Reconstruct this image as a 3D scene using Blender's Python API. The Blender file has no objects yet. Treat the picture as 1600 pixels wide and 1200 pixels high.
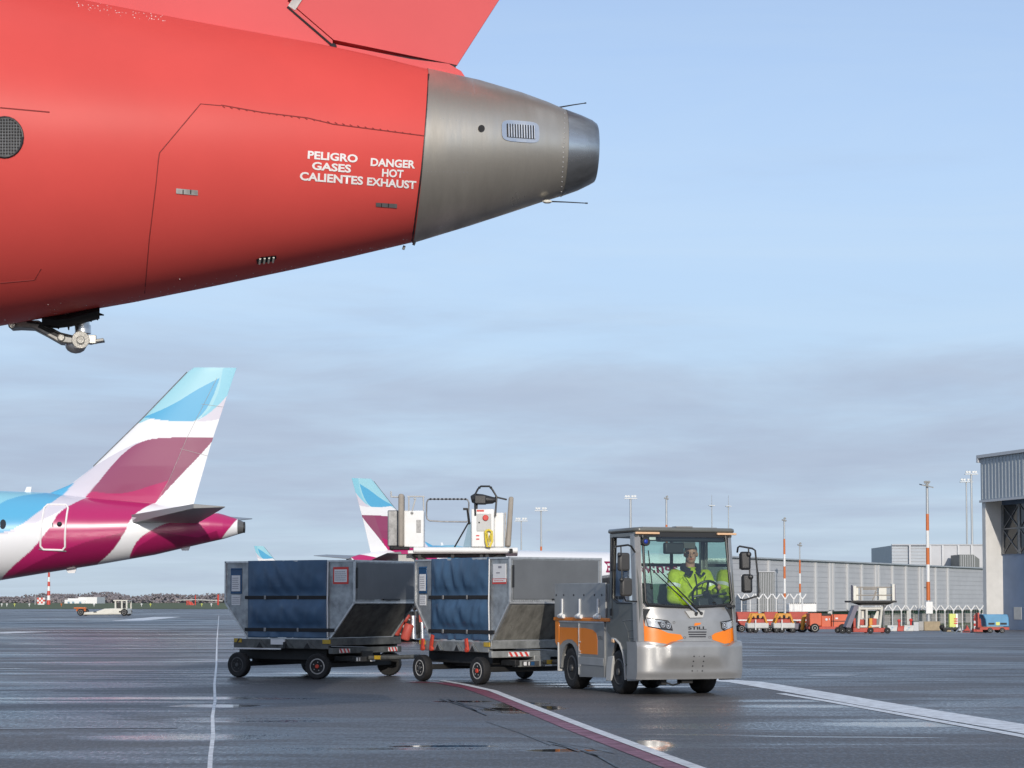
import bpy, bmesh, math, random
import numpy as np
from mathutils import Vector, Matrix
from mathutils.bvhtree import BVHTree

SC = bpy.context.scene
COL = SC.collection
R = math.radians
random.seed(7)
rng = np.random.default_rng(7)

# ------------------------------------------------------------------ camera
FPX, PITCH, HOR, CAMH = 3200.0, R(3.1), 939.0, 1.147          # focal length, tilt, horizon row of a 1600x1200 frame
SH = HOR - 600 - FPX * math.tan(PITCH)
cam_d = bpy.data.cameras.new('camera')
cam_d.lens = 36 * FPX / 1600
cam_d.sensor_width = 36
cam_d.shift_y = SH / 1600
cam_d.clip_start, cam_d.clip_end = 0.1, 9000
cam = bpy.data.objects.new('camera', cam_d)
cam.location = (0, 0, CAMH)
cam.rotation_euler = (R(90) + PITCH, 0, 0)
COL.objects.link(cam)
SC.camera = cam
CAM = Vector((0, 0, CAMH))

# ------------------------------------------------------------------ light
SUN_EL, SUN_AZ = R(17), R(9)                                  # behind the camera, a little to its right
SC.view_settings.view_transform = 'Standard'
SC.view_settings.look = 'None'
SC.view_settings.exposure = 0.0
SC.view_settings.gamma = 1.0
SUNV = Vector((math.sin(SUN_AZ) * math.cos(SUN_EL), -math.cos(SUN_AZ) * math.cos(SUN_EL), math.sin(SUN_EL)))
sun_d = bpy.data.lights.new('sun', 'SUN')
sun_d.energy = 2.95
sun_d.angle = R(0.5)
sun_d.color = (1.0, 0.93, 0.84)
sun = bpy.data.objects.new('sun', sun_d)
sun.rotation_euler = SUNV.to_track_quat('Z', 'Y').to_euler()
sun.location = (0, -20, 30)
COL.objects.link(sun)

world = bpy.data.worlds.new('World')
SC.world = world
world.use_nodes = True
nt = world.node_tree
N, L = nt.nodes, nt.links
N.clear()
w_out = N.new('ShaderNodeOutputWorld')
sky = N.new('ShaderNodeTexSky')
sky.sky_type = 'NISHITA'
sky.sun_disc = False
sky.sun_elevation = SUN_EL
sky.sun_rotation = R(180) - SUN_AZ
sky.air_density, sky.dust_density, sky.ozone_density = 1.0, 0.6, 1.6
bg1 = N.new('ShaderNodeBackground')
bg1.inputs[1].default_value = 0.15
bg2 = N.new('ShaderNodeBackground')
bg2.inputs[1].default_value = 1.0
tc = N.new('ShaderNodeTexCoord')
sep = N.new('ShaderNodeSeparateXYZ')
L.new(tc.outputs['Generated'], sep.inputs[0])


def wmath(op, a, b=None, c=None):
    n = N.new('ShaderNodeMath')
    n.operation = op
    for i, x in enumerate((a, b, c)):
        if x is None:
            continue
        if isinstance(x, (int, float)):
            n.inputs[i].default_value = x
        else:
            L.new(x, n.inputs[i])
    return n.outputs[0]


zc_ = wmath('ADD', wmath('MAXIMUM', sep.outputs[2], 0.0), 0.07)
comb = N.new('ShaderNodeCombineXYZ')
L.new(wmath('DIVIDE', sep.outputs[0], zc_), comb.inputs[0])
L.new(wmath('DIVIDE', sep.outputs[1], zc_), comb.inputs[1])
cn = N.new('ShaderNodeTexNoise')
cn.inputs['Scale'].default_value = 0.8
cn.inputs['Detail'].default_value = 7
cn.inputs['Roughness'].default_value = 0.60
cn.inputs['Distortion'].default_value = 0.35
L.new(comb.outputs[0], cn.inputs['Vector'])
band = N.new('ShaderNodeValToRGB')                              # how thick the cloud deck is at each height in the sky
cr = band.color_ramp
for pos, v in ((0.0, .42), (0.02, .50), (0.045, .66), (0.075, .74), (0.108, .70), (0.128, .50), (0.17, .40), (0.30, .36), (1.0, .45)):
    e = cr.elements.new(pos)
    e.color = (v, v, v, 1)
cr.elements.remove(cr.elements[0])
L.new(sep.outputs[2], band.inputs[0])
summ = wmath('ADD', cn.outputs[0], band.outputs[0])
mr = N.new('ShaderNodeMapRange')
mr.interpolation_type = 'SMOOTHSTEP'
L.new(summ, mr.inputs[0])
mr.inputs[1].default_value, mr.inputs[2].default_value = 0.90, 1.36
mr.inputs[3].default_value, mr.inputs[4].default_value = 0.0, 0.78
cc = N.new('ShaderNodeMix')
cc.data_type = 'RGBA'
cn2 = N.new('ShaderNodeTexNoise')
cn2.inputs['Scale'].default_value = 2.3
cn2.inputs['Detail'].default_value = 5
L.new(comb.outputs[0], cn2.inputs['Vector'])
L.new(cn2.outputs[0], cc.inputs[0])
cc.inputs[6].default_value = (0.385, 0.45, 0.595, 1)
cc.inputs[7].default_value = (0.48, 0.56, 0.70, 1)
L.new(cc.outputs[2], bg2.inputs[0])
tint = N.new('ShaderNodeMix')
tint.data_type = 'RGBA'
tint.blend_type = 'MULTIPLY'
tint.inputs[0].default_value = 1.0
tint.inputs[7].default_value = (1.06, 0.98, 1.0, 1)
L.new(sky.outputs[0], tint.inputs[6])
L.new(tint.outputs[2], bg1.inputs[0])
mixw = N.new('ShaderNodeMixShader')
L.new(mr.outputs[0], mixw.inputs[0])
L.new(bg2.outputs[0], mixw.inputs[2])
# milky air low over the horizon
bg3 = N.new('ShaderNodeBackground')
hcol = N.new('ShaderNodeValToRGB')
hw_r = N.new('ShaderNodeValToRGB')
for rp_, stops in ((hcol, ((0.0, (.50, .615, .73)), (0.05, (.46, .61, .79)), (0.12, (.49, .67, .90)), (0.20, (.49, .675, .95)), (0.30, (.44, .61, .93)), (1.0, (.36, .52, .82)))), (hw_r, ((0.0, (.96,) * 3), (0.10, (.90,) * 3), (0.20, (.75,) * 3), (0.34, (.40,) * 3), (0.7, (.0,) * 3)))):
    for pos, c_ in stops:
        e = rp_.color_ramp.elements.new(pos)
        e.color = (*c_, 1)
    rp_.color_ramp.elements.remove(rp_.color_ramp.elements[0])
    L.new(sep.outputs[2], rp_.inputs[0])
wn_ = N.new('ShaderNodeTexNoise')
wn_.inputs['Scale'].default_value = 1.7
wn_.inputs['Detail'].default_value = 8
wn_.inputs['Roughness'].default_value = 0.6
wn_.inputs['Distortion'].default_value = 0.6
wmp = N.new('ShaderNodeMapping')
wmp.inputs['Scale'].default_value = (0.5, 1.0, 1.0)
wmp.inputs['Rotation'].default_value = (0, 0, 0.5)
L.new(comb.outputs[0], wmp.inputs[0])
L.new(wmp.outputs[0], wn_.inputs['Vector'])
wr_ = N.new('ShaderNodeMapRange')
L.new(wn_.outputs[0], wr_.inputs[0])
wr_.inputs[1].default_value, wr_.inputs[2].default_value = 0.42, 0.72
wr_.inputs[3].default_value, wr_.inputs[4].default_value = 0.0, 0.42
wmx = N.new('ShaderNodeMix')
wmx.data_type = 'RGBA'
L.new(wr_.outputs[0], wmx.inputs[0])
L.new(hcol.outputs[0], wmx.inputs[6])
wmx.inputs[7].default_value = (0.60, 0.74, 0.90, 1)
L.new(wmx.outputs[2], bg3.inputs[0])
hz_ = hw_r
mixh = N.new('ShaderNodeMixShader')
L.new(hz_.outputs[0], mixh.inputs[0])
L.new(bg1.outputs[0], mixh.inputs[1])
L.new(bg3.outputs[0], mixh.inputs[2])
L.new(mixh.outputs[0], mixw.inputs[1])
L.new(mixw.outputs[0], w_out.inputs[0])


# ------------------------------------------------------------------ measuring helpers
def ray(px, py):
    u = (px - 800) / FPX
    v = (600 + SH - py) / FPX
    return Vector((u, math.cos(PITCH) - v * math.sin(PITCH), math.sin(PITCH) + v * math.cos(PITCH)))


def P(px, py, D):
    d = ray(px, py)
    return CAM + d * (D / d.y)


def proj(p):
    y, z = p[1], p[2] - CAMH
    yc = y * math.cos(PITCH) + z * math.sin(PITCH)
    zc = -y * math.sin(PITCH) + z * math.cos(PITCH)
    return 800 + FPX * p[0] / yc, 600 + SH - FPX * zc / yc


def gz(x, y):                                                    # the apron falls gently away on the right
    s = min(max(x / 16.0, 0.0), 1.0)
    s = s * s * (3 - 2 * s)
    return -0.011 * min(max(y - 40.0, 0.0), 280.0) * s


def G(px, D):
    x = (px - 800) / FPX * D
    return Vector((x, D, gz(x, D)))


def ground(px, py):
    d = ray(px, py)
    return CAM + d * (CAMH / -d.z)


def smooth(a, b, x):
    t = min(max((x - a) / (b - a), 0.0), 1.0)
    return t * t * (3 - 2 * t)


# ------------------------------------------------------------------ materials
def lin(r, g, b):
    f = lambda c: (c / 255 / 12.92) if c / 255 <= 0.04045 else ((c / 255 + 0.055) / 1.055) ** 2.4
    return (f(r), f(g), f(b), 1.0)


def mat(name, col, rough=0.5, metal=0.0, var=0.0, vscale=4.0, bump=0.0, bscale=60.0, coat=0.0, spec=0.5, rvar=0.0, stretch=(1, 1, 1), dirt=None, attr=None):
    m = bpy.data.materials.new(name)
    m.use_nodes = True
    t = m.node_tree
    b = t.nodes['Principled BSDF']
    b.inputs['Base Color'].default_value = col
    b.inputs['Roughness'].default_value = rough
    b.inputs['Metallic'].default_value = metal
    b.inputs['Coat Weight'].default_value = coat
    b.inputs['Coat Roughness'].default_value = 0.06
    b.inputs['Specular IOR Level'].default_value = spec
    src = None
    if attr:
        a = t.nodes.new('ShaderNodeVertexColor')
        a.layer_name = attr
        src = a.outputs[0]
        t.links.new(src, b.inputs['Base Color'])
    if var or bump or rvar or dirt:
        co = t.nodes.new('ShaderNodeTexCoord')
        mp = t.nodes.new('ShaderNodeMapping')
        mp.inputs['Scale'].default_value = stretch
        t.links.new(co.outputs['Object'], mp.inputs[0])
        no = t.nodes.new('ShaderNodeTexNoise')
        no.inputs['Scale'].default_value = vscale
        no.inputs['Detail'].default_value = 6
        no.inputs['Roughness'].default_value = 0.6
        t.links.new(mp.outputs[0], no.inputs['Vector'])
        if var or dirt:
            mx = t.nodes.new('ShaderNodeMix')
            mx.data_type = 'RGBA'
            k = dirt if dirt else tuple(c * (1 - var) for c in col[:3]) + (1,)
            rp = t.nodes.new('ShaderNodeMapRange')
            rp.inputs[1].default_value, rp.inputs[2].default_value = 0.35, 0.68
            rp.inputs[4].default_value = 1.0 if not dirt else (var or 0.5)
            t.links.new(no.outputs[0], rp.inputs[0])
            t.links.new(rp.outputs[0], mx.inputs[0])
            if src:
                t.links.new(src, mx.inputs[6])
            else:
                mx.inputs[6].default_value = col
            mx.inputs[7].default_value = k
            t.links.new(mx.outputs[2], b.inputs['Base Color'])
        if rvar:
            rr = t.nodes.new('ShaderNodeMapRange')
            rr.inputs[1].default_value, rr.inputs[2].default_value = 0.3, 0.7
            rr.inputs[3].default_value, rr.inputs[4].default_value = max(0.02, rough - rvar), min(1, rough + rvar)
            t.links.new(no.outputs[0], rr.inputs[0])
            t.links.new(rr.outputs[0], b.inputs['Roughness'])
        if bump:
            n2 = t.nodes.new('ShaderNodeTexNoise')
            n2.inputs['Scale'].default_value = bscale
            n2.inputs['Detail'].default_value = 4
            t.links.new(mp.outputs[0], n2.inputs['Vector'])
            bp = t.nodes.new('ShaderNodeBump')
            bp.inputs['Strength'].default_value = bump
            bp.inputs['Distance'].default_value = 0.02
            t.links.new(n2.outputs[0], bp.inputs['Height'])
            t.links.new(bp.outputs[0], b.inputs['Normal'])
    return m


def glass_mat(name, tint, gloss=1.0):
    m = bpy.data.materials.new(name)
    m.use_nodes = True
    t = m.node_tree
    t.nodes.clear()
    o = t.nodes.new('ShaderNodeOutputMaterial')
    tr = t.nodes.new('ShaderNodeBsdfTransparent')
    tr.inputs[0].default_value = tint
    gl = t.nodes.new('ShaderNodeBsdfGlossy')
    gl.inputs['Roughness'].default_value = 0.02
    fr = t.nodes.new('ShaderNodeFresnel')
    fr.inputs[0].default_value = 1.45
    mu = t.nodes.new('ShaderNodeMath')
    mu.operation = 'MULTIPLY'
    mu.inputs[1].default_value = gloss
    mx = t.nodes.new('ShaderNodeMixShader')
    t.links.new(fr.outputs[0], mu.inputs[0])
    t.links.new(mu.outputs[0], mx.inputs[0])
    t.links.new(tr.outputs[0], mx.inputs[1])
    t.links.new(gl.outputs[0], mx.inputs[2])
    t.links.new(mx.outputs[0], o.inputs[0])
    return m


def emit_mat(name, col, strength, base=None):
    m = mat(name, base or col, 0.3)
    b = m.node_tree.nodes['Principled BSDF']
    b.inputs['Emission Color'].default_value = col
    b.inputs['Emission Strength'].default_value = strength
    return m


M = {}
M['red'] = mat('red_aircraft_paint', (0.70, 0.088, 0.076, 1), 0.40, coat=0.0, spec=0.20, var=0.10, vscale=0.8, bump=0.10, bscale=1.6)
M['red'].node_tree.nodes['Principled BSDF'].inputs['Coat Roughness'].default_value = 0.22
M['red2'] = mat('red_fin_paint', (0.66, 0.110, 0.112, 1), 0.60, spec=0.15, var=0.08, vscale=0.8)
M['titan'] = mat('bare_exhaust_metal', (0.56, 0.52, 0.45, 1), 0.38, metal=0.72, var=0.30, vscale=2.6, rvar=0.12, bump=0.05, bscale=9, stretch=(2.2, .7, .5))
M['titan2'] = mat('polished_exhaust_metal', (0.64, 0.64, 0.62, 1), 0.30, metal=0.92, var=0.6, vscale=4.5, rvar=0.10, stretch=(0.3, 1, 1))
M['dark'] = mat('dark_rubber', (0.012, 0.012, 0.013, 1), 0.7, var=0.4, vscale=20)
M['black'] = mat('black_plastic', (0.018, 0.019, 0.021, 1), 0.45)
M['seam'] = mat('seam_dark', (0.24, 0.028, 0.025, 1), 0.7)
M['white'] = mat('white_paint', (0.80, 0.80, 0.78, 1), 0.35, var=0.10, vscale=3)
M['text_white'] = mat('white_lettering', (0.85, 0.82, 0.80, 1), 0.4)
M['steel'] = mat('bright_steel', (0.62, 0.63, 0.64, 1), 0.30, metal=0.9, rvar=0.1, vscale=8)
M['machined'] = mat('machined_alloy', (0.42, 0.41, 0.38, 1), 0.38, metal=0.6, var=0.4, vscale=16)
M['grey_steel'] = mat('grey_steel', (0.30, 0.30, 0.30, 1), 0.5, metal=0.5, var=0.4, vscale=8)
M['livery'] = mat('airliner_livery', (1, 1, 1, 1), 0.28, coat=0.4, attr='livery', spec=0.45)
M['plane_white'] = mat('airliner_white', (0.78, 0.78, 0.79, 1), 0.3, coat=0.4)
M['stab_grey'] = mat('stabilizer_grey', (0.24, 0.245, 0.245, 1), 0.35)
M['magenta'] = mat('title_burgundy', (0.24, 0.012, 0.06, 1), 0.4)
M['glass_dark'] = mat('dark_window', (0.02, 0.025, 0.03, 1), 0.08)
M['alu'] = mat('scuffed_aluminium', (0.42, 0.44, 0.45, 1), 0.42, metal=0.55, var=0.45, vscale=7, rvar=0.12, bump=0.08, bscale=16)
M['alu_edge'] = mat('aluminium_edge', (0.62, 0.63, 0.63, 1), 0.35, metal=0.6, var=0.25, vscale=14)
M['end_panel'] = mat('grey_end_panel', (0.135, 0.145, 0.155, 1), 0.5, var=0.15, vscale=3)
M['slope'] = mat('dirty_galvanised_slope', (0.33, 0.32, 0.285, 1), 0.42, metal=0.3, var=0.6, vscale=5, rvar=0.15, stretch=(1, 1.5, 0.5))
M['slope_shaded'] = mat('shaded_mesh_slope', (0.11, 0.11, 0.104, 1), 0.6, var=0.6, vscale=8, bump=0.2, bscale=70)  # darker twin of the slope: rear container's shade put into the colour
M['curtain'] = mat('blue_tarpaulin', (0.052, 0.112, 0.200, 1), 0.40, var=0.30, vscale=2.5, bump=0.12, bscale=7, rvar=0.1)
M['strap'] = mat('black_webbing', (0.012, 0.012, 0.014, 1), 0.75)
M['paper'] = mat('paper_label', (0.70, 0.70, 0.70, 1), 0.6)
M['ink'] = mat('grey_ink', (0.25, 0.25, 0.28, 1), 0.7)
M['pouch'] = mat('blue_document_pouch', (0.02, 0.07, 0.16, 1), 0.25)
M['label_red'] = mat('red_label', (0.60, 0.05, 0.04, 1), 0.5)
M['galv'] = mat('galvanised_frame', (0.34, 0.35, 0.34, 1), 0.5, metal=0.4, var=0.5, vscale=6)
M['galv_dark'] = mat('shaded_dark_frame', (0.13, 0.135, 0.13, 1), 0.6, metal=0.2, var=0.6, vscale=6)  # darker twin of galv: rear dolly's shade in the colour; tow bars share it
M['chassis'] = mat('oily_chassis', (0.014, 0.014, 0.014, 1), 0.6, var=0.5, vscale=9)
M['tyre'] = mat('tyre_rubber', (0.014, 0.014, 0.015, 1), 0.75, var=0.4, vscale=30, bump=0.3, bscale=60)
M['rim'] = mat('rim_grey', (0.46, 0.45, 0.43, 1), 0.5, var=0.5, vscale=14)
M['rim_dark'] = mat('rim_dark', (0.07, 0.07, 0.07, 1), 0.5, var=0.4, vscale=14)
M['hub_red'] = mat('hub_red', (0.60, 0.06, 0.03, 1), 0.5, var=0.3, vscale=20)
M['yellow'] = mat('safety_yellow', (0.50, 0.33, 0.03, 1), 0.5, var=0.2, vscale=8)
M['orange'] = mat('orange_paint', (0.85, 0.21, 0.004, 1), 0.32, coat=0.3)
M['orange_side'] = mat('orange_side_paint', (0.80, 0.22, 0.008, 1), 0.35, coat=0.2)
M['tug_silver'] = mat('silver_tug_paint', (0.37, 0.37, 0.365, 1), 0.34, metal=0.45, coat=0.15, var=0.14, vscale=5)
M['tug_grey'] = mat('grey_tug_paint', (0.32, 0.325, 0.32, 1), 0.35, metal=0.35, coat=0.2, var=0.15, vscale=3)
M['tug_dark'] = mat('dark_tug_paint', (0.17, 0.175, 0.16, 1), 0.33, metal=0.3, coat=0.3, var=0.15, vscale=2)
M['board'] = mat('grey_drop_side', (0.40, 0.41, 0.41, 1), 0.45, metal=0.4, var=0.2, vscale=3)
M['glass'] = glass_mat('cab_glass', (0.80, 0.92, 0.87, 1), 2.2)
M['lens'] = mat('headlamp_lens', (0.60, 0.62, 0.64, 1), 0.14, metal=0.45, coat=0.5, var=0.35, vscale=30)
M['lens_dark'] = mat('headlamp_dark', (0.05, 0.05, 0.055, 1), 0.15)
M['amber'] = mat('amber_marker', (0.72, 0.46, 0.27, 1), 0.25)
M['blue_lens'] = mat('blue_lens', (0.02, 0.05, 0.35, 1), 0.15)
M['mirror_shell'] = mat('mirror_shell', (0.055, 0.053, 0.05, 1), 0.5)
M['seat'] = mat('dark_seat', (0.025, 0.028, 0.032, 1), 0.7)
M['skin'] = mat('skin', (0.48, 0.25, 0.18, 1), 0.5, var=0.15, vscale=20)
M['hivis'] = mat('hi_vis_yellow', (0.60, 0.74, 0.02, 1), 0.7, var=0.45, vscale=9, bump=0.9, bscale=9)
M['navy'] = mat('navy_cloth', (0.014, 0.017, 0.026, 1), 0.8)
M['hair'] = mat('short_grey_hair', (0.17, 0.15, 0.135, 1), 0.8)
M['reflex'] = mat('reflective_strip', (0.62, 0.63, 0.62, 1), 0.35)
M['cream'] = mat('cream_paint', (0.70, 0.68, 0.60, 1), 0.45, var=0.15, vscale=2)
M['tan'] = mat('tan_bumper', (0.36, 0.32, 0.27, 1), 0.7, var=0.2, vscale=2)
M['red_gse'] = mat('red_equipment', (0.50, 0.075, 0.05, 1), 0.6, var=0.35, vscale=2)
M['orange_gse'] = mat('orange_equipment', (0.62, 0.11, 0.04, 1), 0.5, var=0.2, vscale=1)
M['gold'] = mat('golden_hoop', (0.60, 0.26, 0.02, 1), 0.5)
M['pale'] = mat('pale_grey_paint', (0.52, 0.52, 0.50, 1), 0.5, var=0.15, vscale=2)
M['mast'] = mat('mast_galvanised', (0.42, 0.44, 0.45, 1), 0.45, metal=0.3)
M['mast_orange'] = mat('mast_orange', (0.62, 0.16, 0.035, 1), 0.5, var=0.15, vscale=1)
M['mast_red'] = mat('mast_red', (0.55, 0.06, 0.04, 1), 0.5)
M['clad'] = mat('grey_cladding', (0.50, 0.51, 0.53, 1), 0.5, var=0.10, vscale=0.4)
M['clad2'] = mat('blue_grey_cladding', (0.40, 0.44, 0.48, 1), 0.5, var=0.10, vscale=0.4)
M['clad_line'] = mat('pale_rail', (0.55, 0.56, 0.57, 1), 0.5)
M['clad_joint'] = mat('cladding_joint', (0.38, 0.39, 0.41, 1), 0.5)
M['clad_dark'] = mat('dark_cladding', (0.10, 0.115, 0.115, 1), 0.5)
M['conc'] = mat('concrete', (0.40, 0.39, 0.37, 1), 0.8, var=0.2, vscale=1)
M['pier'] = mat('pale_pier', (0.66, 0.65, 0.62, 1), 0.7, var=0.15, vscale=.5)
M['wood'] = mat('buff_concrete', (0.40, 0.32, 0.21, 1), 0.8, var=0.25, vscale=3)
M['hangar_door'] = mat('blue_hangar_door', (0.15, 0.22, 0.34, 1), 0.45, var=0.2, vscale=0.3)
M['hangar'] = mat('hangar_sheet', (0.40, 0.44, 0.47, 1), 0.5, var=0.10, vscale=0.3)
M['sky_blue'] = mat('light_blue_tarpaulin', (0.09, 0.30, 0.50, 1), 0.5, var=0.2, vscale=2)
M['lime'] = mat('lime_paint', (0.62, 0.66, 0.16, 1), 0.5)
M['green'] = mat('green_band', (0.03, 0.16, 0.07, 1), 0.5)
M['purple'] = mat('violet_grey', (0.13, 0.12, 0.16, 1), 0.5)
M['car_blue'] = mat('car_blue', (0.20, 0.32, 0.40, 1), 0.3, coat=0.5)
M['car_wine'] = mat('car_wine', (0.20, 0.03, 0.08, 1), 0.3, coat=0.5)
M['car_dark'] = mat('car_dark', (0.05, 0.045, 0.07, 1), 0.3, coat=0.5)
M['lamp_head'] = mat('lamp_head', (0.16, 0.17, 0.17, 1), 0.4)
M['hose'] = mat('yellow_hose', (0.70, 0.55, 0.05, 1), 0.5)


# ------------------------------------------------------------------ mesh helpers
class MB:
    def __init__(self, xf=None):
        self.v, self.f, self.m = [], [], []
        self.xf = xf or Matrix.Identity(4)

    def add(self, verts, faces, m=0):
        o = len(self.v)
        self.v += [tuple(self.xf @ Vector(p)) for p in verts]
        for f in faces:
            self.f.append(tuple(i + o for i in f))
            self.m.append(m)
        return self

    def box(self, c, s, m=0, rz=0.0, rot=None):
        q = rot or Matrix.Rotation(rz, 3, 'Z')
        vs = [Vector(c) + q @ Vector((x * s[0] / 2, y * s[1] / 2, z * s[2] / 2)) for x in (-1, 1) for y in (-1, 1) for z in (-1, 1)]
        return self.add(vs, [(0, 1, 3, 2), (4, 6, 7, 5), (0, 4, 5, 1), (2, 3, 7, 6), (0, 2, 6, 4), (1, 5, 7, 3)], m)

    def bx(self, x0, x1, y0, y1, z0, z1, m=0):
        return self.box(((x0 + x1) / 2, (y0 + y1) / 2, (z0 + z1) / 2), (abs(x1 - x0), abs(y1 - y0), abs(z1 - z0)), m)

    def cyl(self, p0, p1, r0, r1=None, n=14, m=0, caps=True):
        p0, p1 = Vector(p0), Vector(p1)
        r1 = r0 if r1 is None else r1
        a = (p1 - p0).normalized()
        u = a.orthogonal().normalized()
        w = a.cross(u)
        vs = []
        for p, r in ((p0, r0), (p1, r1)):
            vs += [p + (u * math.cos(2 * math.pi * i / n) + w * math.sin(2 * math.pi * i / n)) * r for i in range(n)]
        fs = [(i, (i + 1) % n, n + (i + 1) % n, n + i) for i in range(n)]
        if caps:
            fs += [tuple(range(n - 1, -1, -1)), tuple(range(n, 2 * n))]
        return self.add(vs, fs, m)

    def tube(self, pts, r, n=8, m=0, closed=False):
        pts = [Vector(p) for p in pts]
        k = len(pts)
        rings, u = [], None
        for i, p in enumerate(pts):
            if closed:
                t = pts[(i + 1) % k] - pts[i - 1]
            else:
                t = pts[min(i + 1, k - 1)] - pts[max(i - 1, 0)]
            t.normalize()
            u = t.orthogonal().normalized() if u is None else (u - t * u.dot(t)).normalized()
            w = t.cross(u)
            rr = r[i] if isinstance(r, (list, tuple)) else r
            rings.append([p + (u * math.cos(2 * math.pi * j / n) + w * math.sin(2 * math.pi * j / n)) * rr for j in range(n)])
        return self.loft(rings, m, caps=not closed, closed=closed)

    def loft(self, rings, m=0, caps=True, closed=False):
        n = len(rings[0])
        vs = [p for r_ in rings for p in r_]
        fs = []
        k = len(rings)
        for i in range(k if closed else k - 1):
            a, b = i * n, ((i + 1) % k) * n
            fs += [(a + j, a + (j + 1) % n, b + (j + 1) % n, b + j) for j in range(n)]
        if caps:
            fs += [tuple(range(n - 1, -1, -1)), tuple(range((k - 1) * n, k * n))]
        return self.add(vs, fs, m)

    def prism(self, poly, vec, m=0):
        a = [Vector(p) for p in poly]
        n = len(a)
        b = [p + Vector(vec) for p in a]
        return self.add(a + b, [tuple(range(n - 1, -1, -1)), tuple(range(n, 2 * n))] + [(i, (i + 1) % n, n + (i + 1) % n, n + i) for i in range(n)], m)

    def grid(self, fn, us, vs, m=0):
        us, vs = list(us), list(vs)
        a, b = len(us), len(vs)
        pts = [fn(u, v) for u in us for v in vs]
        return self.add(pts, [(i * b + j, (i + 1) * b + j, (i + 1) * b + j + 1, i * b + j + 1) for i in range(a - 1) for j in range(b - 1)], m)

    def ball(self, c, r, m=0, n=12):
        c = Vector(c)
        r = Vector(r) if not isinstance(r, (int, float)) else Vector((r, r, r))
        rings = []
        for i in range(1, n // 2 + 1):
            t = math.pi * i / (n // 2 + 1)
            rings.append([c + Vector((r.x * math.sin(t) * math.cos(2 * math.pi * j / n), r.y * math.sin(t) * math.sin(2 * math.pi * j / n), r.z * math.cos(t))) for j in range(n)])
        return self.loft(rings, m)

    def build(self, name, mats, parent=None, bevel=0.0, angle=35, label=None, seg=2):
        me = bpy.data.meshes.new(name)
        bm = bmesh.new()
        vs = [bm.verts.new(p) for p in self.v]
        for f, mi in zip(self.f, self.m):
            try:
                fc = bm.faces.new([vs[i] for i in f])
            except ValueError:
                continue
            fc.material_index = mi
            fc.smooth = True
        bmesh.ops.recalc_face_normals(bm, faces=bm.faces)
        bm.to_mesh(me)
        bm.free()
        me.set_sharp_from_angle(angle=R(angle))
        for mt in (mats if isinstance(mats, (list, tuple)) else [mats]):
            me.materials.append(M[mt] if isinstance(mt, str) else mt)
        o = bpy.data.objects.new(name, me)
        COL.objects.link(o)
        if parent:
            o.parent = parent
        if bevel:
            b = o.modifiers.new('bevel', 'BEVEL')
            b.width = bevel
            b.segments = seg
            b.limit_method = 'ANGLE'
            b.angle_limit = R(40)
            b.harden_normals = False
        if label:
            o['label'] = label
        return o


def tag(o, label=None, cat=None, group=None, kind=None):
    for k, v in (('label', label), ('category', cat), ('group', group), ('kind', kind)):
        if v:
            o[k] = v
    return o


def thing(name, label, cat, loc=(0, 0, 0), rz=0.0, group=None):
    o = bpy.data.objects.new(name, None)
    o.empty_display_size = 0.3
    COL.objects.link(o)
    o.location = loc
    o.rotation_euler = (0, 0, rz)
    return tag(o, label, cat, group)


def kids(o):
    return [c for c in bpy.data.objects if c.parent == o]


def dup(o, loc=None, rz=None, label=None, parent=None):
    c = o.copy()
    COL.objects.link(c)
    if parent:
        c.parent = parent
    for k in kids(o):
        dup(k, parent=c)
    if loc is not None:
        c.location = loc
    if rz is not None:
        c.rotation_euler = (0, 0, rz)
    if label:
        c['label'] = label
    return c


def text_geo(s, bold=0.0):
    cu = bpy.data.curves.new('lettering_curve', 'FONT')
    cu.body = s
    cu.size = 1.0
    cu.offset = bold
    cu.resolution_u = 3
    cu.align_x = 'LEFT'
    o = bpy.data.objects.new('lettering_tmp', cu)
    COL.objects.link(o)
    dg = bpy.context.evaluated_depsgraph_get()
    ev = o.evaluated_get(dg)
    me = ev.to_mesh()
    vs = [(v.co.x, v.co.y) for v in me.vertices]
    fs = [tuple(p.vertices) for p in me.polygons]
    ev.to_mesh_clear()
    bpy.data.objects.remove(o)
    bpy.data.curves.remove(cu)
    x0, x1 = min(v[0] for v in vs), max(v[0] for v in vs)
    y0, y1 = min(v[1] for v in vs), max(v[1] for v in vs)
    return [((x - x0) / (x1 - x0), (y - y0) / (y1 - y0)) for x, y in vs], fs


def struct(o):
    o['kind'] = 'structure'
    return o


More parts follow.
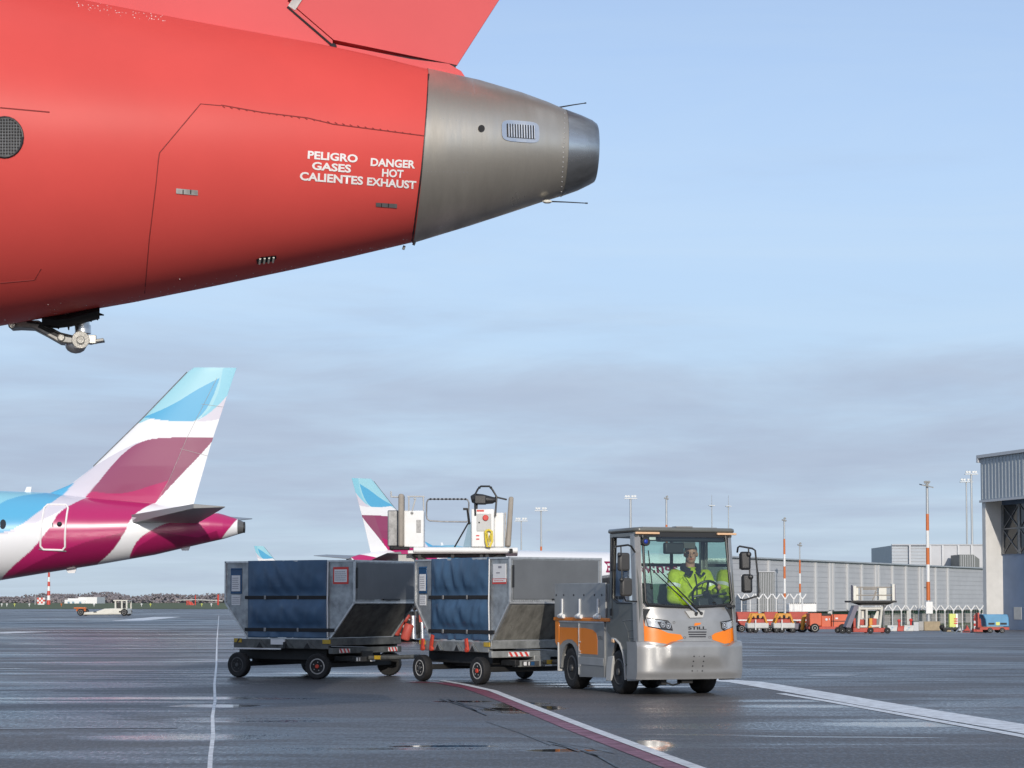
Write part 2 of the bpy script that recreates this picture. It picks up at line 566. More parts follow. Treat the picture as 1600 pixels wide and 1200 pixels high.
def wheel(mb_parent, name, c, axis, r, w, tyre='tyre', rim='rim', hub='grey_steel', n=28, face=1, tread=True):
    """a wheel with a rounded tyre, a dished rim and a hub; axis is the outward axle direction"""
    a = Vector(axis).normalized()
    u = a.orthogonal().normalized()
    q = a.cross(u)
    c = Vector(c)

    def lathe(prof, mb, m=0, nn=n, knob=0.0):
        rings = []
        for rr, t in prof:
            rings.append([c + a * t + (u * math.cos(2 * math.pi * j / nn) + q * math.sin(2 * math.pi * j / nn)) * (rr + (knob if (j % 2 and rr > r * 0.97) else 0)) for j in range(nn)])
        mb.loft(rings, m, caps=True)
    t = MB()
    h = w / 2
    lathe([(r * .60, -h * .8), (r * .80, -h), (r * .93, -h * .92), (r, -h * .6), (r, h * .6), (r * .93, h * .92), (r * .80, h), (r * .60, h * .8)], t, knob=-r * .03 if tread else 0, nn=n * 2 if tread else n)
    root = bpy.data.objects.new(name, None)
    COL.objects.link(root)
    root.parent = mb_parent
    t.build('tyre', tyre, root, angle=50)
    g = MB()
    lathe([(r * .61, -h * .7), (r * .61, h * .82), (r * .55, h * .88), (r * .51, h * .76), (r * .40, h * .66), (r * .26, h * .72), (r * .05, h * .74)], g)
    for i in range(5):
        an = 2 * math.pi * i / 5
        p = c + a * h * .66 + (u * math.cos(an) + q * math.sin(an)) * r * .33
        g.cyl(p, p + a * 0.012, r * .045, n=6)
    g.build('rim', rim, root)
    hb = MB()
    hb.cyl(c + a * h * .45, c + a * h * 1.02, r * .2, r * .15, n=12)
    hb.build('hub', hub, root, bevel=0.003)
    return root


# ------------------------------------------------------------------ ground
def asphalt():
    m = bpy.data.materials.new('wet_asphalt')
    m.use_nodes = True
    t = m.node_tree
    b = t.nodes['Principled BSDF']
    co = t.nodes.new('ShaderNodeTexCoord')

    def noise(scale, detail, stretch=(1, 1, 1), rough=0.55, dist=0.0, off=(0, 0, 0)):
        mp = t.nodes.new('ShaderNodeMapping')
        mp.inputs['Scale'].default_value = stretch
        mp.inputs['Location'].default_value = off
        n = t.nodes.new('ShaderNodeTexNoise')
        n.inputs['Scale'].default_value = scale
        n.inputs['Detail'].default_value = detail
        n.inputs['Roughness'].default_value = rough
        n.inputs['Distortion'].default_value = dist
        t.links.new(co.outputs['Object'], mp.inputs[0])
        t.links.new(mp.outputs[0], n.inputs['Vector'])
        return n.outputs[0]

    def mrange(x, a, b_, c, d, sm=True):
        n = t.nodes.new('ShaderNodeMapRange')
        n.interpolation_type = 'SMOOTHSTEP' if sm else 'LINEAR'
        t.links.new(x, n.inputs[0])
        for i, v in enumerate((a, b_, c, d)):
            n.inputs[i + 1].default_value = v
        return n.outputs[0]

    def mth(op, a, b_):
        n = t.nodes.new('ShaderNodeMath')
        n.operation = op
        for i, x in enumerate((a, b_)):
            if isinstance(x, (int, float)):
                n.inputs[i].default_value = x
            else:
                t.links.new(x, n.inputs[i])
        return n.outputs[0]

    def mix(f, a, b_):
        n = t.nodes.new('ShaderNodeMix')
        n.data_type = 'RGBA'
        t.links.new(f, n.inputs[0])
        for i, x in ((6, a), (7, b_)):
            if isinstance(x, tuple):
                n.inputs[i].default_value = x
            else:
                t.links.new(x, n.inputs[i])
        return n.outputs[2]

    grain = noise(30, 4, (1, .22, 1), 0.7)
    big = mrange(noise(0.13, 6, (0.7, .8, 1), 0.6, 1.2), 0.42, 0.58, 0, 1)
    mid = mrange(noise(0.9, 6, (0.35, 1, 1)), 0.3, 0.7, 0, 1)
    fine = noise(38, 3, (1, .6, 1))
    c = mix(big, (0.054, 0.052, 0.054, 1), (0.100, 0.085, 0.080, 1))
    c = mix(mth('MULTIPLY', mid, 0.5), c, (0.046, 0.047, 0.054, 1))
    c = mix(mrange(fine, 0.50, 0.70, 0, 0.75), c, (0.25, 0.24, 0.235, 1))
    c = mix(mrange(grain, 0.50, 0.72, 0, 0.55), c, (0.20, 0.195, 0.19, 1))
    c = mix(mrange(grain, 0.47, 0.30, 0, 0.6), c, (0.014, 0.014, 0.016, 1))
    c = mix(mrange(fine, 0.48, 0.32, 0, 0.6), c, (0.016, 0.016, 0.018, 1))
    # wet film: long shallow sheets of water
    wet = mth('ADD', mth('MULTIPLY', noise(0.22, 6, (0.35, 1.0, 1), 0.66, 1.5), 0.75), mth('MULTIPLY', noise(1.4, 4, (0.25, 1.5, 1)), 0.25))
    wetm = mrange(wet, 0.44, 0.58, 0, 1)
    # standing puddles with edges of their own
    sp = t.nodes.new('ShaderNodeSeparateXYZ')
    t.links.new(co.outputs['Object'], sp.inputs[0])
    wob = noise(1.3, 5, (0.6, 1.2, 1), 0.6, 0.3, (3, 1, 0))
    pud = None
    for (px, py, rx, ry) in ((812, 1106, .50, 1.3), (1004, 1165, .27, .95), (728, 1096, .42, .30), (890, 1172, .40, .22), (690, 1166, .5, .12), (345, 1103, .55, .35), (930, 1069, .9, .28)):
        g = ground(px, py)
        dx = mth('DIVIDE', mth('SUBTRACT', sp.outputs[0], g.x), rx)
        dy = mth('DIVIDE', mth('SUBTRACT', sp.outputs[1], g.y), ry)
        d = mth('ADD', mth('MULTIPLY', dx, dx), mth('MULTIPLY', dy, dy))
        s = mth('SUBTRACT', 1.15, mth('ADD', d, mth('MULTIPLY', mth('SUBTRACT', wob, 0.5), 3.2)))
        pud = s if pud is None else mth('MAXIMUM', pud, s)
    pudm = mrange(pud, -0.1, 0.9, 0, 1)
    gen = mrange(noise(0.34, 6, (0.28, 1.6, 1), 0.6, 0.4, (11, 4, 0)), 0.645, 0.69, 0, 1)
    # the left apron is wetter, the strip in front of the tug is drier
    left = mrange(sp.outputs[0], -2.4, -3.4, 0, 1)
    far = mrange(sp.outputs[1], 18, 24, 0, 1)
    streak = mrange(noise(0.55, 6, (0.10, 1.0, 1), 0.66, 0.5, (2, 7, 0)), 0.53, 0.66, 0, 1)
    pudm = mth('MAXIMUM', pudm, mth('MAXIMUM', gen, mth('MULTIPLY', mth('MULTIPLY', left, far), mth('MULTIPLY', streak, 0.85))))
    sheen = None
    for (px, py, rx, ry) in ((250, 1092, 2.4, 1.5), (60, 1094, 2.6, 1.2), (620, 1165, 1.6, .9), (300, 1150, 1.2, .8), (420, 1125, 1.2, .9), (1250, 1100, 1.2, 1.4), (980, 1072, 1.6, .7), (560, 1052, 1.8, 1.6), (1420, 1130, 1.3, 1.1)):
        g = ground(px, py)
        dx = mth('DIVIDE', mth('SUBTRACT', sp.outputs[0], g.x), rx)
        dy = mth('DIVIDE', mth('SUBTRACT', sp.outputs[1], g.y), ry)
        d = mth('ADD', mth('MULTIPLY', dx, dx), mth('MULTIPLY', dy, dy))
        s = mth('SUBTRACT', 1.0, d)
        sheen = s if sheen is None else mth('MAXIMUM', sheen, s)
    sheen = mth('MULTIPLY', mth('MAXIMUM', sheen, 0.0), mrange(noise(1.1, 6, (0.16, 1.4, 1), 0.65, 0.3, (5, 2, 0)), 0.40, 0.60, 0.1, 1))
    wetm = mth('MAXIMUM', mth('MULTIPLY', wetm, 0.75), mth('MULTIPLY', sheen, 2.0))
    rough = mth('SUBTRACT', mth('ADD', 0.56, mth('ADD', mth('MULTIPLY', mth('SUBTRACT', fine, 0.5), 0.4), mth('MULTIPLY', mth('SUBTRACT', grain, 0.5), 0.9))), mth('MULTIPLY', wetm, 0.30))
    rough = mth('MULTIPLY', rough, mth('SUBTRACT', 1.0, mth('MULTIPLY', pudm, 0.93)))
    t.links.new(rough, b.inputs['Roughness'])
    c = mix(mth('MULTIPLY', wetm, 0.35), c, (0.034, 0.036, 0.042, 1))
    c = mix(mth('MULTIPLY', pudm, 0.7), c, (0.015, 0.016, 0.018, 1))
    t.links.new(c, b.inputs['Base Color'])
    b.inputs['Specular IOR Level'].default_value = 0.5
    bp = t.nodes.new('ShaderNodeBump')
    bp.inputs['Distance'].default_value = 0.012
    t.links.new(mth('ADD', fine, mth('MULTIPLY', noise(14, 4), 0.8)), bp.inputs['Height'])
    t.links.new(mth('MULTIPLY', mth('MULTIPLY', mth('SUBTRACT', 1.0, pudm), mth('SUBTRACT', 1.0, mth('MULTIPLY', mth('MINIMUM', wetm, 1.0), 0.72))), 0.6), bp.inputs['Strength'])
    t.links.new(bp.outputs[0], b.inputs['Normal'])
    return m


M['asphalt'] = asphalt()
M['line_white'] = mat('worn_white_line', (0.86, 0.86, 0.86, 1), 0.42, var=0.6, vscale=7, dirt=(0.22, 0.22, 0.23, 1), stretch=(1, 1, 1), rvar=0.15)
M['line_faint'] = mat('faded_white_line', (0.34, 0.34, 0.35, 1), 0.4, var=0.9, vscale=2.2, dirt=(0.07, 0.07, 0.075, 1), stretch=(0.4, 1, 1), rvar=0.2)
M['line_red'] = mat('worn_red_line', (0.26, 0.035, 0.075, 1), 0.45, var=0.75, vscale=5, dirt=(0.09, 0.04, 0.05, 1), rvar=0.15)
M['grass'] = mat('winter_grass', (0.075, 0.105, 0.035, 1), 0.9, var=0.5, vscale=0.08, dirt=(0.12, 0.11, 0.06, 1))


def sheet(name, xs, ys, z, mt):
    mb = MB()
    mb.grid(lambda x, y: (x, y, gz(x, y) + z), xs, ys)
    return struct(mb.build(name, mt, angle=180))


XS = [-4000, -1200, -400, -120, -40, -15, -5] + list(range(0, 17)) + [20, 40, 120, 400, 1200, 4000]
YS = [-300, -50, 0, 20, 40, 60, 90, 120, 160, 200, 240, 280, 320, 400, 800, 4000]
sheet('apron', XS, YS, 0, 'asphalt')
sheet('grass_field', XS, [292, 320, 400, 800, 3500], 0.03, 'grass')


def stripe(name, pts, w, mt, z=0.004, wend=None):
    """a painted line along ground points given by the pixel rows of the apron"""
    pts = [ground(*p) if len(p) == 2 else Vector(p) for p in pts]
    fine_ = []
    for a, b in zip(pts, pts[1:]):
        k = max(2, int((b - a).length / 1.0))
        k = min(k, 60)
        fine_ += [a.lerp(b, i / k) for i in range(k)]
    fine_.append(pts[-1])
    mb = MB()
    vs, fs = [], []
    for i, p in enumerate(fine_):
        t = fine_[min(i + 1, len(fine_) - 1)] - fine_[max(i - 1, 0)]
        n = Vector((-t.y, t.x, 0)).normalized()
        ww = w if wend is None else w + (wend - w) * i / (len(fine_) - 1)
        for s in (-.5, .5):
            q = p + n * ww * s
            vs.append((q.x, q.y, gz(q.x, q.y) + z))
    for i in range(len(fine_) - 1):
        fs.append((2 * i, 2 * i + 1, 2 * i + 3, 2 * i + 2))
    mb.add(vs, fs)
    return struct(mb.build(name, mt, angle=180))


def gpt(px, py):
    """ground point under a pixel, on the sloping apron"""
    d = ray(px, py)
    k = CAMH / -d.z
    for _ in range(30):
        p = CAM + d * k
        k = k * (CAMH - gz(p.x, p.y)) / max(1e-6, CAMH - p.z) * 0.5 + k * 0.5
    p = CAM + d * k
    return p


stripe('joint_line', [(327, 1215), (329, 1180), (333, 1150), (332, 1120), (336, 1095), (335, 1070), (338, 1040), (339, 1000), (341, 975), (342, 962)], 0.034, 'line_white')
stripe('red_taxi_line', [(1140, 1232), (1060, 1200), (900, 1139), (800, 1098), (735, 1075), (690, 1067), (640, 1066)], 0.205, 'line_red')
stripe('taxi_line_edge', [(1180, 1232), (1086, 1200), (921, 1139), (820, 1100), (770, 1080), (725, 1070), (690, 1064)], 0.11, 'line_white', 0.008)
stripe('white_taxi_line', [(1700, 1157), (1600, 1139), (1400, 1106), (1250, 1080), (1165, 1066), (1080, 1060), (960, 1056)], 0.50, 'line_white')
stripe('white_taxi_line', [(1700, 1171), (1600, 1151), (1450, 1124), (1300, 1097), (1220, 1084)], 0.13, 'line_white')
stripe('thin_marking', [gpt(1700, 1048), gpt(1400, 1045), gpt(1165, 1043)], 0.16, 'line_faint')
stripe('thin_marking', [gpt(1700, 1063), gpt(1400, 1061), gpt(1166, 1059)], 0.12, 'line_faint')
stripe('bay_marking', [gpt(1266, 1055), gpt(1334, 1056)], 0.9, 'line_faint')
stripe('thin_marking', [(-60, 1139), (0, 1139), (120, 1138), (278, 1138)], 0.09, 'line_faint')
stripe('thin_marking', [(-60, 1046), (60, 1046), (142, 1047)], 0.20, 'line_faint')
stripe('thin_marking', [(-60, 1038), (40, 1038), (98, 1038)], 0.22, 'line_faint')
stripe('thin_marking', [(150, 1007), (240, 1008), (335, 1009)], 0.45, 'line_faint')
stripe('bay_marking', [(-20, 990), (54, 987)], 1.4, 'line_white')
stripe('bay_marking', [(199, 970), (262, 964)], 1.9, 'line_white')
M['tyre_mark'] = mat('tyre_smear', (0.018, 0.018, 0.02, 1), 0.35, var=0.6, vscale=6, rvar=0.15)
for a_, b_, w_ in (((688, 1093), (760, 1118), .025), (('p'), (0, 0), 0), ((700, 1093), (745, 1112), .03), ((720, 1100), (785, 1113), .02), ((856, 1158), (935, 1183), .02), ((862, 1163), (905, 1175), .03), ((880, 1162), (960, 1178), .015), ((905, 1170), (965, 1200), .02), ((760, 1128), (860, 1165), .012)):
    if w_:
        stripe('tyre_mark', [a_, ((a_[0] + b_[0]) / 2 + 2, (a_[1] + b_[1]) / 2 - 1), b_], w_, 'tyre_mark', 0.006)
stripe('thin_marking', [gpt(1190, 1014), gpt(1260, 1015)], 0.3, 'line_faint')
stripe('thin_marking', [gpt(1420, 1009), gpt(1500, 1010), gpt(1600, 1011)], 0.5, 'line_faint')


# ------------------------------------------------------------------ the red airliner overhead
RYAW = R(6)
RO = P(657, 245, 12.0)
RO.z = 0
RED = thing('airplane', 'red airliner tail with a bare metal exhaust cone looming overhead', 'airplane', RO, RYAW)
RI = RED.matrix_basis.inverted()
RM = RED.matrix_basis.copy()
rn = RM.to_3x3() @ Vector((0, 1, 0))                              # across the aircraft


def rplane(px, py, y=0.0):
    """pixel -> (along, up) on the plane y of the aircraft"""
    d = ray(px, py)
    o = RM @ Vector((0, y, 0))
    k = (o - CAM).dot(rn) / d.dot(rn)
    q = RI @ (CAM + d * k)
    return q.x, q.z


def station(px, yt, yb):
    x1, z1 = rplane(px, yt)
    x2, z2 = rplane(px, yb)
    x = (x1 + x2) / 2
    D = (RM @ Vector((x, 0, 0))).y
    a1, a2 = math.atan((z1 - CAMH) / D), math.atan((z2 - CAMH) / D)
    e, dl = (a1 + a2) / 2, (a1 - a2) / 2
    return x, CAMH + D * math.tan(e), D / math.cos(e) * math.sin(dl)


def rring(x, zc, r, cant, n=72, y=0):
    return [Vector((x + cant * r * math.sin(2 * math.pi * i / n), y + r * math.cos(2 * math.pi * i / n), zc + r * math.sin(2 * math.pi * i / n))) for i in range(n)]


rst = [station(*s) for s in ((-350, -104, 575), (-150, -62, 539), (0, -26, 513), (112, -2, 493), (224, 20, 473), (352, 44, 447), (480, 67, 420), (560, 84, 402), (658, 108, 378.5))]
pre = [(-27.5, 2.62, .02), (-27.2, 2.66, .35), (-26.4, 2.75, .75), (-25, 2.9, 1.12), (-23.5, 3.02, 1.30), (-22, 3.08, 1.345), (-9, 3.08, 1.345), (-7, 3.2, 1.345), (-5, 3.5, 1.30)]
fus = pre + [s for s in rst if s[0] > -4.5]
mb = MB()
mb.loft([rring(x, z, r, 0.075 * smooth(-5, -2.5, x)) for x, z, r in fus], caps=True)
fus_o = mb.build('fuselage', 'red', RED, angle=60)
cst = [station(*s) for s in ((656, 107.0, 379.6), (740, 125, 353.5), (807, 144, 331), (850, 159, 316), (880, 171.5, 306.5))]
mb = MB()
mb.loft([rring(x, z, r * (1.004 if i else 1.006), 0.075 + (0.03 - 0.075) * i / 4) for i, (x, z, r) in enumerate(cst)], caps=False)
cone_o = mb.build('tail_cone', 'titan', RED, angle=60)
nst = [station(*s) for s in ((880, 171, 307), (905, 180, 298), (922, 187.5, 289.5), (929.5, 193, 285))]
mb = MB()
rr_ = [rring(x, z, r * 1.004, 0.03 - 0.01 * i / 3) for i, (x, z, r) in enumerate(nst)]
xe, ze, re_ = nst[-1]
rr_ += [rring(xe + .004, ze, re_ * .96, .02), rring(xe - .03, ze, re_ * .93, .02), rring(xe - .5, ze, re_ * .85, .02)]
mb.loft(rr_, caps=False)
mb.prism(rring(xe - .5, ze, re_ * .86, .02), (-0.02, 0, 0), 1)
noz_o = mb.build('exhaust_nozzle', ['titan2', 'dark'], RED, angle=60)


def bvh_of(*obs):
    vs, fs = [], []
    for o in obs:
        k = len(vs)
        w = RM if o.parent == RED else o.matrix_world
        vs += [w @ v.co for v in o.data.vertices]
        fs += [tuple(i + k for i in p.vertices) for p in o.data.polygons]
    return BVHTree.FromPolygons(vs, fs)


RB = bvh_of(fus_o, cone_o, noz_o)


def rsurf(px, py, off=0.003):
    h, n, i, d = RB.ray_cast(CAM, ray(px, py).normalized())
    if h is None:
        return None
    if n.dot(CAM - h) < 0:
        n = -n
    return RI @ (h + n * off)


def decal_poly(mb, poly, off=0.003, m=0, sub=0):
    pts = []
    for (a, b) in zip(poly, poly[1:] + poly[:1]):
        for i in range(sub + 1):
            t = i / (sub + 1)
            pts.append((a[0] + (b[0] - a[0]) * t, a[1] + (b[1] - a[1]) * t))
    vs = [rsurf(x, y, off) for x, y in pts]
    if all(vs):
        mb.add(vs, [tuple(range(len(vs)))], m)


def decal_line(mb, pts, r=0.004, m=0, off=0.0, step=14):
    out = []
    for (a, b) in zip(pts, pts[1:]):
        k = max(1, int(math.hypot(b[0] - a[0], b[1] - a[1]) / step))
        out += [(a[0] + (b[0] - a[0]) * i / k, a[1] + (b[1] - a[1]) * i / k) for i in range(k)]
    out.append(pts[-1])
    vs = [rsurf(x, y, off) for x, y in out]
    vs = [v for v in vs if v]
    if len(vs) > 1:
        mb.tube(vs, r, 6, m)


def z8(u, v):
    return u / 3 + 440, v / 3


def z7(u, v):
    return u / 2.1437, v / 2.1437


def decal_text(s, bl, br, tl, bold=0.034):
    vs, fs = text_geo(s, bold)
    mb = MB()
    out = []
    for x, y in vs:
        px = bl[0] + (br[0] - bl[0]) * x + (tl[0] - bl[0]) * y
        py = bl[1] + (br[1] - bl[1]) * x + (tl[1] - bl[1]) * y
        out.append(rsurf(px, py, 0.004))
    mb.add(out, fs)
    return mb


def warn(lines, name):
    mb = MB()
    for s, bl, br, tl in lines:
        q = decal_text(s, z8(*bl), z8(*br), z8(*tl))
        mb.add(q.v, q.f)
    return mb.build(name, 'text_white', RED, angle=180)


warn([('PELIGRO', (121, 744), (355, 763), (123, 706)), ('GASES', (141, 795), (324, 810), (143, 757)), ('CALIENTES', (84, 844), (380, 867), (86, 804))], 'warning_lettering')
warn([('DANGER', (416, 778), (624, 790), (418, 740)), ('HOT', (469, 828), (569, 834), (471, 790)), ('EXHAUST', (399, 868), (629, 886), (401, 830))], 'warning_lettering')
mb = MB()
decal_line(mb, [z7(482, 1012), z7(500, 800), z7(522, 620), z7(530, 540), z7(534, 512), z7(672, 348), z7(740, 354)], .0032)
decal_line(mb, [z7(740, 352), z7(880, 377), z7(1029, 395), z8(240, 582), z8(420, 605), z8(668, 637)], .0036)
for i in range(26):
    t = i / 25
    a = (z7(745, 357)[0] + (z8(600, 627)[0] - z7(745, 357)[0]) * t, 166 + (208 - 166) * t)
    decal_line(mb, [a, (a[0] + 4, a[1] + 2.6)], .003, step=9)
mb.build('panel_line', 'seam', RED)
mb = MB()
decal_line(mb, [z7(0, 361), z7(166, 376)], .004)
mb.build('panel_line', 'seam', RED)
mb = MB()
decal_line(mb, [z7(0, 948), z7(116, 937), z7(138, 900)], .0028)
mb.build('panel_line', 'seam', RED)
mb = MB()                                                         # the dark joint between red skin and metal
decal_line(mb, [(669.8, 116), (667.6, 160), (663.9, 213), (658.8, 265), (653.2, 310), (647.6, 352), (643.5, 376)], .0055, step=10)
mb.build('joint_strip', 'black', RED)
mb = MB()
for i in range(18):
    t = i / 17
    p = rsurf(882.5 - 6 * t ** 1.5, 177 + 130 * t, 0.0)
    if p:
        mb.ball(p, .0045, n=6)
for i in range(24):                                               # rivet rows on the cone
    for (a, b) in (((700, 140), (760, 150)), ((688, 185), (745, 192)), ((668, 268), (740, 270)), ((738, 126), (742, 145))):
        t = i / 23
        p = rsurf(a[0] + (b[0] - a[0]) * t, a[1] + (b[1] - a[1]) * t, -0.001)
        if p and i % 2 == 0:
            mb.ball(p, .0022, n=5)
mb.build('rivet_row', 'steel', RED)['kind'] = 'stuff'
# louvred vent on the cone
mb = MB()
V = lambda x, y: (783 + 59 * x + 1 * y, 187 + 33 * y + 4.5 * x)
rc = []
for k in range(24):
    an = 2 * math.pi * k / 24
    rc.append(V(.5 + .5 * math.copysign(abs(math.cos(an)) ** .45, math.cos(an)), .5 + .5 * math.copysign(abs(math.sin(an)) ** .45, math.sin(an))))
decal_poly(mb, rc, .005, 0)
for i in range(11):
    x = .14 + .068 * i
    decal_poly(mb, [V(x, .18), V(x + .034, .18), V(x + .034, .80), V(x, .80)], .007, 1)
    decal_line(mb, [V(x + .05, .18), V(x + .05, .80)], .0045, 0, .006)
mb.build('louvred_vent', ['steel', 'black'], RED)
mb = MB()
decal_poly(mb, [(752 + 5.2 * math.cos(k * .3927), 201 + 5.6 * math.sin(k * .3927)) for k in range(16)], .004, 0)
mb.build('drain_port', 'dark', RED)
mb = MB()
el = [(7 + 28.5 * math.cos(k * .2618), 214.5 + 31 * math.sin(k * .2618)) for k in range(24)]
decal_poly(mb, el, .004, 0)
for i in range(12):
    x = -18 + 4.4 * i
    h_ = 31 * math.sqrt(max(0, 1 - ((x - 7) / 28.5) ** 2))
    if h_ > 4:
        decal_line(mb, [(x, 214.5 - h_ + 2), (x, 214.5 + h_ - 2)], .0022, 1, .005)
for i in range(13):
    y = 186 + 4.7 * i
    w_ = 28.5 * math.sqrt(max(0, 1 - ((y - 214.5) / 31) ** 2))
    if w_ > 4:
        decal_line(mb, [(7 - w_ + 2, y), (7 + w_ - 2, y)], .0022, 1, .005)
decal_line(mb, el + el[:1], .007, 2, .004, 6)
mb.build('mesh_air_inlet', ['dark', 'grey_steel', 'black'], RED)
mb = MB()
decal_poly(mb, [(275, 294), (309, 297), (309, 305), (275, 302)], .005, 0)
for x in (285, 297):
    decal_poly(mb, [(x, 296), (x + 1.6, 296.2), (x + 1.6, 303), (x, 302.8)], .006, 1)
mb.build('access_latch', ['rim', 'black'], RED)
mb = MB()
decal_poly(mb, [(587, 316), (620, 318), (620, 324.5), (587, 322)], .005, 0)
for x in (595, 606):
    decal_poly(mb, [(x, 317), (x + 1.2, 317), (x + 1.2, 323), (x, 322.8)], .006, 1)
mb.build('access_latch', ['grey_steel', 'black'], RED)
mb = MB()
decal_poly(mb, [(400, 405), (408, 401), (431, 398.5), (432, 403), (426, 407.5), (402, 411.5)], .004, 0)
for x in (405, 412, 419, 426):
    decal_line(mb, [(x, 411.5 - (x - 400) * .12), (x + 1.2, 403.5 - (x - 400) * .1)], .006, 1, .006)
mb.build('slotted_drain', ['dark', 'cream'], RED)
mb = MB()                                                         # white paint chips on the belly and fin root
for _ in range(110):
    u = random.random()
    x = -10 + 650 * u
    yb = 514 - 41 * min(1, x / 224) if x < 224 else 473 - (x - 224) * .207 - max(0, x - 480) * .03
    p = rsurf(x, yb - abs(random.gauss(6, 7)), .0005)
    if p:
        mb.ball(p, random.uniform(.0012, .0034), n=5)
for _ in range(60):
    x = random.uniform(120, 260)
    p = rsurf(x, 4 + (x - 120) * .17 + random.gauss(3, 3), .0005)
    if p:
        mb.ball(p, random.uniform(.0015, .004), n=5)
mb.build('paint_chip', 'white', RED)['kind'] = 'stuff'


def wick(a, b, r=.0035):
    mb = MB()
    D = 12.05
    p0 = RI @ P(a[0], a[1], D)
    p1 = RI @ P(b[0], b[1], D + .05)
    mb.tube([p0, p0.lerp(p1, .5) + Vector((0, 0, .001)), p1], [r * 1.3, r, r * .8], 6)
    mb.cyl(p0.lerp(p1, .96), p1.lerp(p0, -.02), r * 1.2, n=6)
    mb.build('static_wick', 'black', RED)


wick((872, 168), (915, 161))
wick((852, 314.5), (917, 317.5))
mb = MB()
mb.ball(RI @ P(855, 315, 12.0), (.03, .02, .012), n=8)
mb.build('wick_base', 'cream', RED)
mb = MB()
for a, b in (((648, 378), (646, 383)), ((632, 384), (630, 390))):
    mb.cyl(RI @ P(*a, 12.0), RI @ P(*b, 12.0), .008, n=8)
    mb.build('drain_tube', 'grey_steel', RED)
    mb = MB()

# fin, rudder, tailplane
Y0 = .0


def rp(px, py, y=0.0):
    x, z = rplane(px, py, y)
    return Vector((x, y, z))


def foil(outline, half, le_x, te_x, name, mt, parent=RED):
    """fin-like body: outline in (x,z), thickness tapering to the trailing edge"""
    mb = MB()
    n = len(outline)
    pts = [rp(*p) for p in outline]
    a, b = [], []
    for p in pts:
        t = half
        a.append(p + Vector((0, -t, 0)))
        b.append(p + Vector((0, t, 0)))
    mb.add(a + b, [tuple(range(n)), tuple(range(2 * n - 1, n - 1, -1))] + [(i, (i + 1) % n, n + (i + 1) % n, n + i) for i in range(n)])
    return mb.build(name, mt, parent, bevel=0.01)


mb = MB()
K = [(-420, -60), (-150, -30), (60, 10), (300, 55), (521, 90), (519, 71), (449, 11), (700, -308), (1228, -960), (430, -960), (150, -560), (-60, -300), (-300, -110)]  # unseen upper fin drawn taller and broader to shade the rear container
pts = [rp(*k) for k in K]
hw = [.03, .10, .13, .125, .115, .115, .12, .09, .06, .01, .01, .01, .01]
nK = len(K)
mb.add([p + Vector((0, -h_, 0)) for p, h_ in zip(pts, hw)] + [p + Vector((0, h_, 0)) for p, h_ in zip(pts, hw)],
       [tuple(range(nK)), tuple(range(2 * nK - 1, nK - 1, -1))] + [(i, (i + 1) % nK, nK + (i + 1) % nK, nK + i) for i in range(nK)])
mb.build('fin', 'red2', RED, angle=20)
mb = MB()
Q = [(453, 12), (521, 70), (714, 102.5), (800, -31.5), (1394, -960), (1233, -960), (700, -303)]
pts = [rp(*k) for k in Q]
hw = [.115, .11, .012, .012, .008, .055, .085]
nK = len(Q)
mb.add([p + Vector((0, -h_, 0)) for p, h_ in zip(pts, hw)] + [p + Vector((0, h_, 0)) for p, h_ in zip(pts, hw)],
       [tuple(range(nK)), tuple(range(2 * nK - 1, nK - 1, -1))] + [(i, (i + 1) % nK, nK + (i + 1) % nK, nK + i) for i in range(nK)])
rud = mb.build('rudder', 'red2', RED, angle=20)
mb = MB()                                                         # shadow gap and hinge seal
mb.tube([rp(449, 11, -.12), rp(520, 72, -.118)], .007, 6)
mb.tube([rp(520, 73, -.1), rp(712, 104, -.012)], .010, 6)
mb.ball(rp(520.5, 73, -.115), .022, n=8)
mb.build('rudder_gap', 'black', RED)
mb = MB()
mb.add([rp(450, 9, -.124), rp(461, 16, -.124), rp(477, -8, -.124), rp(466, -14, -.124)], [(0, 1, 2, 3)])
mb.build('hinge_plate', 'rim', RED)
mb = MB()
W = [(520, 92), (524, 77), (640, 97), (700, 103), (720, 113), (727, 121.5), (690, 118), (600, 98)]
pts = [rp(*k) for k in W]
nK = len(W)
hw = [.11, .11, .07, .05, .03, .01, .06, .1]
mb.add([p + Vector((0, -h_, 0)) for p, h_ in zip(pts, hw)] + [p + Vector((0, h_, 0)) for p, h_ in zip(pts, hw)],
       [tuple(range(nK)), tuple(range(2 * nK - 1, nK - 1, -1))] + [(i, (i + 1) % nK, nK + (i + 1) % nK, nK + i) for i in range(nK)])
mb.build('fin_fairing', 'red2', RED, angle=25)
tz = rp(1000, -965).z
tx0, tx1 = rp(560, -960).x, rp(1394, -960).x
for s in (-1, 1):
    mb = MB()
    mb.prism([(tx0, 0, tz + .05), (tx1, 0, tz + .05), (tx1 + .75, s * 3.8, tz + .2), (tx1 - .25, s * 3.8, tz + .2)], (0, 0, .1))
    mb.build('tailplane', 'red2', RED, bevel=.03)
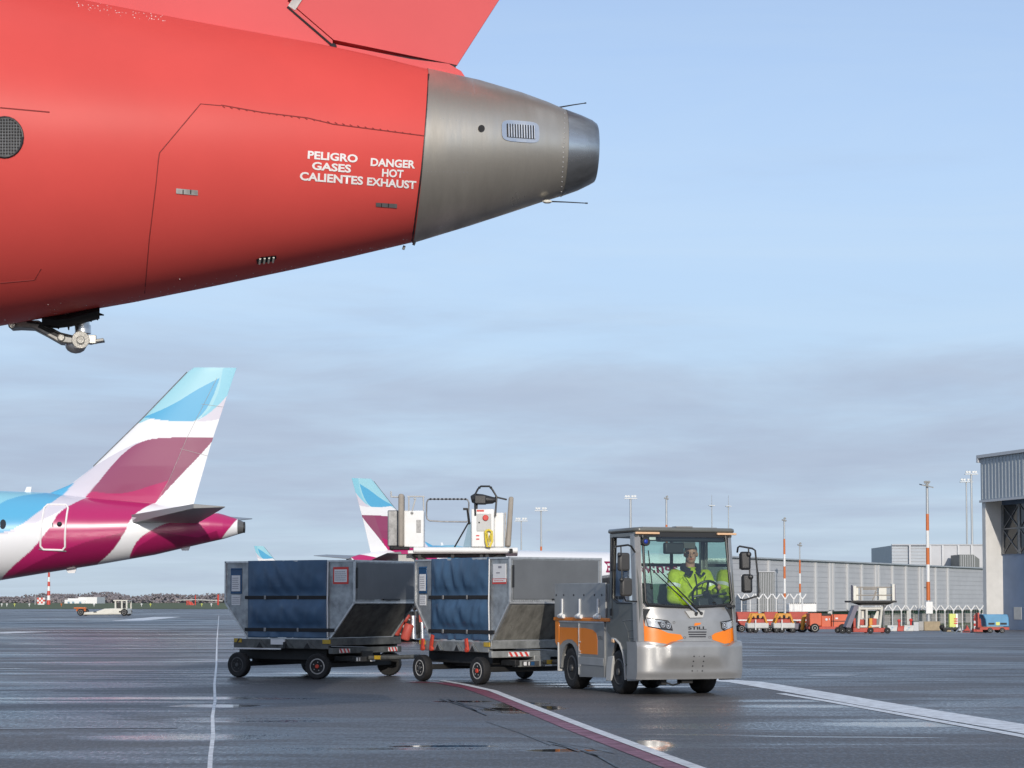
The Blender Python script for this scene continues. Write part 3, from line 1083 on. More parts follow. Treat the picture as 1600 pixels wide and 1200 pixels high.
# wings, engines and gear stand outside the picture on the left
for s in (-1, 1):
    mb = MB()
    mb.prism([(-16.5, s * .9, 2.1), (-11.6, s * .9, 2.1), (-10.4, s * 11.5, 2.9), (-11.6, s * 11.5, 2.9)], (0, 0, .22))
    mb.build('wing', 'plane_white', RED, bevel=.04)
    mb = MB()
    mb.loft([rring(x, 3.55, r_, 0, 32, s * 2.15) for x, r_ in ((-9.6, .62), (-9.3, .74), (-8, .80), (-6.9, .72), (-5.9, .5))])
    mb.bx(-9, -6.8, s * 1.2, s * 1.5, 3.45, 3.65)
    mb.build('engine', 'white', RED)
    mb = MB()
    mb.cyl((-12.6, s * 2.0, 2.2), (-12.6, s * 2.0, .42), .09)
    for d_ in (-.2, .2):
        mb.cyl((-12.6, s * 2.0 + d_ - .1, .42), (-12.6, s * 2.0 + d_ + .1, .42), .42, n=24, m=1)
    mb.build('main_gear', ['steel', 'tyre'], RED)
mb = MB()
mb.cyl((-24, 0, 1.9), (-24, 0, .22), .07)
for d_ in (-.16, .16):
    mb.cyl((-24, d_ - .06, .22), (-24, d_ + .06, .22), .22, n=20, m=1)
mb.build('nose_gear', ['steel', 'tyre'], RED)
# tail bumper under the belly
D0 = 12.0
q = lambda px, py, dy=0.0: RI @ P(px, py, D0 + dy)
q7 = lambda u, v, dy=0.0: q(*z7(u, v), dy)
mb = MB()
arm = [(28, 1082), (60, 1074), (128, 1072), (165, 1092), (218, 1121), (262, 1126), (268, 1148), (232, 1150), (196, 1146), (150, 1120), (108, 1098), (62, 1096), (30, 1098)]
mb.prism([q7(u, v, -.07) for u, v in arm], (0, .15, 0))
mb.cyl(q7(40, 1089, -.10), q7(40, 1089, .1), .022, n=12)
mb.cyl(q7(205, 1130, -.085), q7(205, 1130, .09), .024, n=12)
mb.build('skid_arm', 'machined', RED, bevel=.007)
mb = MB()
mb.prism([q7(u, v, -.078) for u, v in ((132, 1086), (196, 1117), (192, 1128), (126, 1096))], (0, .01, 0))
mb.tube([q7(90, 1078, -.09), q7(140, 1085, -.10), q7(200, 1116, -.09), q7(250, 1128, -.08)], .006, 6)
mb.build('arm_recess', 'chassis', RED)
mb = MB()
mb.cyl(q7(277, 1050), q7(277, 1090), .040, n=16)
mb.cyl(q7(277, 1090), q7(278, 1118), .047, n=16)
mb.cyl(q7(262, 1028), q7(270, 1055), .028, n=12)
mb.build('skid_strut', 'steel', RED)
mb = MB()
mb.cyl(q7(270, 1138, -.09), q7(270, 1138, .09), .052, n=18)
mb.cyl(q7(270, 1138, -.11), q7(270, 1138, -.09), .024, n=10)
mb.prism([q7(u, v, -.04) for u, v in ((282, 1122), (312, 1128), (318, 1136), (346, 1132), (348, 1142), (318, 1146), (300, 1150), (284, 1146))], (0, .08, 0))
mb.box(q7(308, 1137, -.05), (.05, .03, .05))
mb.cyl(q7(318, 1124, -.03), q7(322, 1152, -.03), .008, n=8)
mb.build('skid_joint', 'machined', RED, bevel=.005)
mb = MB()
pr = [(.0, .062), (.02, .060), (.038, .048), (.05, .028), (.055, .004)]
c0 = q7(254, 1153)
mb.loft([[c0 + Vector((r_ * math.cos(k * .314), r_ * .8 * math.sin(k * .314), -d_)) for k in range(20)] for d_, r_ in pr])
mb.build('skid_shoe', 'steel', RED, angle=50)
mb = MB()
for _ in range(120):
    u, v = random.uniform(150, 325), random.uniform(1042, 1078)
    if v > 1052 + 40 * (1 - abs((u - 200) / 110)) - (10 if u > 240 else 0):
        v = 1050
    c = q7(u, v, random.uniform(-.12, .12))
    mb.cyl(c, c + Vector((random.gauss(0, .02), random.gauss(0, .02), random.uniform(-.05, .03))), .014, .004, n=5)
mb.loft([[q7(uu, vv, .18 * math.cos(an)) + Vector((0, 0, .05 * math.sin(an))) for an in [k * math.pi / 6 for k in range(12)]] for uu, vv in ((140, 1066), (190, 1072), (240, 1066), (290, 1052), (334, 1040))])
mb.build('dust_boot', 'dark', RED)['kind'] = 'stuff'


# ------------------------------------------------------------------ parked airliners with striped tails
EYAW = R(2)
ED = 93.0
EO = P(242, 830, ED)
EO.z = 0
EW = thing('airplane', 'large white, blue and magenta airliner tail parked at the left edge', 'airplane', EO, EYAW, 'airliners with blue and magenta tails')
EM = EW.matrix_basis.copy()
EI = EM.inverted()
en = EM.to_3x3() @ Vector((0, 1, 0))


def ep(px, py, y=0.0):
    d = ray(px, py)
    o = EM @ Vector((0, y, 0))
    k = (o - CAM).dot(en) / d.dot(en)
    r_ = EI @ (CAM + d * k)
    return r_.x, r_.z


def eux(x, z):
    """side-view livery coordinates: axis plane -> drawing units"""
    px, py = proj(EM @ Vector((x, 0, z)))
    return px * 2.7275, (py - 540) * 2.7275


def inpoly(u, v, poly):
    c = False
    j = len(poly) - 1
    for i in range(len(poly)):
        (xi, yi), (xj, yj) = poly[i], poly[j]
        if (yi > v) != (yj > v) and u < (xj - xi) * (v - yi) / (yj - yi) + xi:
            c = not c
        j = i
    return c


def curve(*pts):
    """smooth run through the given points"""
    out = []
    n = len(pts)
    for i in range(n - 1):
        p0, p1, p2, p3 = pts[max(i - 1, 0)], pts[i], pts[i + 1], pts[min(i + 2, n - 1)]
        for k in range(6):
            t = k / 6
            out.append(tuple(0.5 * (2 * p1[a] + (p2[a] - p0[a]) * t + (2 * p0[a] - 5 * p1[a] + 4 * p2[a] - p3[a]) * t * t + (3 * p1[a] - p0[a] - 3 * p2[a] + p3[a]) * t ** 3) for a in (0, 1)))
    out.append(pts[-1])
    return out


C_W = (0.80, 0.80, 0.81)
C_CY = (0.34, 0.62, 0.70)
C_CY2 = (0.25, 0.56, 0.68)
C_BL = (0.10, 0.40, 0.63)
C_LV = (0.62, 0.59, 0.66)
C_RO = (0.27, 0.05, 0.125)
C_RO2 = (0.27, 0.075, 0.14)
C_MG = (0.44, 0.016, 0.125)
C_MG2 = (0.28, 0.009, 0.078)
C_GR = (0.10, 0.10, 0.10)
FINPAT = [
    (curve((600, 330), (650, 312), (700, 320), (770, 325), (835, 322)) + curve((835, 322), (905, 268), (950, 225), (985, 180), (1020, 140)) + [(1030, 60), (780, 60), (560, 330)], C_CY),
    (curve((838, 322), (895, 270), (930, 200), (950, 100)) + [(1030, 60), (1020, 140)] + curve((1020, 140), (985, 195), (940, 245), (890, 290), (838, 322)), C_CY2),
    (curve((612, 306), (690, 275), (760, 240), (840, 190), (938, 138)) + curve((938, 138), (905, 225), (870, 285), (832, 322)) + curve((832, 322), (770, 324), (700, 320), (612, 306)), C_BL),
    (curve((838, 324), (890, 290), (940, 245), (985, 195), (1020, 160)) + [(1000, 290)] + curve((1000, 290), (950, 308), (900, 320), (838, 326)), C_LV),
    ([(395, 520)] + curve((395, 520), (480, 470), (560, 428), (600, 412)) + curve((600, 412), (520, 480), (460, 545), (400, 625), (370, 655)) + [(330, 700), (250, 760), (230, 640), (310, 590)], C_LV),
    (curve((368, 650), (430, 575), (500, 490), (570, 430), (640, 402), (720, 394), (797, 391)) + [(920, 390), (905, 405)] + curve((905, 405), (850, 470), (770, 555), (662, 672)) + [(500, 690), (368, 650)], C_RO),
    ([(797, 391), (920, 390)] + curve((920, 390), (850, 470), (770, 555), (662, 672)) + curve((662, 672), (705, 600), (745, 520), (797, 391)), C_RO2),
    ([(368, 650)] + curve((368, 650), (395, 625), (480, 632), (560, 625), (640, 600), (722, 575)) + [(690, 640), (662, 676), (500, 700)], C_MG),
    ([(170, 640), (300, 590), (318, 585), (250, 665), (170, 670)], C_BL),
]
FUSPAT = [
    ([(-420, 560), (320, 580), (310, 595)] + curve((310, 595), (255, 660), (185, 722), (125, 770), (60, 800), (-40, 806), (-200, 780), (-330, 700), (-420, 600)), C_BL),
    ([(-420, 560), (190, 600)] + curve((190, 632), (120, 642), (60, 662), (0, 692), (-150, 720), (-300, 700), (-420, 600)), C_CY2),
    (curve((310, 592), (255, 660), (185, 722), (125, 770), (60, 800), (-40, 806)) + curve((-40, 812), (70, 806), (175, 768), (290, 705), (372, 652)) + [(420, 560)], C_LV),
    (curve((665, 668), (600, 715), (572, 750), (550, 800), (490, 880), (410, 935)) + [(200, 1010), (0, 1010)] + curve((8, 1000), (90, 935), (172, 868), (240, 785), (285, 712), (372, 652)) + [(500, 640)], C_MG),
    (curve((560, 770), (540, 800), (400, 838), (280, 882), (170, 930), (60, 985)) + [(60, 1020), (380, 980)] + curve((415, 935), (490, 880), (550, 800), (560, 770)), C_MG2),
    (curve((622, 815), (700, 770), (800, 740), (925, 715), (960, 712), (1015, 738)) + [(940, 832), (850, 880), (540, 940)] + curve((556, 908), (590, 850), (622, 815)), C_MG),
    ([(700, 800), (850, 820), (930, 790), (940, 832), (850, 880), (540, 940), (600, 860)], C_MG2),
    ([(1015, 690), (1100, 700), (1100, 900), (1014, 820)], C_GR),
]
FUSPAT[5] = (FUSPAT[5][0], C_MG)


def paint(o, pats, base=C_W):
    me = o.data
    at = me.color_attributes.new('livery', 'FLOAT_COLOR', 'POINT')
    buf = np.empty((len(me.vertices), 4), dtype=np.float32)
    bb = [(min(p[0] for p in pl), max(p[0] for p in pl), min(p[1] for p in pl), max(p[1] for p in pl)) for pl, _ in pats]
    for i, v in enumerate(me.vertices):
        u, w = eux(v.co.x, v.co.z)
        c = base
        for (pl, cc_), b in zip(pats, bb):
            if b[0] <= u <= b[1] and b[2] <= w <= b[3] and inpoly(u, w, pl):
                c = cc_
        buf[i] = (*c, 1)
    at.data.foreach_set('color', buf.ravel())


def estation(px, yt, yb):
    x1, z1 = ep(px, yt)
    x2, z2 = ep(px, yb)
    return (x1 + x2) / 2, (z1 + z2) / 2, (z1 - z2) / 2


est = [estation(*s) for s in ((0, 767, 907), (73, 770, 895), (147, 778, 883.5), (190, 781.5, 876), (242, 786, 867), (293, 792, 855), (330, 799, 846.5), (350, 804, 842), (372, 811, 835), (381, 815.5, 832.5))]
x0 = est[0][0]
epre = [(x0 - 32.3, 3.1, .05), (x0 - 31.8, 3.15, .6), (x0 - 30.9, 3.3, 1.1), (x0 - 29.6, 3.5, 1.6), (x0 - 28.2, 3.65, 1.92), (x0 - 26.5, 3.7, 2.03), (x0 - 4, 3.7, 2.05), (x0 - 2, 3.76, 2.06)]
full = epre + est
fx = np.array([s[0] for s in full])
fz = np.array([s[1] for s in full])
fr = np.array([s[2] for s in full])
xs = list(np.concatenate([np.linspace(fx[0], x0 - 2, 40), np.linspace(x0 - 2, fx[-1], 420)[1:]]))
mb = MB()
nseg = 200
mb.loft([[Vector((x, np.interp(x, fx, fr) * math.cos(2 * math.pi * i / nseg), np.interp(x, fx, fz) + np.interp(x, fx, fr) * math.sin(2 * math.pi * i / nseg))) for i in range(nseg)] for x in xs])
efus = mb.build('fuselage', 'livery', EW, angle=60)
paint(efus, FUSPAT)


def z6(u, v):
    return u / 2.7275, 540 + v / 2.7275


# fin as a lens-shaped surface between leading and trailing edge
LE = [(185, 640), (300, 592), (400, 515), (615, 305), (800, 113), (826, 94)]
TE = [(700, 700), (760, 700), (822, 688), (896, 430), (990, 148), (1008, 95)]
lev = [ep(*z6(*p)) for p in LE]
tev = [ep(*z6(*p)) for p in TE]
lz = [p[1] for p in lev]
tz_ = [p[1] for p in tev]


def le_at(z):
    return np.interp(z, lz, [p[0] for p in lev])


def te_at(z):
    return np.interp(z, sorted(tz_), [p[0] for p in sorted(tev, key=lambda p: p[1])])


ztop, zbot = lev[-1][1], ep(*z6(822, 700))[1] - .3
mb = MB()
for s in (-1, 1):
    def fn(a, b):
        z = zbot + (ztop - zbot) * a
        l, t = float(le_at(z)), float(te_at(z))
        ch = t - l
        hw_ = 0.055 * min(ch, 5) * (math.sqrt(max(b, 0)) * (1 - b) * 2.6) + .01
        return (l + ch * b, s * hw_, z)
    mb.grid(fn, np.linspace(0, 1, 170), np.concatenate([np.linspace(0, .1, 14), np.linspace(.1, 1, 130)[1:]]))
mb.grid(lambda a, b: (float(le_at(ztop)) + (float(te_at(ztop)) - float(le_at(ztop))) * a, (b - .5) * .12 * math.sqrt(a + .01) * (1.02 - a) * 1.5, ztop), np.linspace(0, 1, 12), (0, 1))
efin = mb.build('fin', 'livery', EW, angle=60)
paint(efin, FINPAT)
mb = MB()
mb.tube([(lev[i][0] - .02, 0, lev[i][1]) for i in (2, 3, 4)], .035, 6)
mb.build('leading_edge', 'grey_steel', EW)
mb = MB()
hin = [z6(797, 391), z6(930, 150)]
for a_, b_ in (((722, 575), (800, 391)), ((800, 391), (925, 140)), ((722, 575), (668, 668)), ((770, 440), (884, 470)), ((860, 250), (952, 262))):
    x_, z_ = ep(*z6(*a_))
    x2_, z2_ = ep(*z6(*b_))
    pts_ = []
    for k_ in range(9):
        xx, zz2 = x_ + (x2_ - x_) * k_ / 8, z_ + (z2_ - z_) * k_ / 8
        l_, t_ = float(le_at(zz2)), float(te_at(zz2))
        b_n = min(max((xx - l_) / (t_ - l_), 0), 1)
        pts_.append((xx, -(0.055 * min(t_ - l_, 5) * math.sqrt(b_n) * (1 - b_n) * 2.6 + .012), zz2))
    mb.tube(pts_, .010, 5)
    mb.build('rudder_seam', 'rim', EW)
    mb = MB()
# tail cone exhaust
xe, ze, re_ = est[-1]
mb = MB()
mb.cyl((xe - .1, 0, ze), (xe + .05, 0, ze), re_ * 1.02, n=24)
mb.build('exhaust_nozzle', 'chassis', EW)
# tailplanes
for s in (-1, 1):
    r1, z1 = ep(*z6(505, 768))
    zr = ep(0, 822)[1]
    mb = MB()
    xr0, xr1 = ep(*z6(555, 780))[0], ep(*z6(830, 800))[0]
    xt0 = xr0 + 3.5
    pts = [(xr0 - .2, s * .5, zr + .25, .20), (xr1 + .15, s * .5, zr + .12, .03), (xt0 + 1.45, s * 6.3, zr + .60, .02), (xt0 + .1, s * 6.3, zr + .63, .10)]
    top, bot = [Vector((a, b, c + d)) for a, b, c, d in pts], [Vector((a, b, c - d)) for a, b, c, d in pts]
    mb.add(top + bot, [(0, 1, 2, 3), (7, 6, 5, 4), (0, 1, 5, 4), (1, 2, 6, 5), (2, 3, 7, 6), (3, 0, 4, 7)])
    mb.build('tailplane', 'stab_grey', EW, bevel=.05)
    mb = MB()
    mb.tube([(xr0 - .24, s * .45, zr + .25), (xr0 + 2.0, s * 3.4, zr + .43)], .09, 8)
    mb.build('tailplane_edge', 'plane_white', EW)


# door, window, antenna on the near side
def esurf(u, v, off=.02):
    x, z = ep(*z6(u, v), -1.7)
    zc, r_ = np.interp(x, fx, fz), np.interp(x, fx, fr) + off
    dz = min(max(z - zc, -r_), r_)
    return Vector((x, -math.sqrt(max(0, r_ * r_ - dz * dz)), z))


mb = MB()
dr = []
for (u, v), (u2, v2) in (((184, 690), (172, 855)), ((183, 869), (262, 871)), ((274, 858), (283, 690)), ((272, 675), (196, 675))):
    dr += [(u + (u2 - u) * i / 12, v + (v2 - v) * i / 12) for i in range(13)]
mb.tube([esurf(*p) for p in dr], .045, 6, closed=True)
door = mb.build('door_outline', 'text_white', EW)
mb = MB()
mb.ball(esurf(253, 761, .01), .12, n=10)
mb.build('door_window', 'glass_dark', door)
mb = MB()
mb.tube([esurf(165, 868, .03), esurf(278, 876, .03)], .03, 6)
mb.build('door_sill', 'grey_steel', door)
mb = MB()
mb.tube([esurf(224, 756, .02), esurf(226, 772, .02)], .03, 6)
mb.build('door_handle', 'grey_steel', door)
wz = esurf(17, 762).z
for i in range(14):
    x = esurf(17, 762).x - .533 * 2 * i
    zc, r_ = np.interp(x, fx, fz), np.interp(x, fx, fr) + .012
    mb = MB()
    pts = []
    for k in range(14):
        an = 2 * math.pi * k / 14
        z = wz + .22 * math.sin(an)
        pts.append((x + .14 * math.cos(an), -math.sqrt(r_ * r_ - (z - zc) ** 2), z))
    mb.add(pts, [tuple(range(14))])
    mb.build('cabin_window', 'glass_dark', EW)
mb = MB()
a_ = ep(*z6(95, 628))
mb.prism([(a_[0], -.03, a_[1] - .2), (a_[0] + .35, -.03, a_[1] - .2), (a_[0] + .42, -.03, a_[1] + .28), (a_[0] + .2, -.03, a_[1] + .28)], (0, .06, 0))
mb.build('antenna', 'plane_white', EW)
for (u, v) in ((300, 964), (785, 868)):
    mb = MB()
    x, z = ep(*z6(u, v))
    mb.prism([(x - .25, -.03, z + .2), (x + .3, -.03, z + .2), (x + .2, -.03, z - .06), (x - .1, -.03, z - .06)], (0, .06, 0))
    mb.build('belly_antenna', 'plane_white', EW)
# wings, engines and gear (left of the picture)
for s in (-1, 1):
    mb = MB()
    mb.prism([(x0 - 15.5, s * 1.8, 2.3), (x0 - 8.8, s * 1.8, 2.3), (x0 - 6.2, s * 16.5, 3.2), (x0 - 7.8, s * 16.5, 3.2)], (0, 0, .3))
    mb.build('wing', 'stab_grey', EW, bevel=.08)
    mb = MB()
    mb.loft([[Vector((x, s * 5.7 + r_ * math.cos(k * .2618), 1.75 + r_ * math.sin(k * .2618))) for k in range(24)] for x, r_ in ((x0 - 17, .9), (x0 - 16.6, 1.02), (x0 - 14.5, 1.0), (x0 - 13, .7))])
    mb.build('engine', 'plane_white', EW)
    mb = MB()
    mb.cyl((x0 - 9.6, s * 3.6, 3), (x0 - 9.6, s * 3.6, .55), .16)
    for d_ in (-.45, .45):
        mb.cyl((x0 - 9.6, s * 3.6 + d_ - .17, .58), (x0 - 9.6, s * 3.6 + d_ + .17, .58), .58, n=24, m=1)
    mb.build('main_gear', ['steel', 'tyre'], EW)
mb = MB()
mb.cyl((x0 - 29.5, 0, 2), (x0 - 29.5, 0, .38), .11)
for d_ in (-.25, .25):
    mb.cyl((x0 - 29.5, d_ - .11, .38), (x0 - 29.5, d_ + .11, .38), .38, n=24, m=1)
mb.build('nose_gear', ['steel', 'tyre'], EW)

# two more of the fleet farther away, noses to the right
E2YAW = R(180 + 35)
finx, finz = ep(*z6(1008, 95))
t2 = P(549.5, 747, 178)
q2 = Matrix.Rotation(E2YAW, 3, 'Z') @ Vector((finx, 0, 0))
L2 = Vector((t2.x - q2.x, t2.y - q2.y, t2.z - finz))
EW2 = dup(EW, L2, E2YAW, 'white airliner with blue and magenta fin behind the tall lift platform')
E3YAW = R(180 + 35)
t3 = P(397, 853, 395)
q3 = Matrix.Rotation(E3YAW, 3, 'Z') @ Vector((finx, 0, 0))
dup(EW, Vector((t3.x - q3.x, t3.y - q3.y, t3.z - finz)), E3YAW, 'farthest airliner, only its pale blue fin tip showing above the left container')
# name on the second airliner's flank
E2M = Matrix.Translation(L2) @ Matrix.Rotation(E2YAW, 4, 'Z')
E2I = E2M.inverted()
n2 = E2M.to_3x3() @ Vector((0, 1, 0))


def e2surf(px, py):
    d = ray(px, py)
    o = E2M @ Vector((0, 1.95, 0))
    k = (o - CAM).dot(n2) / d.dot(n2)
    p = E2I @ (CAM + d * k)
    zc, r_ = np.interp(p.x, fx, fz), np.interp(p.x, fx, fr) + .03
    dz = min(max(p.z - zc, -r_), r_)
    return Vector((p.x, math.sqrt(r_ * r_ - dz * dz), p.z))


vs, fs = text_geo('Eurowings', .02)
mb = MB()
a, b, c = e2surf(946, 900), e2surf(1059, 899), e2surf(946, 877)
for i, (x, y) in enumerate(vs):
    pass
out = []
for x, y in vs:
    X = a.x + (b.x - a.x) * x
    Z = a.z + (c.z - a.z) * y
    zc, r_ = np.interp(X, fx, fz), np.interp(X, fx, fr) + .03
    dz = min(max(Z - zc, -r_), r_)
    out.append((X, math.sqrt(r_ * r_ - dz * dz), Z))
mb.add(out, fs)
mb.build('title_lettering', 'magenta', EW2, angle=180)


# ------------------------------------------------------------------ baggage containers on dollies
W2, B2, DP, HH, SL = 1.22, 0.78, 1.53, 1.14, 0.53
ZB = 0.594


def lettering_block(mb, o, ux, uz, w, h, rows, m):
    for i in range(rows):
        z = h * (1 - (i + .7) / (rows + .4))
        x = .0
        while x < w * .95:
            l = random.uniform(.05, .16) * w
            mb.box(Vector(o) + Vector(ux) * (x + l / 2) + Vector(uz) * z, (l * .8, .001, h / rows * .35), m)
            x += l + .02 * w
    return mb


def container(loc, yaw, label, slope_mat, white_label):
    t = thing('baggage_container', label, 'container', (loc[0], loc[1], ZB), -yaw, 'baggage containers on dollies')
    hexa = [(-B2, 0), (B2, 0), (W2, SL), (W2, HH), (-W2, HH), (-W2, SL)]
    mb = MB()
    mb.prism([(x, 0, z) for x, z in hexa], (0, DP, 0))
    mb.build('shell', 'alu', t)
    mb = MB()                                                   # bright edge profiles of both ends
    for y in (-.006, DP + .006):
        for (x, z), (x2, z2) in zip(hexa, hexa[1:] + hexa[:1]):
            d = Vector((x2 - x, 0, z2 - z))
            an = math.atan2(d.z, d.x)
            mb.box(((x + x2) / 2, y, (z + z2) / 2), (d.length + .03, .022, .026), rot=Matrix.Rotation(-an, 3, 'Y'))
    for x, z in hexa:
        mb.bx(x - .013, x + .013, 0, DP, z - .013, z + .013)
    mb.build('edge_profile', 'alu_edge', t)
    mb = MB()
    mb.bx(W2 + .004, W2 + .012, .05, DP - .05, SL + .05, HH - .03, 2)
    ep_mb = mb
    mb = MB()
    nx, nz = SL, -(W2 - B2)
    ln = math.hypot(nx, nz)
    nx, nz = nx / ln * .006, nz / ln * .006
    mb.prism([(B2 + nx + .01, .04, .03 + nz), (W2 + nx - .02, .04, SL - .03 + nz), (W2 + nx - .02, DP - .04, SL - .03 + nz), (B2 + nx + .01, DP - .04, .03 + nz)], (nx, 0, nz))
    mb.build('slope_panel', slope_mat, t)
    mb = ep_mb
    for k in range(40):
        y = .05 + (DP - .1) * k / 39
        mb.ball((W2 + .014, y, SL + .025), .006, n=5)
    mb.bx(W2 + .012, W2 + .03, DP * .45, DP * .72, SL + .035, SL + .055, 1)
    mb.bx(W2 + .012, W2 + .02, .03, .06, HH - .4, HH - .1, 1)
    mb.build('end_panel', ['alu_edge', 'black', 'end_panel'], t)
    # blue curtain with hanging folds
    mb = MB()
    x0_, x1_ = -.765, .725

    def fold(a, b):
        x = x0_ + (x1_ - x0_) * a
        z = .005 + (HH + .012) * b
        k = .018 * math.sin(9 * x + 5 * b + yaw * 9) + .012 * math.sin(23 * x + 7 * (1 - b) * x + 2 + yaw) + .010 * math.sin(17 * (x * .7 + b)) + .007 * math.sin(41 * x - 9 * b)
        bag = .045 * max(0, math.sin(math.pi * min(1, max(0, (b - .12) / .42)))) + .035 * max(0, math.sin(math.pi * min(1, max(0, (b - .55) / .45))))
        pin = min(1, 8 * abs(b - .53)) * min(1, 10 * abs(b - .11))
        e = min(1, 10 * a, 10 * (1 - a))
        dg = .012 * math.sin(14 * (x + z * (1.1 if yaw < .8 else .6)) + 3 * math.sin(4 * x + yaw)) * smooth(0, 1, abs(math.sin(3.1 * x + 2 * z)))
        return (x, -.014 - (bag * 1.15 + k * .35 + dg) * pin * e - .004, z)
    mb.grid(fold, np.linspace(0, 1, 70), np.linspace(0, 1, 60))
    cu_ = mb.build('curtain', 'curtain', t, angle=180)
    s_ = cu_.modifiers.new('thick', 'SOLIDIFY')
    s_.thickness = .004
    for z in (.605, .125):
        mb = MB()
        mb.bx(x0_ - .055, x1_ + (.14 if z < .3 else .02), -.034, -.014, z - .026, z + .026)
        mb.bx(x0_ + .32, x0_ + .36, -.042, -.03, z - .03, z + .03, 1)
        mb.bx(x0_ + .95, x0_ + .98, -.042, -.03, z - .03, z + .03, 1)
        mb.build('strap', ['strap', 'grey_steel'], t, bevel=.004)
    mb = MB()
    mb.tube([(x1_ + .02, -.02, .02), (x1_ + .018, -.03, .5), (x1_ + .02, -.02, HH - .01)], .010, 6)
    mb.build('lacing_rope', 'paper', t)
    # document pouch and labels
    mb = MB()
    mb.bx(-1.12, -.90, -.010, -.001, .66, 1.05)
    for q_ in range(6):
        mb.ball((-1.10 + .036 * q_, -.012, 1.03), .012, 0, n=6)
    po = mb.build('document_pouch', 'pouch', t, bevel=.006)
    mb = MB()
    mb.bx(-1.095, -.93, -.015, -.0095, .70, .94)
    lettering_block(mb, (-1.08, -.016, .72), (1, 0, 0), (0, 0, 1), .12, .20, 6, 1)
    mb.build('waybill', ['paper', 'ink'], po)
    mb = MB()
    mb.bx(-1.10, -.93, -.008, -.001, .49, .64)
    lettering_block(mb, (-1.085, -.009, .50), (1, 0, 0), (0, 0, 1), .14, .13, 4, 1)
    mb.build('label_sheet', ['paper', 'ink'], t)
    mb = MB()
    if white_label:
        mb.bx(.82, 1.13, -.010, -.001, .86, 1.06, 1)
        mb.bx(.82, 1.13, -.012, -.002, .81, .85, 1)
        mb.bx(.80, 1.13, -.006, -.001, .785, .86, 0)
        mb.bx(.95, 1.03, -.012, -.009, 1.0, 1.03, 2)
        mb.bx(.90, .99, -.012, -.009, .93, .945, 2)
        lettering_block(mb, (.84, -.0125, .815), (1, 0, 0), (0, 0, 1), .25, .03, 1, 0)
    else:
        mb.bx(.83, 1.11, -.006, -.001, .80, 1.05, 0)
        mb.bx(.855, 1.085, -.009, -.005, .83, 1.015, 1)
        lettering_block(mb, (.87, -.010, .84), (1, 0, 0), (0, 0, 1), .19, .16, 5, 2)
    mb.build('warning_label', ['label_red', 'paper', 'ink'], t)
    return t


C1 = (-3.324, 30.541, 0.566)
C2 = (-0.714, 28.812, 0.973)
container(C1, C1[2], 'blue curtained baggage container at the rear of the train, red bordered label on its side', 'slope_shaded', False)
container(C2, C2[2], 'blue curtained baggage container next to the tug, white and red notice on its side', 'slope', True)


def chevron(mb, x, y0, y1, z0, z1, n, mr, mw):
    """red and white slanted stripes on a plate facing +x"""
    mb.bx(x - .004, x, y0, y1, z0, z1, mw)
    w = (y1 - y0) / n
    for i in range(n):
        a = y0 + w * i
        s = w * .45
        pts = [(x + .002, min(y1, a + s), z0), (x + .002, min(y1, a + s * 2), z0), (x + .002, min(y1, a + s), z1), (x + .002, a, z1)]
        mb.prism(pts, (.002, 0, 0), mr)


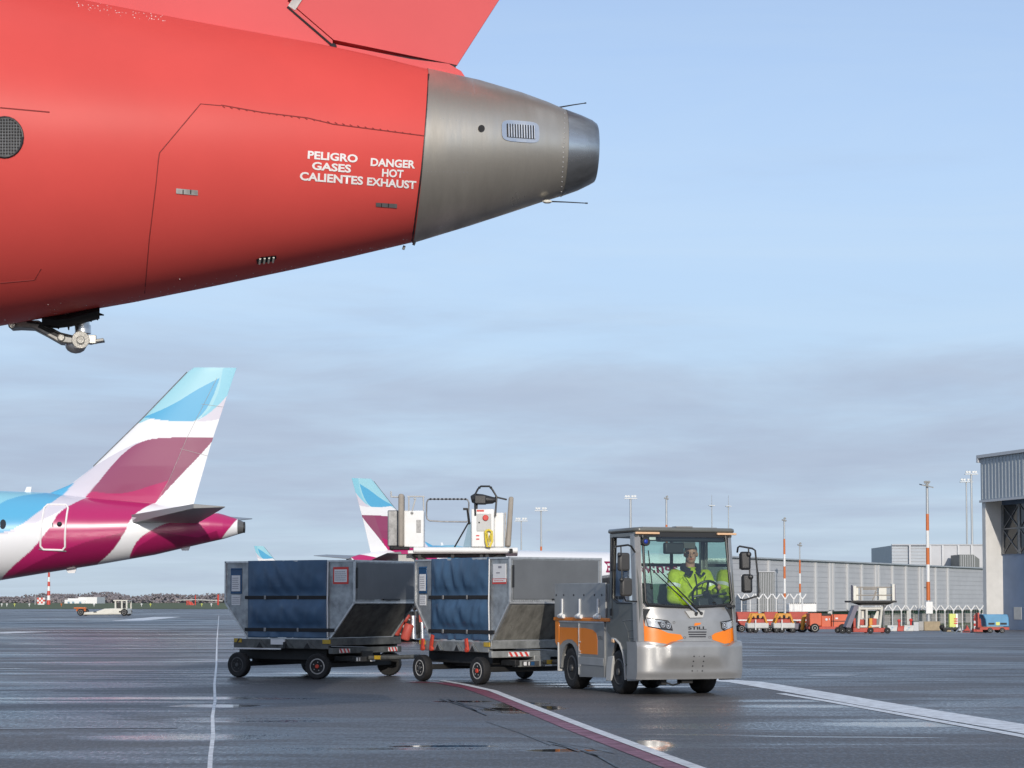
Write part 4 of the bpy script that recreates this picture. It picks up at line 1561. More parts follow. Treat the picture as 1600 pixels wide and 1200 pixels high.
def dolly(c, label, light):
    x, y, yaw = c
    t = thing('baggage_dolly', label, 'dolly', (x, y, 0), -yaw, 'baggage dollies in tow')
    fm = 'galv' if light else 'galv_dark'  # the rear dolly's shade is coloured into its darker frame
    mb = MB()
    mb.bx(-1.0, .80, -.07, .0, .44, .58)
    mb.bx(-1.0, .80, DP + .06, DP + .13, .44, .58)
    mb.bx(-1.0, -.90, 0, DP + .06, .44, .57)
    mb.bx(.80, .87, -.07, DP + .13, .49, .60)
    mb.bx(.80, .88, -.07, DP + .13, .37, .46)
    mb.bx(-.90, .80, 0, DP + .06, .50, .555)
    mb.build('deck_frame', fm, t, bevel=.008)
    mb = MB()
    for i in range(9):
        mb.cyl((-.8 + .19 * i, .02, .572), (-.8 + .19 * i, DP + .04, .572), .019, n=10)
        mb.build('deck_roller', 'steel', t)
        mb = MB()
    mb = MB()
    mb.bx(-1.05, .62, .12, DP - .06, .27, .44)
    mb.bx(-.95, .72, .30, DP - .3, .22, .30)
    mb.bx(-.90, -.72, -.02, DP + .06, .17, .24)
    mb.bx(.56, .74, -.02, DP + .06, .17, .24)
    mb.bx(.70, 1.05, .2, .28, .26, .34)
    mb.bx(.70, 1.05, DP - .25, DP - .17, .26, .34)
    mb.build('chassis', 'chassis', t, bevel=.008)
    mb = MB()                                                   # triangular gussets and guides along the side
    for gx in (-.48, .02, .42):
        mb.prism([(gx - .14, -.075, .45), (gx, -.075, .56), (gx + .14, -.075, .45)], (0, -.012, 0), 0)
        mb.prism([(gx - .06, -.086, .45), (gx, -.086, .53), (gx + .06, -.086, .45)], (0, -.008, 0), 1)
        mb.build('gusset', [fm, 'chassis', 'paper'], t)
        mb = MB()
    if not light:
        mb.bx(-.26, .0, -.10, -.075, .50, .58, 2)
        mb.bx(-1.0, -.08, -.085, -.073, .425, .446, 2)
        mb.build('side_guide', [fm, 'chassis', 'paper'], t)
    mb = MB()
    mb.bx(-.98, -.84, -.085, -.07, .525, .585)
    mb.bx(.70, .84, -.085, -.07, .52, .58)
    mb.prism([(-.93, -.087, .525), (-.90, -.087, .525), (-.86, -.087, .585), (-.89, -.087, .585)], (0, -.002, 0), 1)
    mb.build('hazard_plate', ['yellow', 'black'], t)
    mb = MB()
    if light:
        chevron(mb, .888, .20, .55, .385, .445, 4, 0, 1)
    else:
        chevron(mb, .888, .08, .34, .385, .445, 3, 0, 1)
        mb.build('chevron_plate', ['label_red', 'paper'], t)
        mb = MB()
        chevron(mb, .888, 1.30, 1.54, .385, .445, 3, 0, 1)
    mb.build('chevron_plate', ['label_red', 'paper'], t)
    if light:
        for lx, an, h_ in ((-.62, .25, .17), (.30, -.2, .12), (-.86, .1, .10)):
            mb = MB()
            mb.box((lx, -.10, .50 + h_ / 3), (.06, .03, h_ + .05), rot=Matrix.Rotation(an, 3, 'Y'))
            mb.cyl((lx, -.12, .47), (lx, -.08, .47), .035, n=12)
            mb.build('lock_lever', 'hub_red', t, bevel=.006)
    else:
        mb = MB()
        mb.box((.0, -.09, .49), (.05, .03, .10))
        mb.build('lock_lever', 'chassis', t, bevel=.006)
    mb = MB()                                                   # steering front axle beam with number plates
    mb.bx(.86, .93, .28, 1.30, .24, .33)
    mb.bx(.60, .90, .62, .90, .28, .40)
    mb.build('front_beam', 'galv' if light else 'chassis', t, bevel=.01)
    mb = MB()
    mb.bx(.932, .938, .40, .68, .25, .32, 1)
    mb.bx(.934, .939, .42, .47, .26, .31, 0)
    mb.bx(.934, .939, .50, .52, .26, .31, 0)
    mb.bx(.932, .938, .78, .90, .245, .325, 0)
    if light:
        mb.bx(.934, .939, .54, .60, .26, .31, 2)
    mb.build('number_plate', ['paper', 'rim_dark', 'pouch'], t)
    tw_ = -.10 if not light else 0.0
    for wx, ry in ((-.86, 0), (.64, tw_)):
        for wy, s in ((-.10, -1), (DP + .14, 1)):
            ax = Vector((math.sin(ry) * s * 3, s, 0))
            front_ = wx > 0
            wheel(t, 'wheel', (wx, wy, .19), ax, .19, .13, 'tyre', 'rim' if (front_ or light) else 'rim_dark', 'hub_red' if front_ else 'rim_dark')
    # tow bar
    mb = MB()
    mb.tube([(.9, DP / 2, .30), (1.35, DP / 2 + .03, .31), (1.75, DP / 2 + .06, .33)], .032, 8)
    mb.bx(1.04, 1.14, DP / 2 - .03, DP / 2 + .06, .28, .335, 1)
    mb.ball((1.78, DP / 2 + .06, .33), (.06, .05, .035), n=10)
    mb.build('tow_bar', ['galv_dark', 'yellow'], t)
    mb = MB()
    mb.cyl((-1.05, DP / 2, .31), (-1.25, DP / 2, .31), .035, n=10)
    mb.bx(-1.30, -1.22, DP / 2 - .06, DP / 2 + .06, .25, .37)
    mb.build('rear_hitch', 'chassis', t)
    return t


dolly(C1, 'dolly coloured dark for its shade, carrying the rear container with the red bordered label', False)
dolly(C2, 'pale galvanised dolly with red levers carrying the container next to the tug', True)


# ------------------------------------------------------------------ electric tow tug
TRZ = R(20 - 90)
TUG = thing('tow_tractor', 'silver and orange electric baggage tug with glazed cab and driver inside', 'tow tractor', (2.03, 25.21, 0), TRZ)
TM = TUG.matrix_basis.copy()
TI = TM.inverted()
T3 = TM.to_3x3()


def tz1(u, v):
    return u / 4 + 860, v / 4 + 800


def tf(u, v, a=.45):
    """zoomed pixel -> (left, up) on the cross plane at a metres forward"""
    d = ray(*tz1(u, v))
    n = T3 @ Vector((1, 0, 0))
    o = TM @ Vector((a, 0, 0))
    p = TI @ (CAM + d * ((o - CAM).dot(n) / d.dot(n)))
    return p.y, p.z


def ts(u, v, b=.64):
    """zoomed pixel -> (forward, up) on the right-hand flank"""
    d = ray(*tz1(u, v))
    n = T3 @ Vector((0, 1, 0))
    o = TM @ Vector((0, -b, 0))
    p = TI @ (CAM + d * ((o - CAM).dot(n) / d.dot(n)))
    return p.x, p.z


HW = .645


def fa(y, z):
    """front skin of the cab"""
    base = np.interp(z, (.45, .62, .80, .92, .97, 1.08, 1.14), (.40, .405, .395, .385, .375, .345, .335))
    return float(base) - .12 * min(1, abs(y) / HW) ** 5


def ba(y, z):
    """bumper skin"""
    bulge = .055 * smooth(.50, .30, abs(y)) * smooth(.30, .50, z)
    low = .035 * smooth(.50, .66, z) * smooth(.52, .68, abs(y)) * 0
    base = .47 + bulge - .10 * min(1, abs(y) / .70) ** 6
    return base - .03 * smooth(.30, .20, z) - .02 * smooth(.60, .66, z) - low


def btop(y):
    return .655 - .075 * smooth(.14, .26, abs(abs(y) - .40) * -1 + .26 + .0) * 0 - .055 * smooth(.24, .40, abs(y)) * smooth(.62, .46, abs(y))


mb = MB()
ys = np.linspace(-.70, .70, 57)
zz_ = np.linspace(0, 1, 22)
mb.grid(lambda y, t: (ba(y, .205 + (btop(y) - .205) * t), y, .205 + (btop(y) - .205) * t), ys, zz_)
mb.grid(lambda y, t: (ba(y, btop(y)) - .13 * t, y, btop(y) + .015 * math.sin(t * 3.1) * .6), ys, np.linspace(0, 1, 4))
mb.grid(lambda y, t: (ba(y, .205) - .25 * t, y, .205), ys, np.linspace(0, 1, 3))
for s in (-.70, .70):
    mb.grid(lambda t, w: (ba(s, .205 + (btop(s) - .205) * t) - .30 * w, s, .205 + (btop(s) - .205) * t), zz_, np.linspace(0, 1, 3))
mb.build('front_bumper', 'tug_silver', TUG, angle=50)
mb = MB()
for u in (897, 960):
    for v in (902, 933, 963, 994):
        y, z = tf(u, v, .52)
        mb.cyl((ba(y, z) - .004, y, z), (ba(y, z) + .003, y, z), .0095, n=10)
        mb.build('bolt_hole', 'black', TUG)
        mb = MB()
for v in (902, 994):
    y, z = tf(929, v, .52)
    mb.cyl((ba(y, z) - .004, y, z), (ba(y, z) + .003, y, z), .005, n=8)
    mb.build('bolt_hole', 'black', TUG)
    mb = MB()
# front mask
mb = MB()
zs = np.linspace(.50, 1.12, 30)
ys = np.linspace(-HW, HW, 49)


def top_z(y):
    return 1.09 + .035 * abs(y / HW) ** 2


mb.grid(lambda y, t: (fa(y, .5 + (top_z(y) - .5) * t), y, .5 + (top_z(y) - .5) * t), ys, np.linspace(0, 1, 30))
for s in (-HW, HW):
    mb.grid(lambda t, w: (fa(s, .5 + (top_z(s) - .5) * t) - .10 * w, s, .5 + (top_z(s) - .5) * t), np.linspace(0, 1, 30), (0, 1))
mb.grid(lambda y, t: (fa(y, top_z(y)) - .08 * t, y, top_z(y)), ys, (0, 1))
mb.build('front_mask', 'tug_silver', TUG, angle=50)


def fpatch(poly, off, a=.40, res=26):
    """polygon in zoomed pixels laid on the front mask as a gridded skin"""
    pts = [tf(u, v, a) for u, v in poly]
    bm = bmesh.new()
    vs_ = [bm.verts.new((0, y, z)) for y, z in pts]
    bm.faces.new(vs_)
    bmesh.ops.triangulate(bm, faces=bm.faces)
    bmesh.ops.subdivide_edges(bm, edges=bm.edges, cuts=7, use_grid_fill=True)
    q_ = MB()
    for v in bm.verts:
        v.co.x = fa(v.co.y, v.co.z) + off
    bm.verts.index_update()
    q_.add([v.co.copy() for v in bm.verts], [[v.index for v in f.verts] for f in bm.faces])
    bm.free()
    return q_


fpatch([(598, 655), (606, 712), (690, 735), (740, 757), (815, 766), (830, 792), (800, 800), (740, 826), (598, 806)], .004).build('orange_stripe', 'orange', TUG, angle=180)
fpatch([(1180, 668), (1176, 720), (1100, 738), (1030, 757), (1008, 772), (1012, 798), (1035, 806), (1090, 824), (1188, 812)], .004).build('orange_stripe', 'orange', TUG, angle=180)
for L_, dark, rings in (([(611, 661), (640, 667), (735, 681), (752, 703), (764, 737), (690, 730), (622, 716)], [(672, 686), (728, 684), (750, 706), (760, 734), (692, 727)], ((705, 704), (738, 712))),
                        ([(1070, 688), (1120, 682), (1174, 671), (1170, 712), (1090, 740), (1076, 728)], [(1074, 694), (1108, 688), (1112, 722), (1088, 736)], ((1093, 708),))):
    h_ = fpatch(L_, .007).build('headlight', 'lens', TUG, angle=180)
    fpatch(dark, .010).build('lamp_housing', 'lens_dark', h_, angle=180)
    mb = MB()
    for (u, v) in rings:
        y, z = tf(u, v, .40)
        x = fa(y, z)
        mb.tube([(x + .012, y + .026 * math.cos(k * .3927), z + .03 * math.sin(k * .3927)) for k in range(16)], .006, 6, closed=True)
        mb.ball((x + .006, y, z), (.010, .016, .018), n=8)
    mb.build('projector_ring', 'lens', h_)
    mb = MB()
    pts = [tf(u, v, .40) for u, v in L_]
    mb.tube([(fa(y, z) + .010, y, z) for y, z in pts], .0075, 6, closed=True)
    mb.build('lamp_trim', 'black', h_)
for (u, v) in ((775, 690), (838, 785), (995, 783)):
    y, z = tf(u, v, .40)
    mb = MB()
    mb.tube([(fa(y, z) + .004, y + .014 * math.cos(k * .5236), z + .014 * math.sin(k * .5236)) for k in range(12)], .003, 6, closed=True)
    mb.build('badge_ring', 'grey_steel', TUG)
# grille slots, maker's word and mark
for v in (750, 765, 779):
    mb = MB()
    a, b = tf(862 + (v - 750) * .15, v, .40), tf(975 - (v - 750) * .15, v, .40)
    q0, q1 = Vector((fa(*a) + .002, a[0], a[1])), Vector((fa(*b) + .002, b[0], b[1]))
    mb.tube([q0.lerp(q1, i / 6) for i in range(7)], .0075, 6)
    mb.build('grille_slot', 'lens_dark', TUG)


def ftext(s, bl, br, tl, mt, name, bold=.03):
    vs_, fs_ = text_geo(s, bold)
    mb_ = MB()
    a, b, c = tf(*bl, .40), tf(*br, .40), tf(*tl, .40)
    out_ = []
    for x, y in vs_:
        yy = a[0] + (b[0] - a[0]) * x + (c[0] - a[0]) * y
        zz = a[1] + (b[1] - a[1]) * x + (c[1] - a[1]) * y
        out_.append((fa(yy, zz) + .005, yy, zz))
    mb_.add(out_, fs_)
    return mb_.build(name, mt, TUG, angle=180)


ftext('STILL', (862, 735), (976, 735), (862, 715), 'black', 'maker_lettering')
mb = MB()
for q_ in ([(898, 710), (905, 694), (944, 692), (938, 703), (912, 711)],):
    pts = [tf(u, v, .40) for u, v in q_]
    mb.add([(fa(y, z) + .005, y, z) for y, z in pts], [tuple(range(len(pts)))])
mb.build('maker_mark', 'orange', TUG)
# cab shell: pillars, roof, doors
WT, WB = .215, .345                                               # windscreen plane, top and bottom
mb = MB()
for s in (-1, 1):
    mb.prism([(WB - .06, s * (HW - .04), .62), (WB + .02, s * (HW - .05), .62), (WB - .03, s * (HW + .02), .62), (WB - .16, s * (HW + .02), .62)],
             (WT - WB - .01, -s * .012, 1.345))
    mb.build('front_pillar', 'tug_silver', TUG, bevel=.012)
    mb = MB()
mb = MB()
for s in (-1, 1):
    mb.bx(-.60, -.53, s * (HW - .07), s * HW, .92, 1.98)
    mb.bx(-.60, .21, s * (HW - .055), s * (HW + .002), 1.925, 1.985)
    mb.build('rear_pillar', 'tug_dark', TUG, bevel=.010)
    mb = MB()
mb = MB()
mb.prism([(-.62, -HW - .02, 1.985), (.17, -HW - .02, 1.985), (.235, -HW + .03, 1.985), (.26, -.3, 1.985), (.26, .3, 1.985), (.235, HW, 1.985), (.17, HW + .055, 1.985), (-.62, HW + .055, 1.985)], (0, 0, .055))
mb.build('roof', 'tug_dark', TUG, bevel=.022, seg=3)
mb = MB()
y0_, z0_ = tf(790, 108, .2)
mb.bx(.12, .25, -.12, .10, 2.04, 2.058)
mb.bx(-.3, .1, -.5, .5, 2.04, 2.052)
mb.build('roof_plate', 'tug_silver', TUG, bevel=.004)
for (u0, u1, v) in ((530, 680, 127), (1040, 1160, 137)):
    a, b = tf(u0, v, .25), tf(u1, v, .25)
    mb = MB()
    mb.bx(.235, .268, a[0], b[0], 1.955, 1.982)
    mb.build('marker_strip', 'amber', TUG, bevel=.006)
mb = MB()                                                         # black header and sill around the windscreen
mb.bx(.195, .232, -.60, .60, 1.925, 1.984)
for s in (-1, 1):
    mb.tube([(WT + .006, s * .555, 1.95), (WT + (WB - WT) * .5 + .006, s * .565, 1.5), (WB + .006, s * .575, 1.15), (WB + .004, s * .545, 1.10)], .017, 8)
mb.tube([(WB + .012, .545, 1.105), (WB + .022, .3, 1.085), (WB + .026, 0, 1.075), (WB + .022, -.3, 1.085), (WB + .012, -.545, 1.105)], .016, 8)
mb.build('windscreen_frame', 'black', TUG)
mb = MB()


def wsf(y, z):
    t = (1.95 - z) / (1.95 - 1.09)
    return WT + (WB - WT) * t + .012 * (1 - (y / .57) ** 2)


mb.grid(lambda y, z: (wsf(y, z), y, z), np.linspace(-.565, .565, 15), np.linspace(1.085, 1.955, 12))
mb.build('windscreen', 'glass', TUG, angle=180)
# wipers
mb = MB()
base = tf(925, 632, .37)
for du, dv in ((-8, 2), (8, -4)):
    a, b = tf(925 + du, 632 + dv, .37), tf(640 + du * 2.2 + 4, 352 + dv, .30)
    p0, p1 = Vector((.385, a[0], a[1])), Vector((wsf(*b) + .03, b[0], b[1]))
    pm = p0.lerp(p1, .4)
    mb.tube([p0, p0.lerp(p1, .2) + Vector((.012, 0, 0)), pm + Vector((.01, 0, 0)), p1], [.012, .011, .009, .006], 6)
a, b = tf(612, 240, .27), tf(632, 480, .31)
mb.tube([(wsf(*a) + .022, a[0], a[1]), (wsf(*b) + .022, b[0], b[1])], .007, 6)
for (u, v) in ((905, 640), (938, 634)):
    y, z = tf(u, v, .37)
    mb.ball((.385, y, z), .025, n=10)
mb.build('wiper', 'black', TUG)
mb = MB()
a, b = tf(905, 625, .38), tf(815, 535, .36)
p0, p1 = Vector((.412, a[0], a[1])), Vector((.40, b[0], b[1]))
mb.tube([p0, p1], [.012, .008], 6)
mb.build('wiper_arm', 'steel', TUG)
mb = MB()
pts = [tf(u, v, .38) for u, v in ((842, 618), (966, 614), (950, 660), (868, 662))]
mb.prism([(fa(y, z) - .01, y, z) for y, z in pts], (.035, 0, 0))
mb.build('wiper_base', 'pale', TUG, bevel=.004)
mb = MB()
y, z = tf(1125, 592, .36)
mb.box((.365, y, z + .005), (.03, .12, .03))
mb.build('sill_bracket', 'black', TUG, bevel=.006)
# cab sides
DOOR = [ts(u, v) for u, v in ((372, 125), (505, 128), (528, 190), (556, 560), (556, 930), (470, 955), (462, 900), (440, 830), (408, 795), (385, 792), (352, 745), (350, 680), (368, 560))]
WIN = [ts(u, v) for u, v in ((396, 158), (500, 160), (520, 200), (545, 572), (415, 566), (386, 540))]


def flank(poly, s, y0, th, name, mt, hole=None, bevel=.0):
    mb_ = MB()
    if hole is None:
        mb_.prism([(x, -s * y0, z) for x, z in poly], (0, -s * th, 0))
    else:
        bm = bmesh.new()
        vo = [bm.verts.new((x, 0, z)) for x, z in poly]
        vi = [bm.verts.new((x, 0, z)) for x, z in hole]
        eo = [bm.edges.new((vo[i], vo[(i + 1) % len(vo)])) for i in range(len(vo))]
        ei = [bm.edges.new((vi[i], vi[(i + 1) % len(vi)])) for i in range(len(vi))]
        bmesh.ops.triangle_fill(bm, edges=eo + ei, use_beauty=True)
        bm.verts.index_update()
        F_ = [[v.index for v in f.verts] for f in bm.faces]
        V_ = [v.co.copy() for v in bm.verts]
        bm.free()
        k = len(V_)
        mb_.add([(v.x, -s * y0, v.z) for v in V_] + [(v.x, -s * (y0 + th), v.z) for v in V_], F_ + [[i + k for i in f] for f in F_])
        for lst in (list(range(len(poly))), list(range(len(poly), len(poly) + len(hole)))):
            n_ = len(lst)
            mb_.add([(V_[i].x, -s * y0, V_[i].z) for i in lst] + [(V_[i].x, -s * (y0 + th), V_[i].z) for i in lst], [(i, (i + 1) % n_, n_ + (i + 1) % n_, n_ + i) for i in range(n_)])
    return mb_.build(name, mt, TUG, angle=40)


for s in (1, -1):
    d_ = flank(DOOR, s, .612, .026, 'cab_door', 'tug_dark', WIN)
    mb = MB()
    mb.tube([(x, -s * .641, z) for x, z in WIN], .013, 8, closed=True)
    f_ = mb.build('window_frame', 'black', d_)
    mb = MB()
    mb.add([(x, -s * .625, z) for x, z in WIN], [tuple(range(len(WIN)))])
    mb.build('window_pane', 'glass', d_)
    mb = MB()
    for (u, v, h_) in ((386, 265, .42), (382, 625, .09)):
        x, z = ts(u, v)
        mb.box((x, -s * .648, z), (.035, .025, h_))
    mb.build('door_handle', 'black', d_, bevel=.008)
    # moulded ribs low on the door
    mb = MB()
    for pts in (((450, 680), (545, 672)), ((482, 742), (505, 895)), ((460, 690), (482, 742), (545, 735)), ((490, 790), (545, 785)), ((498, 840), (545, 838))):
        mb.tube([(ts(u, v)[0], -s * .638, ts(u, v)[1]) for u, v in pts], .006, 6)
    mb.build('door_rib', 'tug_dark', d_)
    mb = MB()                                                     # step and sill below the door
    sill = [ts(u, v) for u, v in ((472, 958), (553, 948), (556, 1056), (476, 1058), (468, 1010))]
    mb.prism([(x, -s * .60, z) for x, z in sill], (0, -s * .035, 0))
    mb.build('side_sill', 'tug_grey', TUG, bevel=.006)
    # pale wheel arch lip and mudguard behind the front wheel
    mb = MB()
    lip = [ts(u, v) for u, v in ((470, 1050), (466, 950), (455, 880), (435, 825), (408, 797), (385, 792))]
    mb.tube([(x, -s * .640, z) for x, z in lip], .016, 8)
    guard = [ts(u, v) for u, v in ((358, 905), (392, 898), (384, 960), (376, 1055), (345, 1055), (350, 960))]
    mb.prism([(x, -s * .60, z) for x, z in guard], (0, -s * .04, 0))
    mb.build('wheel_arch', 'pale', TUG, bevel=.006)
    mb = MB()
    x, z = ts(396, 805)
    mb.box((x, -s * .648, z), (.07, .03, .045))
    mb.build('turn_signal', 'amber', TUG, bevel=.008)
    mb = MB()
    up = [ts(u, v) for u, v in ((350, 690), (384, 790), (392, 898), (358, 905), (345, 1050), (352, 700))]
    mb.prism([(x, -s * .585, z) for x, z in ((-.80, .90), (-.56, .90), (-.50, .62), (-.60, .48), (-.66, .21), (-.82, .21))], (0, -s * .035, 0))
    mb.build('body_link', 'tug_grey', TUG)
    # load box: flank, orange swoosh, seam and fender flap
    mb = MB()
    arch = [(-1.99 + .30 * math.cos(R(a_)), .27 + .33 * math.sin(R(a_))) for a_ in range(0, 181, 15)]
    poly = [(-2.34, .885), (-.80, .885), (-.80, .19), (-1.66, .17)] + arch + [(-2.34, .20)]
    poly = [(-2.34, .885), (-.80, .885), (-.80, .19), (-1.64, .17)] + [p for p in arch if p[0] > -2.33] + [(-2.34, .27)]
    mb.prism([(x, -s * .600, z) for x, z in poly], (0, -s * .036, 0))
    mb.build('box_flank', 'tug_grey', TUG)
    mb = MB()
    sw = [(-2.335, .80), (-1.45, .80), (-1.18, .78), (-1.07, .74), (-1.03, .66), (-1.03, .47), (-1.62, .47), (-1.66, .53), (-1.75, .60), (-1.90, .645), (-2.05, .645), (-2.2, .62), (-2.335, .56)]
    mb.prism([(x, -s * .6362, z) for x, z in sw], (0, -s * .002, 0))
    mb.build('orange_swoosh', 'orange_side', TUG)
    mb = MB()
    mb.bx(-1.64, -.82, -s * .637, -s * .645, .33, .43, 0)
    mb.build('side_band', 'board', TUG, bevel=.004)
    mb = MB()
    x, z = ts(178, 690)
    mb.bx(-1.662, -1.645, -s * .637, -s * .646, .20, .86, 0)
    for z in (.62, .50, .47, .32):
        mb.ball((-1.60, -s * .642, z), .013, 0, n=6)
    mb.bx(-2.345, -.80, -s * .6, -s * .645, .868, .888, 0)
    mb.build('seam_strip', 'alu_edge', TUG)
    mb = MB()
    mb.bx(-2.39, -2.36, -s * .50, -s * .652, .22, .60)
    mb.build('fender_flap', 'pale', TUG, bevel=.006)
    # drop side with clamps and bolt heads
    mb = MB()
    mb.bx(-2.52, -.76, -s * .615, -s * .640, .935, 1.375)
    mb.build('drop_side', 'board', TUG, bevel=.005)
    mb = MB()
    for u in (38, 84, 146, 210, 276, 322):
        x, z = ts(u, 519)
        mb.cyl((x, -s * .638, z), (x, -s * .646, z), .014, n=10)
        mb.build('board_bolt', 'black', TUG)
        mb = MB()
    for u in (76, 185, 300):
        x, z = ts(u, 655)
        mb = MB()
        mb.bx(x - .022, x + .022, -s * .641, -s * .657, .94, 1.175)
        mb.cyl((x - .09, -s * .655, .945), (x + .09, -s * .655, .945), .028, n=12)
        mb.cyl((x, -s * .645, .94), (x, -s * .675, .98), .03, n=10)
        mb.build('board_clamp', 'white', TUG, bevel=.004)
    mb = MB()
    mb.bx(-2.54, -.62, -s * .56, -s * .648, .888, .932)
    mb.prism([(-2.50, -s * .50, .90), (-2.36, -s * .50, .90), (-2.36, -s * .50, .50), (-2.50, -s * .50, .60)], (0, -s * .14, 0))
    mb.build('bed_rail', 'orange_side', TUG, bevel=.006)
mb = MB()
mb.bx(-2.50, -2.46, -.6, .6, .5, .90)
mb.bx(-2.52, -.75, -.6, .6, .86, .90)
mb.bx(-.80, -.74, -.61, .61, .90, 1.36)
mb.bx(-2.52, -2.48, -.612, .612, .90, 1.36)
mb.bx(-2.46, -.82, -.52, .52, .30, .86)
mb.build('load_bed', 'board', TUG, bevel=.005)
vs, fs = text_geo('STILL', .02)
mb = MB()
mb.add([(-1.0 + .15 * x, -.639, .66 + .045 * y) for x, y in vs], fs)
mb.build('maker_lettering', 'tug_dark', TUG, angle=180)
# cab interior
mb = MB()
mb.bx(-.60, .20, -.60, .60, .40, .46)
mb.bx(-.62, -.585, -.60, .60, .46, 1.12)
mb.bx(-.62, -.585, -.60, .60, 1.58, 1.62)
mb.bx(-.615, -.590, .18, .22, 1.12, 1.95)
mb.bx(-.62, -.585, -.60, .60, 1.90, 1.985)
mb.bx(.18, .32, -.585, .585, .5, 1.05)
mb.build('cab_interior', 'seat', TUG, bevel=.006)
mb = MB()
mb.bx(-.603, -.598, -.59, .59, 1.12, 1.90)
mb.build('rear_window', 'glass', TUG)
mb = MB()
mb.box((.20, .33, 1.10), (.14, .34, .16), rot=Matrix.Rotation(R(-15), 3, 'Y'))
mb.box((.16, -.2, 1.03), (.25, .7, .08))
mb.bx(.10, .18, -.24, .02, 1.72, 1.86)
mb.bx(.02, .16, -.30, .58, 1.87, 1.94)
mb.build('dashboard', 'black', TUG, bevel=.02)
mb = MB()
y, z = tf(838, 208, .18)
mb.box((.15, y, z), (.03, .30, .075), rot=Matrix.Rotation(R(-6), 3, 'Z'))
mb.cyl((.15, y, z + .02), (.12, y, 1.95), .01, n=8)
mb.build('interior_mirror', 'mirror_shell', TUG, bevel=.015)
for sy in (.29, -.33):
    mb = MB()
    mb.box((-.22, sy, .86), (.44, .42, .14))
    mb.box((-.46, sy, 1.12), (.12, .42, .50), rot=Matrix.Rotation(R(-8), 3, 'Y'))
    mb.build('seat', 'seat', TUG, bevel=.05, seg=4)
SWC = Vector((.10, .335, 1.245))
swm = Matrix.Rotation(R(-58), 3, 'Y')
mb = MB()
mb.tube([SWC + swm @ Vector((.17 * math.cos(k * .19635), .17 * math.sin(k * .19635), 0)) for k in range(32)], .016, 8, closed=True)
for an in (20, 160, 270):
    mb.tube([SWC + swm @ Vector((.16 * math.cos(R(an + 90)), .16 * math.sin(R(an + 90)), 0)), SWC + swm @ Vector((0, 0, -.03))], .016, 6)
mb.ball(SWC + swm @ Vector((0, 0, -.03)), (.05, .05, .05), n=10)
mb.cyl(SWC + swm @ Vector((0, 0, -.03)), SWC + swm @ Vector((0, 0, -.28)), .04, n=10)
mb.tube([SWC + swm @ Vector((0, .05, -.06)), SWC + Vector((.03, .24, -.01)), SWC + Vector((.03, .27, .0))], [.012, .014, .016], 6)
mb.build('steering_wheel', 'black', TUG)
mb = MB()
y, z = tf(590, 185, .24)
mb.cyl((.20, y, z), (.285, y, z), .055, n=20)
mb.build('safety_lamp', 'black', TUG, bevel=.006)
mb = MB()
mb.ball((.285, y - .005, z), (.012, .026, .026), n=12)
mb.build('lamp_lens', 'blue_lens', TUG)
mb = MB()
y, z = tf(641, 161, .23)
mb.box((wsf(y, z) - .012, y, z), (.002, .085, .05))
mb.build('permit_sticker', 'paper', TUG)
# mirrors
def mirror(c, s, size, shell):
    mb_ = MB()
    mb_.box(c, size, rot=Matrix.Rotation(R(-14 * s), 3, 'Z'))
    o_ = mb_.build('mirror', shell, TUG, bevel=.03, seg=3)
    m2 = MB()
    m2.box(Vector(c) + Vector((-size[0] * .52, 0, 0)), (.004, size[1] * .85, size[2] * .88), rot=Matrix.Rotation(R(-14 * s), 3, 'Z'))
    m2.build('mirror_glass', 'steel', o_)
    return o_


def mz(u, v, a):
    y_, z_ = tf(u, v, a)
    return Vector((a, y_, z_))


for cuv, wh in (((457, 312), (.16, .22)), ((472, 470), (.16, .22))):
    o = mirror(mz(*cuv, .42), -1, (.075, *wh), 'mirror_shell')
for cuv, wh in (((1217, 305), (.135, .225)), ((1229, 447), (.13, .23))):
    o = mirror(mz(*cuv, .42), 1, (.075, *wh), 'black')
mb = MB()
mb.tube([mz(528, 250, .25), mz(505, 214, .38), mz(485, 206, .44), mz(405, 216, .46), mz(402, 225, .46)], .012, 8)
mb.tube([mz(440, 212, .45), mz(445, 330, .46), mz(450, 500, .46), mz(470, 555, .40), mz(540, 560, .3)], .009, 8)
mb.ball(mz(432, 266, .47), .03, n=8)
mb.ball(mz(445, 423, .47), .03, n=8)
mb.build('mirror_arm', 'black', TUG)
mb = MB()
mb.tube([mz(1168, 250, .25), mz(1172, 222, .36), mz(1182, 214, .42), mz(1262, 228, .44), mz(1280, 240, .44), mz(1296, 400, .44), mz(1306, 500, .44), mz(1296, 525, .44), mz(1205, 552, .36), mz(1190, 545, .3)], .012, 8)
mb.tube([mz(1238, 224, .44), mz(1246, 390, .44)], .010, 8)
mb.ball(mz(1240, 265, .46), .035, n=8)
mb.ball(mz(1252, 406, .46), .035, n=8)
mb.build('mirror_arm', 'black', TUG)
